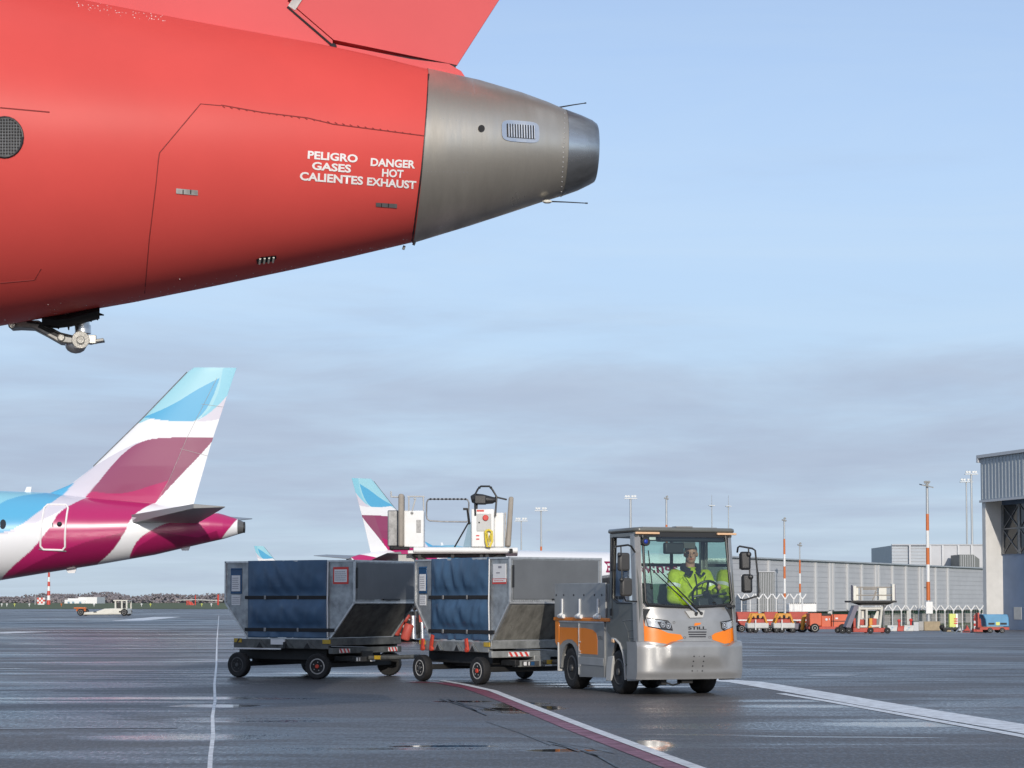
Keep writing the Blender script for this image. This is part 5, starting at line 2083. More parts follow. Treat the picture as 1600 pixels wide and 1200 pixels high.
# running gear
for wx, wy, s in ((-.41, -.525, -1), (-.41, .525, 1), (-1.98, -.525, -1), (-1.98, .525, 1)):
    wheel(TUG, 'wheel', (wx, wy, .272), (0, s, 0), .272, .20, 'tyre', 'rim_dark', 'rim_dark', tread=False, n=36)
mb = MB()
mb.bx(-.75, .30, -.42, .42, .22, .42)
mb.bx(-2.40, -.7, -.41, .41, .2, .5)
mb.cyl((-.41, -.45, .26), (-.41, .45, .26), .04)
mb.cyl((-1.98, -.45, .26), (-1.98, .45, .26), .06)
mb.bx(.20, .34, -.10, .05, .15, .22)
mb.bx(.15, .30, -.35, -.28, .13, .21)
mb.tube([(.28, -.28, .16), (.30, -.2, .13), (.28, -.1, .15)], .012, 6)
mb.bx(-2.62, -2.4, -.06, .06, .30, .38)
mb.build('chassis', 'chassis', TUG, bevel=.006)

# driver
DRV = thing('person', 'driver in a bright yellow high visibility jacket at the wheel of the tug', 'person', TM @ Vector((-.20, .29, .46)), TRZ)
DI = TM @ Vector((-.20, .29, .46))


def lump(mb_, a, b, ra, rb, n=12):
    a, b = Vector(a), Vector(b)
    k = 6
    mb_.tube([a.lerp(b, i / k) for i in range(k + 1)], [ra + (rb - ra) * i / k for i in range(k + 1)], n)
    mb_.ball(a, ra * 1.0, n=10)
    mb_.ball(b, rb * 1.0, n=10)


def remeshed(mb_, name, mt, parent, vox, sm=4):
    o_ = mb_.build(name, mt, parent, angle=180)
    r_ = o_.modifiers.new('remesh', 'REMESH')
    r_.mode = 'VOXEL'
    r_.voxel_size = vox
    r_.use_smooth_shade = True
    if sm:
        s_ = o_.modifiers.new('smooth', 'SMOOTH')
        s_.iterations = sm
        s_.factor = .5
    return o_


# local frame: x forward, y to the driver's left, z up from the cab floor; seat at 0.45
hd = Vector((-.02, 0, 1.265))
HT = Matrix.Translation(hd) @ Matrix.Rotation(R(-22), 4, 'Z') @ Matrix.Translation(-hd)
body = MB(HT)
body.ball(hd + Vector((0, 0, .035)), (.098, .078, .098), n=18)
body.ball(hd + Vector((.022, 0, -.045)), (.070, .062, .075), n=14)
body.ball(hd + Vector((.055, 0, -.082)), (.026, .03, .024), n=10)
body.tube([hd + Vector((.088, 0, .03)), hd + Vector((.103, 0, .0)), hd + Vector((.116, 0, -.022)), hd + Vector((.095, 0, -.035))], [.009, .012, .016, .010], 8)
for s in (-1, 1):
    body.ball(hd + Vector((.0, s * .08, .0)), (.022, .012, .034), n=8)
    body.ball(hd + Vector((.078, s * .032, .034)), (.014, .028, .008), n=8)
body.xf = Matrix.Identity(4)
lump(body, hd + Vector((-.02, 0, -.06)), (-.05, 0, 1.06), .058, .062)
lump(body, (-.05, 0, .98), (-.06, 0, .62), .13, .14)
for s in (-1, 1):
    lump(body, (-.06, s * .09, .52), (.34, s * .12, .50), .085, .062)
    lump(body, (.34, s * .12, .50), (.36, s * .12, .10), .055, .04)
    body.tube([(.30, s * .12, .05), (.38, s * .12, .06), (.50, s * .13, .03)], [.045, .05, .03], 10)
# hands on the wheel rim
rim = []
for s, an in ((1, 62), (-1, 205)):
    p = SWC + swm @ Vector((.17 * math.cos(R(an)), .17 * math.sin(R(an)), 0))
    q_ = p - Vector((-.20, .29, .46))
    rim.append((q_, an, s))
sh = {1: Vector((-.05, .205, 1.0)), -1: Vector((-.05, -.205, 1.0))}
elb = {1: Vector((.05, .29, .74)), -1: Vector((.02, -.27, .72))}
for q_, an, s in rim:
    rad = swm @ Vector((math.cos(R(an)), math.sin(R(an)), 0))
    tan = swm @ Vector((-math.sin(R(an)), math.cos(R(an)), 0))
    nrm = swm @ Vector((0, 0, 1))
    palm = q_ + rad * .012 + nrm * .026
    wr = palm + (elb[s] - palm).normalized() * .075
    lump(body, sh[s], elb[s], .052, .042)
    lump(body, elb[s], wr, .042, .027)
    body.tube([wr, palm], [.026, .030], 10)
    body.ball(palm, (.032, .032, .026), n=10)
    for f in range(4):
        b0 = palm + tan * (.028 - .0185 * f)
        ln = (.82, 1.0, .95, .75)[f]
        pts = [b0, b0 + rad * .022 * ln - nrm * .012, b0 + rad * .020 * ln - nrm * .040 * ln, b0 - rad * .006 - nrm * .050 * ln, b0 - rad * .022 - nrm * .040]
        body.tube(pts, [.0095, .009, .0085, .008, .0065], 8)
    body.tube([palm + tan * .02 - rad * .012, palm + tan * .045 - rad * .022 - nrm * .01, palm + tan * .066 - rad * .010 - nrm * .022], [.012, .0105, .008], 8)
remeshed(body, 'body', 'skin', DRV, .006, 2)
jk = MB()
lump(jk, (-.06, 0, .98), (-.06, 0, .60), .150, .165, 18)
jk.ball((-.055, 0, 1.0), (.125, .225, .085), n=18)
jk.ball((-.02, 0, .82), (.16, .215, .17), n=18)
jk.ball((-.03, 0, .64), (.17, .20, .14), n=16)
for q_, an, s in rim:
    wr = q_ + (elb[s] - q_).normalized() * .085
    lump(jk, sh[s], elb[s], .092, .074)
    lump(jk, elb[s], wr, .074, .048)
    jk.tube([elb[s].lerp(wr, .5), elb[s].lerp(wr, .6), elb[s].lerp(wr, .7)], [.066, .07, .062], 12)
    jk.tube([sh[s].lerp(elb[s], .35), sh[s].lerp(elb[s], .5), sh[s].lerp(elb[s], .62)], [.088, .096, .086], 12)
jo = remeshed(jk, 'jacket', 'hivis', DRV, .009, 3)
mb = MB()                                                         # navy collar, zip and waist panel
for k_ in range(2):
    mb.tube([(-.05 + .085 * math.cos(t) + .02, .10 * math.sin(t), 1.075 + .035 * k_ - .05 * max(0, math.cos(t)) + (.02 if math.cos(t) < 0 else 0)) for t in np.linspace(R(22), R(338), 22)], .036 - .006 * k_, 10)
for s in (-1, 1):
    mb.tube([(.075, s * .03, 1.05), (.125, s * .075, .99), (.09, s * .13, 1.03)], [.02, .012, .02], 8)
mb.build('collar', 'navy', DRV)
mb = MB()
mb.tube([(.095, 0, 1.02), (.125, .004, .95), (.147, .006, .85), (.148, .003, .70)], .008, 8)
for s in (-1, 1):
    mb.tube([(.10, s * .15, 1.0), (.13, s * .11, .93), (.146, s * .06, .84)], .005, 6)
mb.build('zip', 'navy', DRV)
mb = MB()
for s in (-1, 1):
    a, b = sh[s], elb[s]
    d_ = (b - a).normalized()
    mb.cyl(a + d_ * .12, a + d_ * .165, .096, .093, n=18)
mb.build('reflective_band', 'reflex', DRV)
tr = MB()
for s in (-1, 1):
    lump(tr, (-.06, s * .09, .53), (.34, s * .12, .51), .098, .075)
    lump(tr, (.34, s * .12, .51), (.36, s * .12, .12), .068, .055)
tr.ball((-.06, 0, .54), (.16, .19, .11), n=14)
remeshed(tr, 'trousers', 'navy', DRV, .012, 3)
ha = MB()
for (dx, dz, rx, ry, rz_) in ((-.012, .045, .098, .083, .098), (-.03, .0, .082, .084, .06)):
    ha.ball(hd + Vector((dx, 0, dz)), (rx, ry, rz_), n=16)
hv = []
hq = MB(HT)
for f in ha.f:
    c = sum((Vector(ha.v[i]) for i in f), Vector()) / len(f) - hd
    if c.x < .055 + (c.z - .085) * .55 and c.z > -.04:
        hq.add([ha.v[i] for i in f], [tuple(range(len(f)))])
hq.build('hair', 'hair', DRV, angle=180)
mb = MB(HT)
for s in (-1, 1):
    mb.ball(hd + Vector((.083, s * .032, .016)), (.012, .014, .010), n=8)
mb.build('eye', 'dark', DRV)
mb = MB(HT)
mb.tube([hd + Vector((.088, -.028, -.058)), hd + Vector((.099, 0, -.056)), hd + Vector((.088, .028, -.058))], [.004, .006, .004], 6)
mb.build('mouth', 'hub_red', DRV)


# ------------------------------------------------------------------ lift platform behind the containers
def pbox(mb_, x0_, y0_, x1_, y1_, D, depth, m=0, o=Vector()):
    a, b = P(x0_, y0_, D), P(x1_, y1_, D)
    return mb_.bx(a.x - o.x, b.x - o.x, D - o.y, D + depth - o.y, b.z - o.z, a.z - o.z, m)


def zl(u, v):
    return u / 4.4444 + 520, v / 4.4444 + 720


LD = 58.0
LO = Vector((P(722, 860, LD).x, LD, 0))
LIFT = thing('lift_platform', 'tall lift platform with white cabinets and rails above the containers', 'lift', LO)


def lq(u, v, dy=0.0):
    return P(*zl(u, v), LD + dy) - LO


def lbox(mb_, u0, v0, u1, v1, d0, d1, m=0):
    a, b = lq(u0, v0), lq(u1, v1)
    return mb_.bx(a.x, b.x, d0, d1, b.z, a.z, m)


mb = MB()
lbox(mb, 520, 622, 1285, 645, .0, 3.2)
mb.tube([lq(560, 620), lq(1285, 622)], .085, 12)
mb.build('deck', 'white', LIFT, bevel=.02)
mb = MB()
lbox(mb, 395, 596, 530, 618, -.05, .3)
mb.ball(lq(410, 606), .08, n=8)
lbox(mb, 1225, 612, 1250, 645, -.35, -.28)
mb.build('deck_bumper', 'dark', LIFT, bevel=.02)
mb = MB()
lbox(mb, 456, 230, 494, 598, -.15, .45)
mb.build('pillar', 'tan', LIFT, bevel=.06)
mb = MB()
pa = [lq(1222, 250), lq(1256, 250), lq(1236, 598), lq(1198, 598)]
mb.prism([p + Vector((0, -.15, 0)) for p in pa], (0, .6, 0))
mb.build('pillar', 'tan', LIFT, bevel=.05)
mb = MB()
lbox(mb, 376, 340, 452, 592, .3, 1.6)
mb.build('side_cabinet', 'grey_steel', LIFT, bevel=.03)
mb = MB()
lbox(mb, 494, 345, 632, 600, .0, .8)
cab = mb.build('control_cabinet', 'white', LIFT, bevel=.03)
mb = MB()
lbox(mb, 580, 410, 612, 500, -.01, .0)
mb.ball(lq(550, 362, -.01), .045, n=8)
mb.build('cabinet_panel', 'rim', cab)
mb = MB()
for a, b in (((528, 345), (528, 248)), ((632, 345), (628, 248)), ((518, 248), (638, 248)), ((575, 260), (552, 345)), ((560, 262), (575, 262)), ((404, 212), (406, 255)), ((406, 250), (460, 252))):
    mb.cyl(lq(*a), lq(*b), .022, n=8)
mb.build('cabinet_frame', 'pale', LIFT)
mb = MB()
loop = [(672, 266), (660, 272), (652, 290), (650, 380), (656, 405), (672, 416), (760, 422), (930, 424), (942, 410), (945, 290), (935, 270), (900, 266)]
mb.tube([lq(*p) for p in loop] + [lq(672, 266)], .022, 8)
for i in range(10):
    a = 672 + 27 * i
    mb.cyl(lq(a, 266, -.02), lq(a + 13, 266, -.02), .028, n=8, m=1)
mb.build('guard_rail', ['grey_steel', 'black'], LIFT)
mb = MB()
mb.cyl(lq(942, 430), lq(845, 600), .022, n=8)
mb.cyl(lq(935, 330), lq(948, 440), .035, n=8)
lbox(mb, 905, 328, 935, 342, -.1, .1)
mb.build('strut', 'chassis', LIFT)
mb = MB()
pa = [lq(905, 598), lq(945, 425), lq(968, 425), lq(965, 598)]
mb.prism(pa, (0, .3, 0))
mb.build('screen_panel', 'car_blue', LIFT)
mb = MB()
lbox(mb, 962, 335, 1122, 600, -.1, .9)
cb2 = mb.build('control_cabinet', 'white', LIFT, bevel=.03)
mb = MB()
lbox(mb, 1000, 368, 1100, 490, -.125, -.10, 0)
lbox(mb, 1012, 424, 1022, 434, -.15, -.12, 1)
mb.build('cabinet_panel', ['pale', 'black'], cb2, bevel=.01)
mb = MB()
p = lq(1061, 396, -.14)
mb.cyl(p, p - Vector((0, .04, 0)), .085, n=18)
mb.build('stop_button', 'label_red', cb2, bevel=.03)
mb = MB()
for v in (516, 540):
    lbox(mb, 996, v, 1018, v + 9, -.11, -.10)
lbox(mb, 1000, 342, 1050, 354, -.11, -.10)
mb.build('cabinet_label', 'label_red', cb2)
mb = MB()
lbox(mb, 1122, 360, 1188, 600, .0, .9)
mb.build('side_cabinet', 'white', LIFT, bevel=.03)
mb = MB()
lbox(mb, 1192, 360, 1204, 596, -.05, .3)
mb.build('edge_post', 'grey_steel', LIFT)
mb = MB()
mb.tube([lq(1060, 488, -.2), lq(1064, 560, -.22), lq(1072, 596, -.2), lq(1090, 598, -.25), lq(1106, 560, -.2), lq(1104, 490, -.2), lq(1085, 480, -.2), lq(1060, 488, -.2)], .035, 8)
mb.tube([lq(1070, 500, -.28), lq(1085, 580, -.3), lq(1098, 505, -.28)], .03, 8)
mb.build('cable_hose', 'hose', LIFT)
mb = MB()
mb.tube([lq(990, 380, -.12), lq(985, 240, -.1), lq(1008, 196), lq(1028, 177), lq(1088, 177), lq(1108, 200), lq(1138, 250), lq(1128, 385, -.12)], .028, 8)
mb.ball(lq(1018, 186), .04, n=8)
mb.ball(lq(1098, 186), .04, n=8)
mb.build('roll_bar', 'black', LIFT)
mb = MB()
mb.tube([lq(960, 268), lq(985, 262), lq(1040, 268), lq(1110, 274), (lq(1135, 268))], [.10, .15, .15, .10, .06], 12)
lbox(mb, 985, 240, 1065, 300, -.2, .5)
mb.cyl(lq(1000, 300), lq(998, 345), .03)
mb.cyl(lq(1125, 250), lq(1210, 270), .025)
mb.build('operator_seat', 'black', LIFT, bevel=.04)
mb = MB()                                                         # scissor legs and red under-frame
for s in (.2, 2.8):
    mb.tube([lq(560, 650, s), lq(700, 720, s), Vector((.9, s, .9))], .06, 8)
    mb.tube([lq(1190, 650, s), lq(1000, 720, s), Vector((-1.4, s, .9))], .06, 8)
lbox(mb, 550, 645, 1200, 660, .2, 2.8)
for u in (590, 820, 1020, 1060):
    lbox(mb, u, 650, u + 22, 690, .1, .5)
mb.build('scissor_leg', 'chassis', LIFT)
mb = MB()
lbox(mb, 450, 645, 560, 700, .4, 1.6)
mb.build('under_plate', 'pale', LIFT)
mb = MB()
mb.bx(-2.1, 1.7, -.1, 3.4, .38, .75)
mb.bx(-2.0, -1.75, -.15, .2, .4, 1.2)
for a, b in (((616, 992), (628, 962)), ((628, 962), (638, 968)), ((632, 1000), (640, 975))):
    mb.tube([P(*a, LD - .3) - LO, P(*b, LD - .3) - LO], .14, 8)
mb.build('base_frame', 'red_gse', LIFT, bevel=.04)
mb = MB()
mb.cyl(P(646, 998, LD - .2) - LO, P(645, 962, LD - .2) - LO, .09, n=12)
mb.cyl(P(651, 998, LD - .1) - LO, P(649, 955, LD - .1) - LO, .10, n=12, m=1)
mb.cyl(P(660, 998, LD - .1) - LO, P(659, 972, LD - .1) - LO, .07, n=12)
mb.build('hydraulic_ram', ['steel', 'black'], LIFT)
for wx in (-1.6, 1.2):
    for wy, s in ((-.1, -1), (3.3, 1)):
        wheel(LIFT, 'wheel', (wx, wy, .42), (0, s, 0), .42, .28, tread=False)

# ------------------------------------------------------------------ light masts
def mast(px, ytop, D, r, stripes, head, label, name='light_mast', col='mast_orange', plain=False):
    o = G(px, D)
    t = thing(name, label, 'light mast' if head != 'none' else 'mast', o, 0, 'light masts')
    ht = P(px, ytop, D).z - o.z
    mb_ = MB()
    ys_ = [(o.z, None)]
    cuts = sorted([P(px, s_[0], D).z - o.z for s_ in stripes] + [P(px, s_[1], D).z - o.z for s_ in stripes])
    rad = lambda z_: r * (1.15 - .45 * z_ / ht)
    mb_.tube([(0, 0, ht * k / 10) for k in range(11)], [rad(ht * k / 10) for k in range(11)], 14)
    mb_.build('pole', 'mast', t)
    for (y0_, y1_, c_) in stripes:
        z1_, z0_ = P(px, y0_, D).z - o.z, P(px, y1_, D).z - o.z
        b_ = MB()
        b_.cyl((0, 0, max(z0_, 0.02)), (0, 0, z1_), rad(z0_) + .012, rad(z1_) + .012, n=16)
        b_.build('painted_band', c_, t)
    k = D / FPX
    h_ = MB()
    if head == 'dark':
        h_.prism([(-9 * k, -6 * k, ht - 2 * k), (9 * k, -6 * k, ht - 6 * k), (11 * k, 6 * k, ht - 5 * k), (-11 * k, 6 * k, ht)], (0, 0, 1.6 * k))
        for x in (-3, 0, 3):
            h_.box((x * k, 0, ht + 3.5 * k), (3.2 * k, 2 * k, 4 * k), rot=Matrix.Rotation(R(25 * x / 3 + 12), 3, 'Y'))
        h_.box((0, 0, ht), (4 * k, 4 * k, 3 * k))
    elif head == 'small':
        h_.box((0, 0, ht + 1 * k), (7 * k, 5 * k, 2 * k), rot=Matrix.Rotation(R(15), 3, 'Y'))
        h_.box((1 * k, 0, ht + 4 * k), (3 * k, 3 * k, 3 * k), rot=Matrix.Rotation(R(-20), 3, 'Y'))
    elif head == 'wide':
        h_.box((0, 0, ht - 1 * k), (20 * k, 6 * k, 1.2 * k))
        for x in (-7, -3, 3, 7):
            h_.box((x * k, 0, ht + 2.5 * k), (3.5 * k, 3 * k, 3 * k), rot=Matrix.Rotation(R(-3 * x), 3, 'Y'))
    elif head == 'ring':
        h_.box((0, 0, ht), (9 * k, 9 * k, 1.0 * k))
        h_.box((-2 * k, 0, ht - .9 * k), (2 * k, 2 * k, 1 * k))
        h_.cyl((0, 0, ht), (0, 0, ht + 17 * k), .5 * k, .3 * k, n=8)
    if head != 'none':
        h_.build('lamp_head', 'lamp_head' if head in ('dark', 'small') else 'mast', t)
    return t


O_, Wh = 'mast_orange', 'white'
m1 = mast(1449.5, 757, 229, .20, [(803, 829, O_), (829, 856, Wh), (856, 882, O_), (882, 909, Wh), (909, 938, O_)], 'dark', 'tall orange and white banded light mast nearest the hangar, on a buff block')
mb = MB()
k = 229 / FPX
mb.bx(-5 * k, 6 * k, -6 * k, -2.5 * k, 25 * k, 44 * k)
mb.build('switch_box', 'white', m1, bevel=.05)
mb = MB()
mb.ball((-5 * k, -2 * k, 66 * k), 1.6 * k, n=8)
mb.build('warning_lamp', 'lamp_head', m1)
mast(1225.5, 814, 262, .15, [(842, 866, O_), (866, 885, Wh), (885, 904, O_), (904, 927, Wh), (927, 936, O_)], 'small', 'orange and white banded light mast rising behind the orange trailers')
mast(1249.5, 853, 300, .14, [(875, 896, O_), (896, 912, Wh), (912, 926, O_), (926, 943, Wh), (943, 955, O_)], 'small', 'shortest orange and white banded light mast, right of its taller neighbour')
mast(985.5, 778, 280, .20, [], 'wide', 'plain pale light mast left above the tug roof, with a wide lamp bar')
mast(1041.5, 780, 285, .18, [(820, 860, O_)], 'small', 'light mast above the middle of the tug roof with a tilted lamp head')
mast(1112.5, 790, 420, .14, [], 'ring', 'left one of two thin hazy masts above the right of the tug roof')
mast(1138.5, 791, 420, .14, [], 'ring', 'right one of two thin hazy masts above the right of the tug roof')
mast(845.5, 797, 300, .16, [(854, 864, O_)], 'wide', 'pale light mast with an orange foot between the lift and the tug')
mast(814.5, 813, 330, .13, [], 'wide', 'smaller pale light mast close to the right of the lift')
mast(1519, 740, 440, .28, [], 'wide', 'taller of two thin pale masts beside the hangar')
mast(1511, 752, 455, .22, [], 'wide', 'shorter of two thin pale masts beside the hangar')

# ------------------------------------------------------------------ terminal hall with ribbed grey cladding
A0, A1 = Vector((1120 - 800, 0, 0)) / FPX * 250, None
ta, tb = Vector(((1105 - 800) / FPX * 290, 290, 0)), Vector(((1545 - 800) / FPX * 405, 405, 0))
TER = thing('terminal_hall', 'long grey clad terminal hall with pale upright rails behind the fence', 'building', ta)
td = (tb - ta)
tl = td.length
td.normalize()
tn = Vector((td.y, -td.x, 0))                                    # faces the apron (towards the left and front)
if tn.y > 0:
    tn = -tn
BZ = -3.1
ZT = P(1150, 872, 301).z


def tq(s, d, z):
    return td * s - tn * d + Vector((0, 0, z))


mb = MB()
mb.add([tq(0, 0, BZ + 2.6), tq(tl, 0, BZ + 2.6), tq(tl, 25, BZ + 2.6), tq(0, 25, BZ + 2.6), tq(0, 0, ZT), tq(tl, 0, ZT), tq(tl, 25, ZT), tq(0, 25, ZT)],
       [(0, 1, 5, 4), (1, 2, 6, 5), (2, 3, 7, 6), (3, 0, 4, 7), (4, 5, 6, 7), (0, 1, 2, 3)])
mb.build('cladding', 'clad', TER)
mb = MB()
for i in range(9):                                               # horizontal joints between sheets
    z = BZ + 3.0 + i * (ZT - BZ - 3) / 9
    mb.add([tq(0, -.04, z), tq(tl, -.04, z), tq(tl, -.04, z + .05), tq(0, -.04, z + .05)], [(0, 1, 2, 3)])
mb.build('sheet_joint', 'clad_joint', TER)['kind'] = 'stuff'
mb = MB()
mb.add([tq(-.5, -.5, ZT), tq(tl, -.5, ZT), tq(tl, .6, ZT), tq(-.5, .6, ZT), tq(-.5, -.5, ZT + .22), tq(tl, -.5, ZT + .22), tq(tl, .6, ZT + .22), tq(-.5, .6, ZT + .22)],
       [(0, 1, 5, 4), (1, 2, 6, 5), (2, 3, 7, 6), (3, 0, 4, 7), (4, 5, 6, 7), (0, 1, 2, 3)])
mb.build('eaves', 'clad2', TER)


def t_at(px):
    d = ray(px, 930)
    d.z = 0
    # intersect with facade line
    a = d.x * td.y - d.y * td.x
    return ((ta.x * d.y - ta.y * d.x)) / (d.x * td.y - d.y * td.x) * 1.0


for px in (1200, 1273.5, 1295.5, 1300.5, 1323, 1345.5, 1367.5, 1372, 1393.5, 1414.5, 1436, 1441, 1461, 1480):
    s = t_at(px)
    mb = MB()
    w = .15
    mb.add([tq(s - w * 1.6, -.02, BZ + 2.8), tq(s + w * 1.6, -.02, BZ + 2.8), tq(s + w * 1.6, -.35, BZ + 2.8), tq(s - w * 1.6, -.35, BZ + 2.8), tq(s - w * 1.6, -.02, ZT - .2), tq(s + w * 1.6, -.02, ZT - .2), tq(s + w * 1.6, -.35, ZT - .2), tq(s - w * 1.6, -.35, ZT - .2)],
           [(0, 1, 5, 4), (1, 2, 6, 5), (2, 3, 7, 6), (3, 0, 4, 7), (4, 5, 6, 7), (0, 1, 2, 3)])
    mb.build('upright_rail', 'clad_line', TER)
mb = MB()                                                         # recessed ground floor
mb.add([tq(0, 1.5, BZ), tq(tl, 1.5, BZ), tq(tl, 1.5, BZ + 2.6), tq(0, 1.5, BZ + 2.6)], [(0, 1, 2, 3)])
mb.add([tq(0, 1.4, BZ + 1.9), tq(tl, 1.4, BZ + 1.9), tq(tl, 1.4, BZ + 2.45), tq(0, 1.4, BZ + 2.45)], [(0, 1, 2, 3)], 1)
for i in range(26):
    s = 3 + i * tl / 26
    mb.add([tq(s, 1.3, BZ), tq(s + 1.2, 1.3, BZ), tq(s + 1.2, 1.3, BZ + 2.2), tq(s, 1.3, BZ + 2.2)], [(0, 1, 2, 3)], 2)
mb.build('ground_floor', ['conc', 'green', 'clad_dark'], TER)
for px in (1297, 1345, 1420):
    s = t_at(px)
    mb = MB()
    mb.box(tq(s, .1, BZ + 1.3), (.7, .7, 2.6))
    mb.build('column', 'pale', TER)
# grey stair box in front of the hall, higher hall and its hanging walkway
sb = G(1198, 286)
SH_ = thing('service_hut', 'dark ribbed grey box standing against the terminal cladding beside the tug mirrors', 'hut', sb)
mb = MB()
a, b = P(1186, 894, 286), P(1210.5, 940, 286)
mb.bx(a.x - sb.x, b.x - sb.x, 0, 3, 0, a.z - sb.z)
mb.build('wall', 'clad_dark', SH_)
mb = MB()
for i in range(9):
    x = a.x - sb.x + (b.x - a.x) * (i + .5) / 9
    mb.bx(x - .03, x + .03, -.05, 0, .1, a.z - sb.z - .1)
mb.bx(a.x - sb.x - .06, b.x - sb.x + .06, -.1, 3, a.z - sb.z, a.z - sb.z + .1)
mb.build('wall_rib', 'clad', SH_)
ho = G(1480, 415)
HAL = thing('tall_hall', 'taller blue grey hall rising over the terminal roof left of the hangar', 'building', ho)
mb = MB()
a, b = P(1402, 851, 415), P(1560, 960, 415)
zt = a.z - ho.z
xl, xm, xr = a.x - ho.x, P(1462, 900, 415).x - ho.x, b.x - ho.x
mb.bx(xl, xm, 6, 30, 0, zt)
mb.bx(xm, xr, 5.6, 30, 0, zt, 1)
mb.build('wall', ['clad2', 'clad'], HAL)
mb = MB()
for i in range(13):
    z = zt * .45 + i * zt * .55 / 13
    mb.bx(xl, xm - .02, 5.9, 6, z, z + .12)
mb.bx(xl - .1, xr, 5.4, 6.0, zt, zt + .25)
mb.build('wall_joint', 'clad_joint', HAL)['kind'] = 'stuff'
for px in (1430, 1462.5, 1482, 1507, 1528):
    x = P(px, 900, 415).x - ho.x
    mb = MB()
    mb.bx(x - .18, x + .18, 5.2, 5.55, 0, zt)
    mb.build('upright_rail', 'clad_line' if px > 1440 else 'clad', HAL)
mb = MB()
a, b = P(1504, 866, 408), P(1536, 897, 408)
mb.prism([(a.x - ho.x, -4, a.z - ho.z), (b.x - ho.x - 1.2, -4, a.z - ho.z), (b.x - ho.x, -4, a.z - ho.z - .9), (b.x - ho.x, -4, b.z - ho.z - 1), (b.x - ho.x - 1.4, -4, b.z - ho.z + .3), (a.x - ho.x, -4, b.z - ho.z + .2)], (0, 8, 0))
mb.build('hanging_walkway', 'clad_dark', HAL)
mb = MB()
for i in range(7):
    x = a.x - ho.x + .3 + i * .45
    mb.bx(x, x + .08, -4.08, -4, b.z - ho.z + .4, a.z - ho.z - .1)
mb.build('walkway_rib', 'clad', HAL)

# ------------------------------------------------------------------ hangar at the right edge
hc = Vector(((1533.5 - 800) / FPX * 235, 235, gz(54, 235)))
HRZ = -R(73.5)
HG = thing('hangar', 'big grey hangar with a blue sliding door at the right edge', 'building', hc, HRZ)
hz0 = lambda py, D=235: P(1534, py, D).z - hc.z
ztop, zlow = hz0(716), hz0(782)
mb = MB()
mb.bx(0, 70, -.0, 40, zlow, ztop)
mb.build('fascia', 'hangar', HG)
mb = MB()
for i in range(90):
    x = .2 + i * .75
    mb.bx(x, x + .22, -.05, 0, zlow + .1, ztop - .1)
mb.build('fascia_rib', 'hangar', HG)
mb = MB()
mb.bx(-.35, 70, -.35, .6, ztop, ztop + .35)
mb.bx(-.35, 0, -.35, 40, ztop - .5, ztop + .1)
mb.bx(-.12, 70, -.16, 0, zlow - .25, zlow)
mb.build('roof_edge', 'clad_line', HG)
mb = MB()
mb.bx(0, .8, .12, 2.4, 0, zlow)
mb.build('corner_pier', 'pier', HG, bevel=.03)
mb = MB()
mb.bx(.8, 70, 2.25, 2.6, 0, zlow)
mb.build('sliding_door', 'hangar_door', HG)
mb = MB()
z0_, z1_ = hz0(866), hz0(787)
mb.bx(1.2, 60, 2.15, 2.25, z0_, z1_ - .2)
wn = mb.build('door_window', 'glass_dark', HG)
mb = MB()
for i in range(16):
    x = 1.2 + i * 3.6
    mb.bx(x - .2, x + .2, 2.05, 2.15, z0_, z1_ - .2)
    for k_ in range(2):
        za, zb = z0_ + (z1_ - .2 - z0_) * k_ / 2, z0_ + (z1_ - .2 - z0_) * (k_ + 1) / 2
        mb.tube([(x, 2.1, za), (x + 3.6, 2.1, zb)], .06, 6)
        mb.tube([(x + 3.6, 2.1, za), (x, 2.1, zb)], .06, 6)
mb.bx(1.2, 60, 2.05, 2.15, (z0_ + z1_) / 2 - .1, (z0_ + z1_) / 2 + .05)
mb.build('window_frame', 'grey_steel', HG)
mb = MB()
for x in (3.2, 5.4, 11):
    mb.bx(x, x + 1.6, 2.2, 2.25, 1.2, 2.6)
    mb.build('door_panel', 'pale', HG)
    mb = MB()
mb = MB()
mb.box((7.2, 3, ztop + 1.0), (.25, .25, 2.0))
mb.box((7.2, 3, ztop + 2.1), (1.3, .7, .3))
mb.cyl((5.5, 3, ztop), (5.5, 3, ztop + 1.1), .2)
mb.build('roof_vent', 'white', HG)

# ------------------------------------------------------------------ security fence with forked tops
def fence(pxs, ybase_d, ytop, label):
    o = G(pxs[0], ybase_d)
    t = thing('security_fence', label, 'fence', o, 0, 'security fences with forked posts')
    prev = None
    k = ybase_d / FPX
    wires = MB()
    for i, px in enumerate(pxs):
        p = G(px, ybase_d) - o
        zt_ = P(px, ytop, ybase_d).z - o.z - 10 * k
        mb_ = MB()
        mb_.cyl(p, (p.x, p.y, zt_), .055, n=8)
        for s_ in (-1, 1):
            mb_.cyl((p.x, p.y, zt_ - .1), (p.x + s_ * 6 * k, p.y, zt_ + 7 * k), .085, .075, n=8)
        mb_.build('post', 'white', t)
        if prev is not None:
            for j in range(6):
                z_ = .1 + (zt_ - .1) * j / 5
                wires.cyl((prev.x, prev.y, z_), (p.x, p.y, z_), .014, n=4)
            for j in range(4):
                x_ = prev.x + (p.x - prev.x) * (j + .5) / 4
                wires.cyl((x_, p.y, .1), (x_, p.y, zt_), .010, n=4)
        prev = p
    wires.build('mesh_panel', 'grey_steel', t)
    return t


fence([1380 + 13.6 * i for i in range(12)], 232, 943, 'longer forked top fence running behind the barriers to the hangar')
fence([1158 + 13.6 * i for i in range(8)], 222, 925, 'shorter forked top fence behind the two hooped carts')


# ------------------------------------------------------------------ apron equipment on the right
def gthing(name, label, cat, px, D, group=None):
    o = G(px, D)
    return thing(name, label, cat, o, 0, group), o, D / FPX


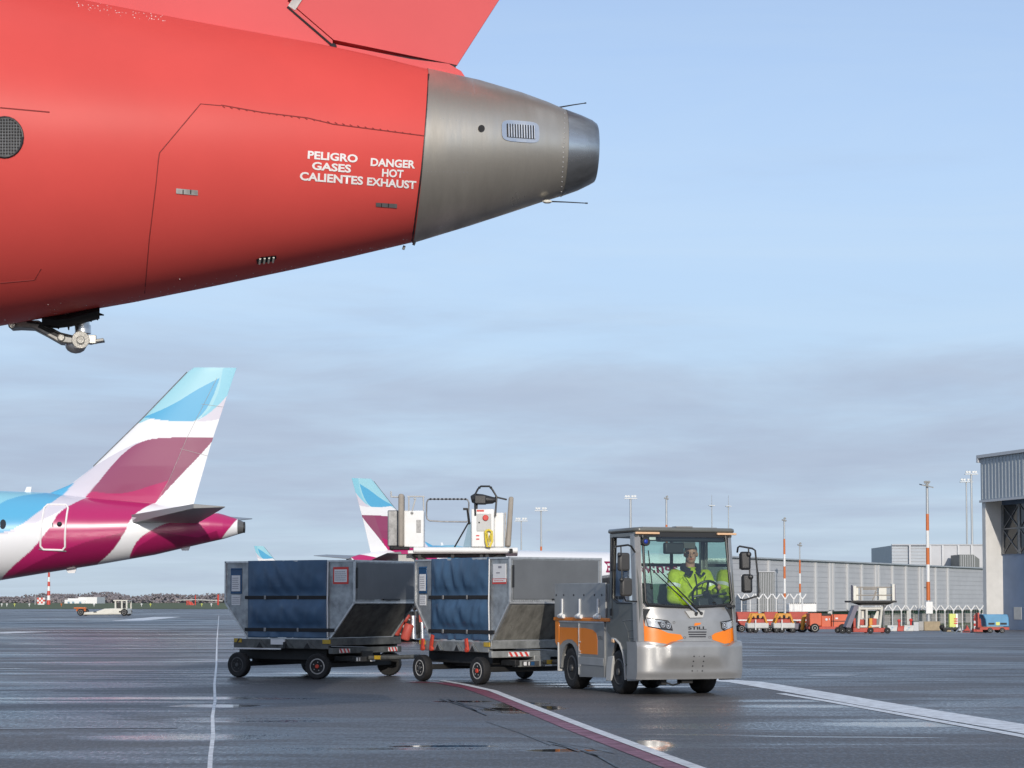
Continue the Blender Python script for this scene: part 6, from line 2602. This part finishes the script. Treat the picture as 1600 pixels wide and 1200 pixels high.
def rbox(mb_, o, D, x0_, y0_, x1_, y1_, d0, d1, m=0):
    a, b = P(x0_, y0_, D), P(x1_, y1_, D)
    return mb_.bx(a.x - o.x, b.x - o.x, d0, d1, max(b.z - o.z, .0), a.z - o.z, m)


def rwheels(t, xs_, r, w, ys_, rim='rim', o=None):
    for x in xs_:
        for y in ys_:
            wheel(t, 'wheel', (x, y, r), (0, -1, 0), r, w, 'tyre', rim, 'grey_steel', n=16, tread=False)


for px, lab in ((1184, 'hooped yellow and red tank cart right beside the tug'), (1225, 'hooped yellow and red tank cart standing right of its twin')):
    D = 158
    t, o, k = gthing('tank_cart', lab, 'cart', px, D, 'hooped tank carts')
    mb = MB()
    rbox(mb, o, D, px - 17, 973, px + 17, 982, -.2, 1.4)
    mb.build('skirt', 'pale', t, bevel=.08)
    mb = MB()
    rbox(mb, o, D, px - 12, 966, px + 12, 974, 0, 1.2)
    mb.build('tank', 'red_gse', t, bevel=.1)
    mb = MB()
    for dy in (-.1, 1.2):
        mb.tube([P(px - 14, 974, D) - o + Vector((0, dy, 0)), P(px - 9, 960, D) - o + Vector((0, dy, 0)), P(px + 9, 960, D) - o + Vector((0, dy, 0)), P(px + 14, 974, D) - o + Vector((0, dy, 0))], .10, 8)
        if dy < 0:
            for x in (-6, 5):
                mb.box(P(px + x, 962, D) - o + Vector((0, dy, 0)), (.35, .3, .3))
        mb.build('hoop', 'gold', t)
        mb = MB()
    mb = MB()
    for x in (-7, 0, 7):
        mb.ball(P(px + x, 964, D) - o + Vector((0, -.15, 0)), .13, n=8)
    mb.build('valve', 'black', t)
    mb = MB()
    mb.cyl(P(px - 4, 968, D) - o + Vector((0, -.3, 0)), P(px - 4, 984, D) - o + Vector((0, -.3, 0)), .05, n=6)
    mb.build('drawbar', 'white', t)
    rwheels(t, [-.62, -.2, .62], .22, .14, (-.05, 1.2), 'rim_dark')
for px, w, lab in ((1168, 34, 'orange tarpaulin trailer half hidden behind the tug'), (1205, 22, 'orange trailer between the two hooped carts'), (1248, 30, 'orange trailer with a white flash behind the right hooped cart')):
    D = 168
    t, o, k = gthing('orange_trailer', lab, 'trailer', px, D, 'orange trailers in a row')
    mb = MB()
    a, b = P(px - w / 2, 956, D) - o, P(px + w / 2, 978, D) - o
    mb.prism([(a.x, 0, a.z), (b.x, 0, a.z), (b.x - .15, 0, b.z + .35), (b.x - .4, 0, b.z), (a.x + .4, 0, b.z), (a.x + .15, 0, b.z + .35)], (0, 1.8, 0))
    mb.build('body', 'red_gse', t, bevel=.04)
    mb = MB()
    mb.bx(a.x + .2, b.x - .2, .2, 1.6, .28, .42)
    mb.bx(a.x + .1, b.x - .1, -.05, 0, b.z + .42, b.z + .52, 1)
    mb.build('frame', ['chassis', 'white'], t)
    rwheels(t, [a.x + .4, b.x - .4], .3, .2, (.0, 1.6))
D = 166
t, o, k = gthing('small_tractor', 'dark low tow tractor with yellow rear post left of the big orange unit', 'tractor', 1243, D)
mb = MB()
rbox(mb, o, D, 1229, 974, 1255, 984, 0, 1.3)
mb.build('body', 'purple', t, bevel=.08)
mb = MB()
mb.tube([P(1253, 984, D) - o, P(1256, 964, D) - o, P(1260, 962, D) - o], .18, 8)
mb.build('rear_post', 'gold', t)
mb = MB()
rbox(mb, o, D, 1238, 970, 1246, 975, .4, 1.0)
mb.build('seat', 'black', t, bevel=.05)
rwheels(t, [-.4, .5], .32, .2, (0, 1.3))
D = 163
t, o, k = gthing('power_unit', 'big orange ground power trailer with a cream wheel', 'power unit', 1292, D)
mb = MB()
rbox(mb, o, D, 1265, 958, 1284, 978, 0, 1.9)
pa = P(1265, 958, D).z - o.z
mb.build('front_housing', 'orange_gse', t, bevel=.05)
mb = MB()
for (xa, xb, y0_, d0) in ((1284, 1299.5, 959, .25), (1300, 1326, 960, .25)):
    rbox(mb, o, D, xa, y0_, xb, 980, d0, 1.9)
mb.build('rear_housing', 'orange_gse', t, bevel=.06)
mb = MB()
rbox(mb, o, D, 1300, 970, 1325, 971, .20, .25)
rbox(mb, o, D, 1302.5, 960, 1303.5, 980, .20, .25)
rbox(mb, o, D, 1284, 958.5, 1299, 962, .18, .25)
mb.build('panel_gap', 'chassis', t)
mb = MB()
mb.ball(P(1292, 968, D) - o + Vector((0, .22, 0)), (.11, .04, .11), n=10)
rbox(mb, o, D, 1306, 965, 1310, 967.5, .2, .24)
rbox(mb, o, D, 1296, 966, 1297, 969, .2, .24)
mb.build('round_badge', 'paper', t)
mb = MB()
rbox(mb, o, D, 1264, 979, 1326, 983, .1, 1.8)
mb.build('frame', 'red_gse', t)
wa, wb = P(1273, 985, D).x - o.x, P(1317, 985, D).x - o.x
rwheels(t, [wa], .36, .26, (-.05, 1.7), 'cream')
rwheels(t, [wb], .34, .26, (.1, 1.7), 'rim_dark')
# small lift loader
D = 146
t, o, k = gthing('platform_loader', 'small red and cream container loader with a railed platform, its ramp leaning left', 'loader', 1362, D)
rq = lambda px, py, dy=0.0: P(px, py, D) - o + Vector((0, dy, 0))
mb = MB()
rbox(mb, o, D, 1329, 938.5, 1400, 941.5, -.3, 2.6)
mb.prism([rq(1335, 941), rq(1398, 941), rq(1385, 946), rq(1350, 946)], (0, 2.0, 0))
mb.build('platform', 'chassis', t)
for xa, xb in ((1332.5, 1337.5), (1393, 1397.5)):
    mb = MB()
    rbox(mb, o, D, xa, 915 if xa < 1350 else 912.5, xb, 938.5, -.2, .5)
    mb.build('pillar', 'cream', t, bevel=.02)
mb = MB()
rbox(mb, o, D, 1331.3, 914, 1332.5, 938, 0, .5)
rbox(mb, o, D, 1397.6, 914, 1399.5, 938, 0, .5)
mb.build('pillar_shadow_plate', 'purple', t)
mb = MB()
rbox(mb, o, D, 1373, 918.5, 1385.5, 937.5, 0, .6)
rbox(mb, o, D, 1337.6, 918, 1341.5, 938, 0, .5)
mb.build('control_cabinet', 'cream', t, bevel=.02)
mb = MB()
for a, b in (((1337, 917.5), (1393, 917.5)), ((1337, 930), (1393, 930)), ((1345, 917), (1345, 938)), ((1366, 930), (1371, 917)), ((1363, 938), (1370, 925))):
    mb.cyl(rq(*a), rq(*b), .04, n=6)
for i in range(16):
    mb.cyl(rq(1349 + i * 1.3, 919), rq(1349 + i * 1.3, 921.5), .03, n=6)
mb.build('rail', 'tan', t)
mb = MB()
for a, b in (((1343, 948), (1341, 982)), ((1378, 948), (1374.5, 981)), ((1342, 951), (1378, 951)), ((1354, 952), (1354, 978)), ((1344, 979), (1355, 979)), ((1360, 979), (1376, 978))):
    mb.cyl(rq(*a), rq(*b), .09, n=8)
mb.prism([rq(1347, 953, .3), rq(1356, 953, .3), rq(1354, 966, .3), rq(1348, 966, .3)], (0, .1, 0))
mb.prism([rq(1372, 953, .3), rq(1376, 953, .3), rq(1374, 967, .3), rq(1366, 966, .3)], (0, .1, 0))
mb.build('mast_frame', 'cream', t)
mb = MB()
mb.prism([rq(1334.5, 946), rq(1342, 946), rq(1329, 983), rq(1321, 980)], (0, 1.2, 0))
mb.build('ramp', 'purple', t, bevel=.03)
mb = MB()
rbox(mb, o, D, 1333, 981, 1384, 988, 0, 2.2)
rbox(mb, o, D, 1344, 968, 1353, 977, .3, 1.2)
rbox(mb, o, D, 1364, 966, 1371, 977, .3, 1.2)
rbox(mb, o, D, 1334, 966, 1338, 981, .2, 1.6)
mb.build('base_frame', 'red_gse', t, bevel=.03)
mb = MB()
rbox(mb, o, D, 1359, 966, 1364, 978, .2, .8)
rbox(mb, o, D, 1357, 978, 1362, 986, -.1, .2)
mb.build('hydraulic_box', 'gold', t, bevel=.02)
mb = MB()
mb.cyl(rq(1381, 948), rq(1381, 980), .05, n=6)
mb.ball(rq(1382, 947), .12, n=8)
mb.build('hose_post', 'grey_steel', t)
rwheels(t, [rq(1316, 988).x, rq(1326, 988).x, rq(1360, 988).x, rq(1386.5, 988).x], .22, .18, (-.05, 2.0), 'rim_dark')
# barriers
for (xa, xb, y0_, c, lab, D) in ((1386, 1402, 977, 'pale', 'white plastic barrier left of the red one', 190), (1402, 1412, 978, 'red_gse', 'red plastic barrier between two white ones', 190), (1412, 1428, 977, 'pale', 'white plastic barrier with a blue chevron by the grey cabinet', 190)):
    px = (xa + xb) / 2
    t, o, k = gthing('barrier', lab, 'barrier', px, D, 'plastic barriers in a row')
    a, b = P(xa, y0_, D) - o, P(xb, 988, D) - o
    mb = MB()
    mb.prism([(a.x, 0, 0), (a.x, 0, .2), (a.x + .1, .15, a.z), (a.x + .1, .35, a.z), (a.x, .5, .2), (a.x, .5, 0)], (b.x - a.x - .02, 0, 0))
    mb.build('body', c, t, bevel=.03)
    mb = MB()
    if c == 'pale':
        mb.prism([(a.x + .2, -.02, .1), (a.x + .45, .06, a.z * .7), (b.x - .3, .06, a.z * .7), (b.x - .5, -.02, .1)], (0, .04, 0), 0)
    else:
        mb.bx(a.x + .2, b.x - .2, .03, .1, .15, .3, 0)
    mb.build('chevron', 'car_blue' if c == 'pale' else 'hub_red', t)
    for x in (px - 1.5,) if c != 'pale' else ((px + 4,) if xa > 1405 else ()):
        mb = MB()
        mb.cyl(P(x, y0_, D) - o + Vector((0, .25, 0)), P(x, y0_ - 7, D) - o + Vector((0, .25, 0)), .09, n=8)
        mb.ball(P(x, y0_ - 8, D) - o + Vector((0, .25, 0)), .17, n=8)
        mb.build('warning_light', 'label_red', t)
D = 200
t, o, k = gthing('switch_cabinet', 'dark grey switch cabinet beside the buff mast block', 'cabinet', 1431, D)
mb = MB()
rbox(mb, o, D, 1427, 970, 1436, 990, 0, .9)
mb.build('housing', 'clad_dark', t, bevel=.03)
mb = MB()
rbox(mb, o, D, 1427.5, 972, 1435.5, 986, -.02, 0)
mb.build('door', 'clad', t)
D = 205
t, o, k = gthing('foundation_block', 'buff concrete block around the foot of the nearest banded mast', 'block', 1454, D)
mb = MB()
rbox(mb, o, D, 1444, 971, 1469.5, 990, 0, 1.6)
rbox(mb, o, D, 1435.5, 971, 1443.9, 990, .1, 1.6, 1)
mb.build('block', ['wood', 'conc'], t, bevel=.05)
D = 180
t, o, k = gthing('lime_cabinet', 'lime green and white cabinet with red writing on a dark trolley', 'cabinet', 1489, D)
mb = MB()
rbox(mb, o, D, 1483.5, 959, 1493.5, 980, 0, .6)
mb.build('housing', 'lime', t, bevel=.03)
mb = MB()
rbox(mb, o, D, 1493.6, 959, 1497, 980, .05, .6)
mb.build('side_door', 'white', t)
mb = MB()
for y in (966, 969.5, 973):
    rbox(mb, o, D, 1490.5, y, 1496, y + 1.8, -.02, 0)
mb.build('red_mark', 'label_red', t)
mb = MB()
rbox(mb, o, D, 1473, 981, 1499, 984, -.2, 1)
rbox(mb, o, D, 1476, 984, 1486, 987, -.1, .8, 1)
mb.ball(P(1472, 980, D) - o, .25, n=8)
mb.build('trolley', ['chassis', 'wood'], t, bevel=.02)
rwheels(t, [P(1477, 989, D).x - o.x, P(1496, 989, D).x - o.x], .18, .12, (-.1, .9), 'rim_dark')
D = 165
for (xa, xb, c, lab) in ((1494, 1504, 'pale', 'tilted grey white barrier foot leaning beside a red cone'), (1504, 1517, 'red_gse', 'red wedge shaped barrier in front of the fence')):
    t, o, k = gthing('wedge_barrier', lab, 'barrier', (xa + xb) / 2, D)
    a, b = P(xa, 979, D) - o, P(xb, 990, D) - o
    mb = MB()
    mb.prism([(a.x, 0, 0), (b.x, 0, 0), (b.x - .12, .2, a.z * .8), ((a.x + b.x) / 2 + .1, .3, a.z + .12), (a.x + .35, .2, a.z * .7)], (0, .5, 0))
    mb.build('body', c, t, bevel=.02)
    mb = MB()
    mb.bx(a.x + .1, b.x - .1, -.03, 0, .05, .14)
    mb.build('foot', 'chassis', t)
D = 185
t, o, k = gthing('striped_post', 'red and white banded marker post in front of the fence', 'post', 1522, D)
mb = MB()
for i in range(6):
    mb.cyl((0, 0, i * .24), (0, 0, (i + 1) * .24), .13, n=12, m=i % 2)
mb.build('post', ['label_red', 'white'], t)
D = 152
t, o, k = gthing('covered_cart', 'baggage cart with a light blue cover in front of the hangar pier', 'cart', 1557, D)
rq = lambda px, py, dy=0.0: P(px, py, D) - o + Vector((0, dy, 0))
mb = MB()
mb.prism([rq(1536, 960), rq(1574, 960), rq(1576, 965), rq(1577, 979), rq(1541, 979), rq(1540, 968)], (0, 1.6, 0))
mb.build('cover', 'sky_blue', t, bevel=.05)
mb = MB()
rbox(mb, o, D, 1544.5, 973, 1554, 976, -.03, 0)
rbox(mb, o, D, 1563, 973, 1573, 976, -.03, 0)
mb.build('cover_window', 'chassis', t)
mb = MB()
rbox(mb, o, D, 1556, 972, 1562, 977, -.03, 0)
mb.build('cover_label', 'lime', t)
mb = MB()
rbox(mb, o, D, 1531, 980, 1577, 984, 0, 1.6)
mb.bx(rq(1530, 983).x, rq(1530, 983).x + .1, .4, 1.2, .4, 1.5)
mb.build('frame', 'red_gse', t)
rwheels(t, [rq(1547, 989).x, rq(1566, 989).x], .2, .14, (0, 1.5))
D = 160
t, o, k = gthing('tow_bar_rack', 'dark red rack of tow bars left of the blue covered cart', 'rack', 1530, D)
mb = MB()
for i in range(6):
    a = P(1525 + i * 2, 988, D) - o
    mb.tube([(a.x, .1 * i, .15), (a.x + .15, .1 * i, .8), (a.x - .1, .1 * i + .2, 1.3 + .1 * (i % 3))], .06, 6)
mb.bx(-.5, .5, 0, .8, .05, .3)
mb.build('tow_bar', 'red_gse', t)
mb = MB()
mb.bx(-.6, .7, -.1, .9, 0, .08)
for i in range(3):
    mb.ball((-.3 + .3 * i, -.05, 1.0 + .2 * (i % 2)), .11, n=8)
mb.build('rack_base', 'chassis', t)
# parked vehicles beyond the short fence
for px, c, w, lab in ((1163, 'car_dark', 24, 'dark violet car behind the short fence, nearest the tug mirrors'), (1188, 'car_wine', 20, 'wine red car behind the short fence'), (1211, 'car_blue', 22, 'pale blue car behind the short fence')):
    D = 232
    t, o, k = gthing('parked_car', lab, 'car', px, D, 'cars parked behind the fence')
    L2_ = w * k
    mb = MB()
    prof = [(-.5, .25), (-.5, .62), (-.47, .78), (-.30, .84), (-.16, 1.28), (.14, 1.30), (.30, .88), (.46, .74), (.5, .55), (.5, .25)]
    mb.prism([(x * L2_, 0, z) for x, z in prof], (0, 1.75, 0))
    mb.build('body', c, t, bevel=.10, seg=3)
    mb = MB()
    mb.prism([(x * L2_, -.012, z) for x, z in ((-.26, .86), (-.14, 1.22), (.12, 1.23), (.25, .88))], (0, .02, 0))
    mb.build('window', 'glass_dark', t)
    rwheels(t, [-.31 * L2_, .31 * L2_], .31, .2, (.08, 1.66))
D = 236
t, o, k = gthing('white_lorry', 'long white lorry trailer parked under the terminal hall', 'lorry', 1254, D)
mb = MB()
rbox(mb, o, D, 1233, 943, 1276, 956, 0, 2.4)
mb.build('box_body', 'white', t, bevel=.05)
mb = MB()
for i in range(14):
    rbox(mb, o, D, 1235 + i * 3, 941.8, 1236.4 + i * 3, 943.2, -.03, .2)
rbox(mb, o, D, 1234, 956, 1276, 959, .2, 2.2)
mb.build('side_hook', 'chassis', t)
rwheels(t, [-1.0, .2, 1.2], .45, .3, (.1, 2.2))

# ------------------------------------------------------------------ far left of the field
D = 160
t, o, k = gthing('pushback_tractor', 'low cream pushback tractor far out on the left apron', 'tractor', 161, D)
rq = lambda px, py, dy=0.0: P(px, py, D) - o + Vector((0, dy, 0))
mb = MB()
mb.prism([rq(124, 957), rq(150, 955.5), (rq(163, 951)), rq(180, 950.5), rq(198, 951), rq(199.5, 960), rq(128, 961), rq(124, 960)], (0, 2.2, 0))
mb.build('body', 'cream', t, bevel=.08)
mb = MB()
for x in (180, 190, 197.5):
    for dy in (.1, 1.9):
        mb.cyl(rq(x, 951, dy), rq(x, 938, dy), .07, n=8)
mb.bx(rq(177, 938).x, rq(199, 938).x, 0, 2.0, rq(177, 939).z, rq(177, 937.5).z)
mb.build('cab_frame', 'cream', t)
mb = MB()
mb.prism([rq(183, 950, 1), rq(186, 943, 1), rq(192, 943, 1), rq(193, 950, 1)], (0, .5, 0))
mb.box(rq(186, 947, .6), (.5, .4, .5))
mb.build('seat', 'black', t, bevel=.03)
mb = MB()
mb.bx(rq(186, 952).x, rq(189, 952).x, -.03, 0, rq(186, 957).z, rq(186, 954.5).z)
mb.bx(rq(146, 956).x, rq(151, 956).x, -.03, 0, rq(186, 957).z, rq(186, 955.5).z)
mb.build('vent', 'chassis', t)
mb = MB()
for px in (116, 120, 124, 128):
    mb.tube([rq(px, 955, 1), rq(px + 1, 949, 1)], .09, 6)
mb.bx(rq(112, 950).x, rq(130, 950).x, .8, 1.2, rq(112, 951).z, rq(112, 949).z)
mb.build('tow_fork', 'mast_orange', t)
rwheels(t, [rq(126, 960).x, rq(194, 960).x], .27, .3, (.05, 1.9))
D = 620
for (px, y0_, lab) in ((77, 880, 'tall red and white banded field mast on the left'),):
    o = G(px, D)
    t = thing('field_mast', lab, 'mast', o)
    k = D / FPX
    zt_ = P(px, y0_, D).z
    n_ = 9
    mb = MB()
    for i in range(n_):
        z0_, z1_ = zt_ * i / n_, zt_ * (i + 1) / n_
        mb.cyl((0, 0, z0_), (0, 0, z1_), k * (3 - 1.9 * i / n_), k * (3 - 1.9 * (i + 1) / n_), n=10, m=i % 2)
    mb.build('mast', ['mast_red', 'white'], t)
    mb = MB()
    mb.cyl((0, 0, zt_), (0, 0, zt_ + 6 * k), .3 * k, n=6)
    mb.build('lamp', 'grey_steel', t)
o = G(65, D)
t = thing('chequer_hut', 'small red and white chequered hut beside the banded field mast', 'hut', o)
mb = MB()
k = D / FPX
for i in range(4):
    for j in range(3):
        mb.bx((-6 + 3 * i) * k, (-3 + 3 * i) * k, 0, 8 * k, (2 + 3 * j) * k, (5 + 3 * j) * k, (i + j) % 2)
mb.bx(-5 * k, 5 * k, .5 * k, 7 * k, 0, 2 * k, 1)
mb.build('wall', ['mast_red', 'white'], t)
o = G(56, D)
t = thing('thin_pole', 'thin grey pole left of the chequered hut', 'pole', o)
mb = MB()
mb.cyl((0, 0, 0), (0, 0, P(56, 929, D).z), .8 * k, .6 * k, n=8)
mb.build('pole', 'mast', t)
D = 900
o = G(125, D)
k = D / FPX
t = thing('white_building', 'low white building in front of the distant trees', 'building', o)
mb = MB()
for (x0_, x1_, y0_, y1_) in ((100, 132, 937, 947), (121, 150, 933, 944), (104, 126, 935, 946)):
    a, b = P(x0_, y0_, D), P(x1_, y1_, D)
    mb.bx(a.x - o.x, b.x - o.x, random.uniform(0, 3), 20, 0, a.z)
mb.build('wall', 'white', t)
mb = MB()
for x0_ in (106, 113, 124):
    a, b = P(x0_, 940, D), P(x0_ + 3, 942.5, D)
    mb.bx(a.x - o.x, b.x - o.x, -.6, 0, b.z, a.z)
mb.build('window', 'car_blue', t)
D = 560
o = G(310, D)
k = D / FPX
t = thing('antenna_array', 'red and white landing aid antenna array at the edge of the grass', 'antenna', o)
mb = MB()
for px, y0_ in ((293, 938), (296, 937), (300, 941), (306, 930), (341.5, 929)):
    p = G(px, D) - o
    mb.cyl(p, (p.x, p.y, P(px, y0_, D).z), (1.5 if px > 340 else .9) * k, n=8)
mb.prism([P(293, 941, D) - o, P(299, 940, D) - o, P(305, 947, D) - o, P(299, 947, D) - o], (0, .5, 0))
mb.build('support', 'mast_red', t)
mb = MB()
mb.tube([P(275, 938, D) - o, P(305, 937, D) - o, P(348, 939, D) - o], .9 * k, 6)
for i in range(8):
    a = P(266 + i * 4.6, 953, D) - o
    mb.cyl((a.x, a.y, 0), (a.x, a.y, P(266, 949.5, D).z), .4 * k, n=6)
mb.tube([P(264, 951, D) - o, P(300, 951, D) - o], .5 * k, 6)
mb.build('beam', 'pale', t)
for i, (px, py, c) in enumerate(((4, 945, 'white'), (12, 943, 'white'), (24, 947, 'lime'), (47, 947, 'white'), (97, 944.5, 'mast_orange'), (148, 948, 'white'), (222, 946, 'white'), (236, 948, 'lime'), (331, 952, 'white'), (316, 953, 'lime'))):
    D = 420
    o = G(px, D)
    t = thing('field_light', '%s field light, %s of the row along the grass' % ({'white': 'white', 'lime': 'yellow', 'mast_orange': 'orange'}[c], ('first from the left', 'second from the left', 'third from the left', 'fourth from the left', 'fifth from the left', 'sixth from the left', 'seventh from the left', 'eighth from the left', 'last from the left', 'ninth from the left')[i]), 'light', o, 0, 'field lights along the grass')
    mb = MB()
    mb.cyl((0, 0, 0), (0, 0, .35), .07, n=6)
    mb.ball((0, 0, .48), (.22, .22, .18), n=8)
    mb.build('lamp', c, t)

# distant bare winter wood: one mass
M['twigs'] = mat('bare_winter_twigs_hazed', (0.235, 0.212, 0.222, 1), 0.95, var=0.15, vscale=0.012)  # distance haze put into the twig colour as a paler tone
vs, fs = [], []
for i in range(9000):
    px = rng.uniform(-500, 1300)
    D = rng.uniform(1150, 1230)
    x = (px - 800) / FPX * D
    hmax = 4.1 + .7 * math.sin(x * .021) + .7 * math.sin(x * .073 + 1) + .6 * math.sin(x * .19 + 2) + 1.2 * math.exp(-((px - 170) / 22) ** 2) + .9 * math.exp(-((px - 268) / 30) ** 2)
    zc2 = hmax * (1 - rng.uniform(0, 1) ** 1.5) * .95
    r_ = rng.uniform(.5, 1.2) * (1.2 - .7 * zc2 / hmax)
    D -= 10
    k0 = len(vs)
    for d_ in ((1, 0, 0), (-1, 0, 0), (0, 1, 0), (0, -1, 0), (0, 0, 1), (0, 0, -1)):
        q_ = np.array(d_) * r_ * rng.uniform(.6, 1.4) * np.array((1.3, .35, 1.0)) + rng.normal(size=3) * r_ * .12
        vs.append((x + q_[0], D + q_[1], zc2 + q_[2]))
    for a, b, c in ((0, 2, 4), (2, 1, 4), (1, 3, 4), (3, 0, 4), (2, 0, 5), (1, 2, 5), (3, 1, 5), (0, 3, 5)):
        fs.append((k0 + a, k0 + b, k0 + c))
k0 = len(vs)
for i in range(1400):
    px = -520 + i * 1.32
    x = (px - 800) / FPX * 1160
    hmax = 4.1 + .7 * math.sin(x * .021) + .7 * math.sin(x * .073 + 1) + .6 * math.sin(x * .19 + 2) + 1.2 * math.exp(-((px - 170) / 22) ** 2) + .9 * math.exp(-((px - 268) / 30) ** 2)
    hh_ = hmax * rng.uniform(.72, .86)
    vs += [(x, 1160, -.5), (x, 1160 + rng.uniform(-1, 1), hh_ * .6), (x, 1162, hh_), (x, 1185, hh_ * .7)]
    if i:
        a = k0 + 4 * (i - 1)
        fs += [(a + q_, a + 4 + q_, a + 5 + q_, a + 1 + q_) for q_ in range(3)]
mb = MB()
mb.v, mb.f, mb.m = vs, fs, [0] * len(fs)
wo = mb.build('distant_wood', 'twigs', angle=180)
wo['kind'] = 'stuff'
wo['label'] = 'line of bare brown winter trees along the horizon'
wo['category'] = 'wood'
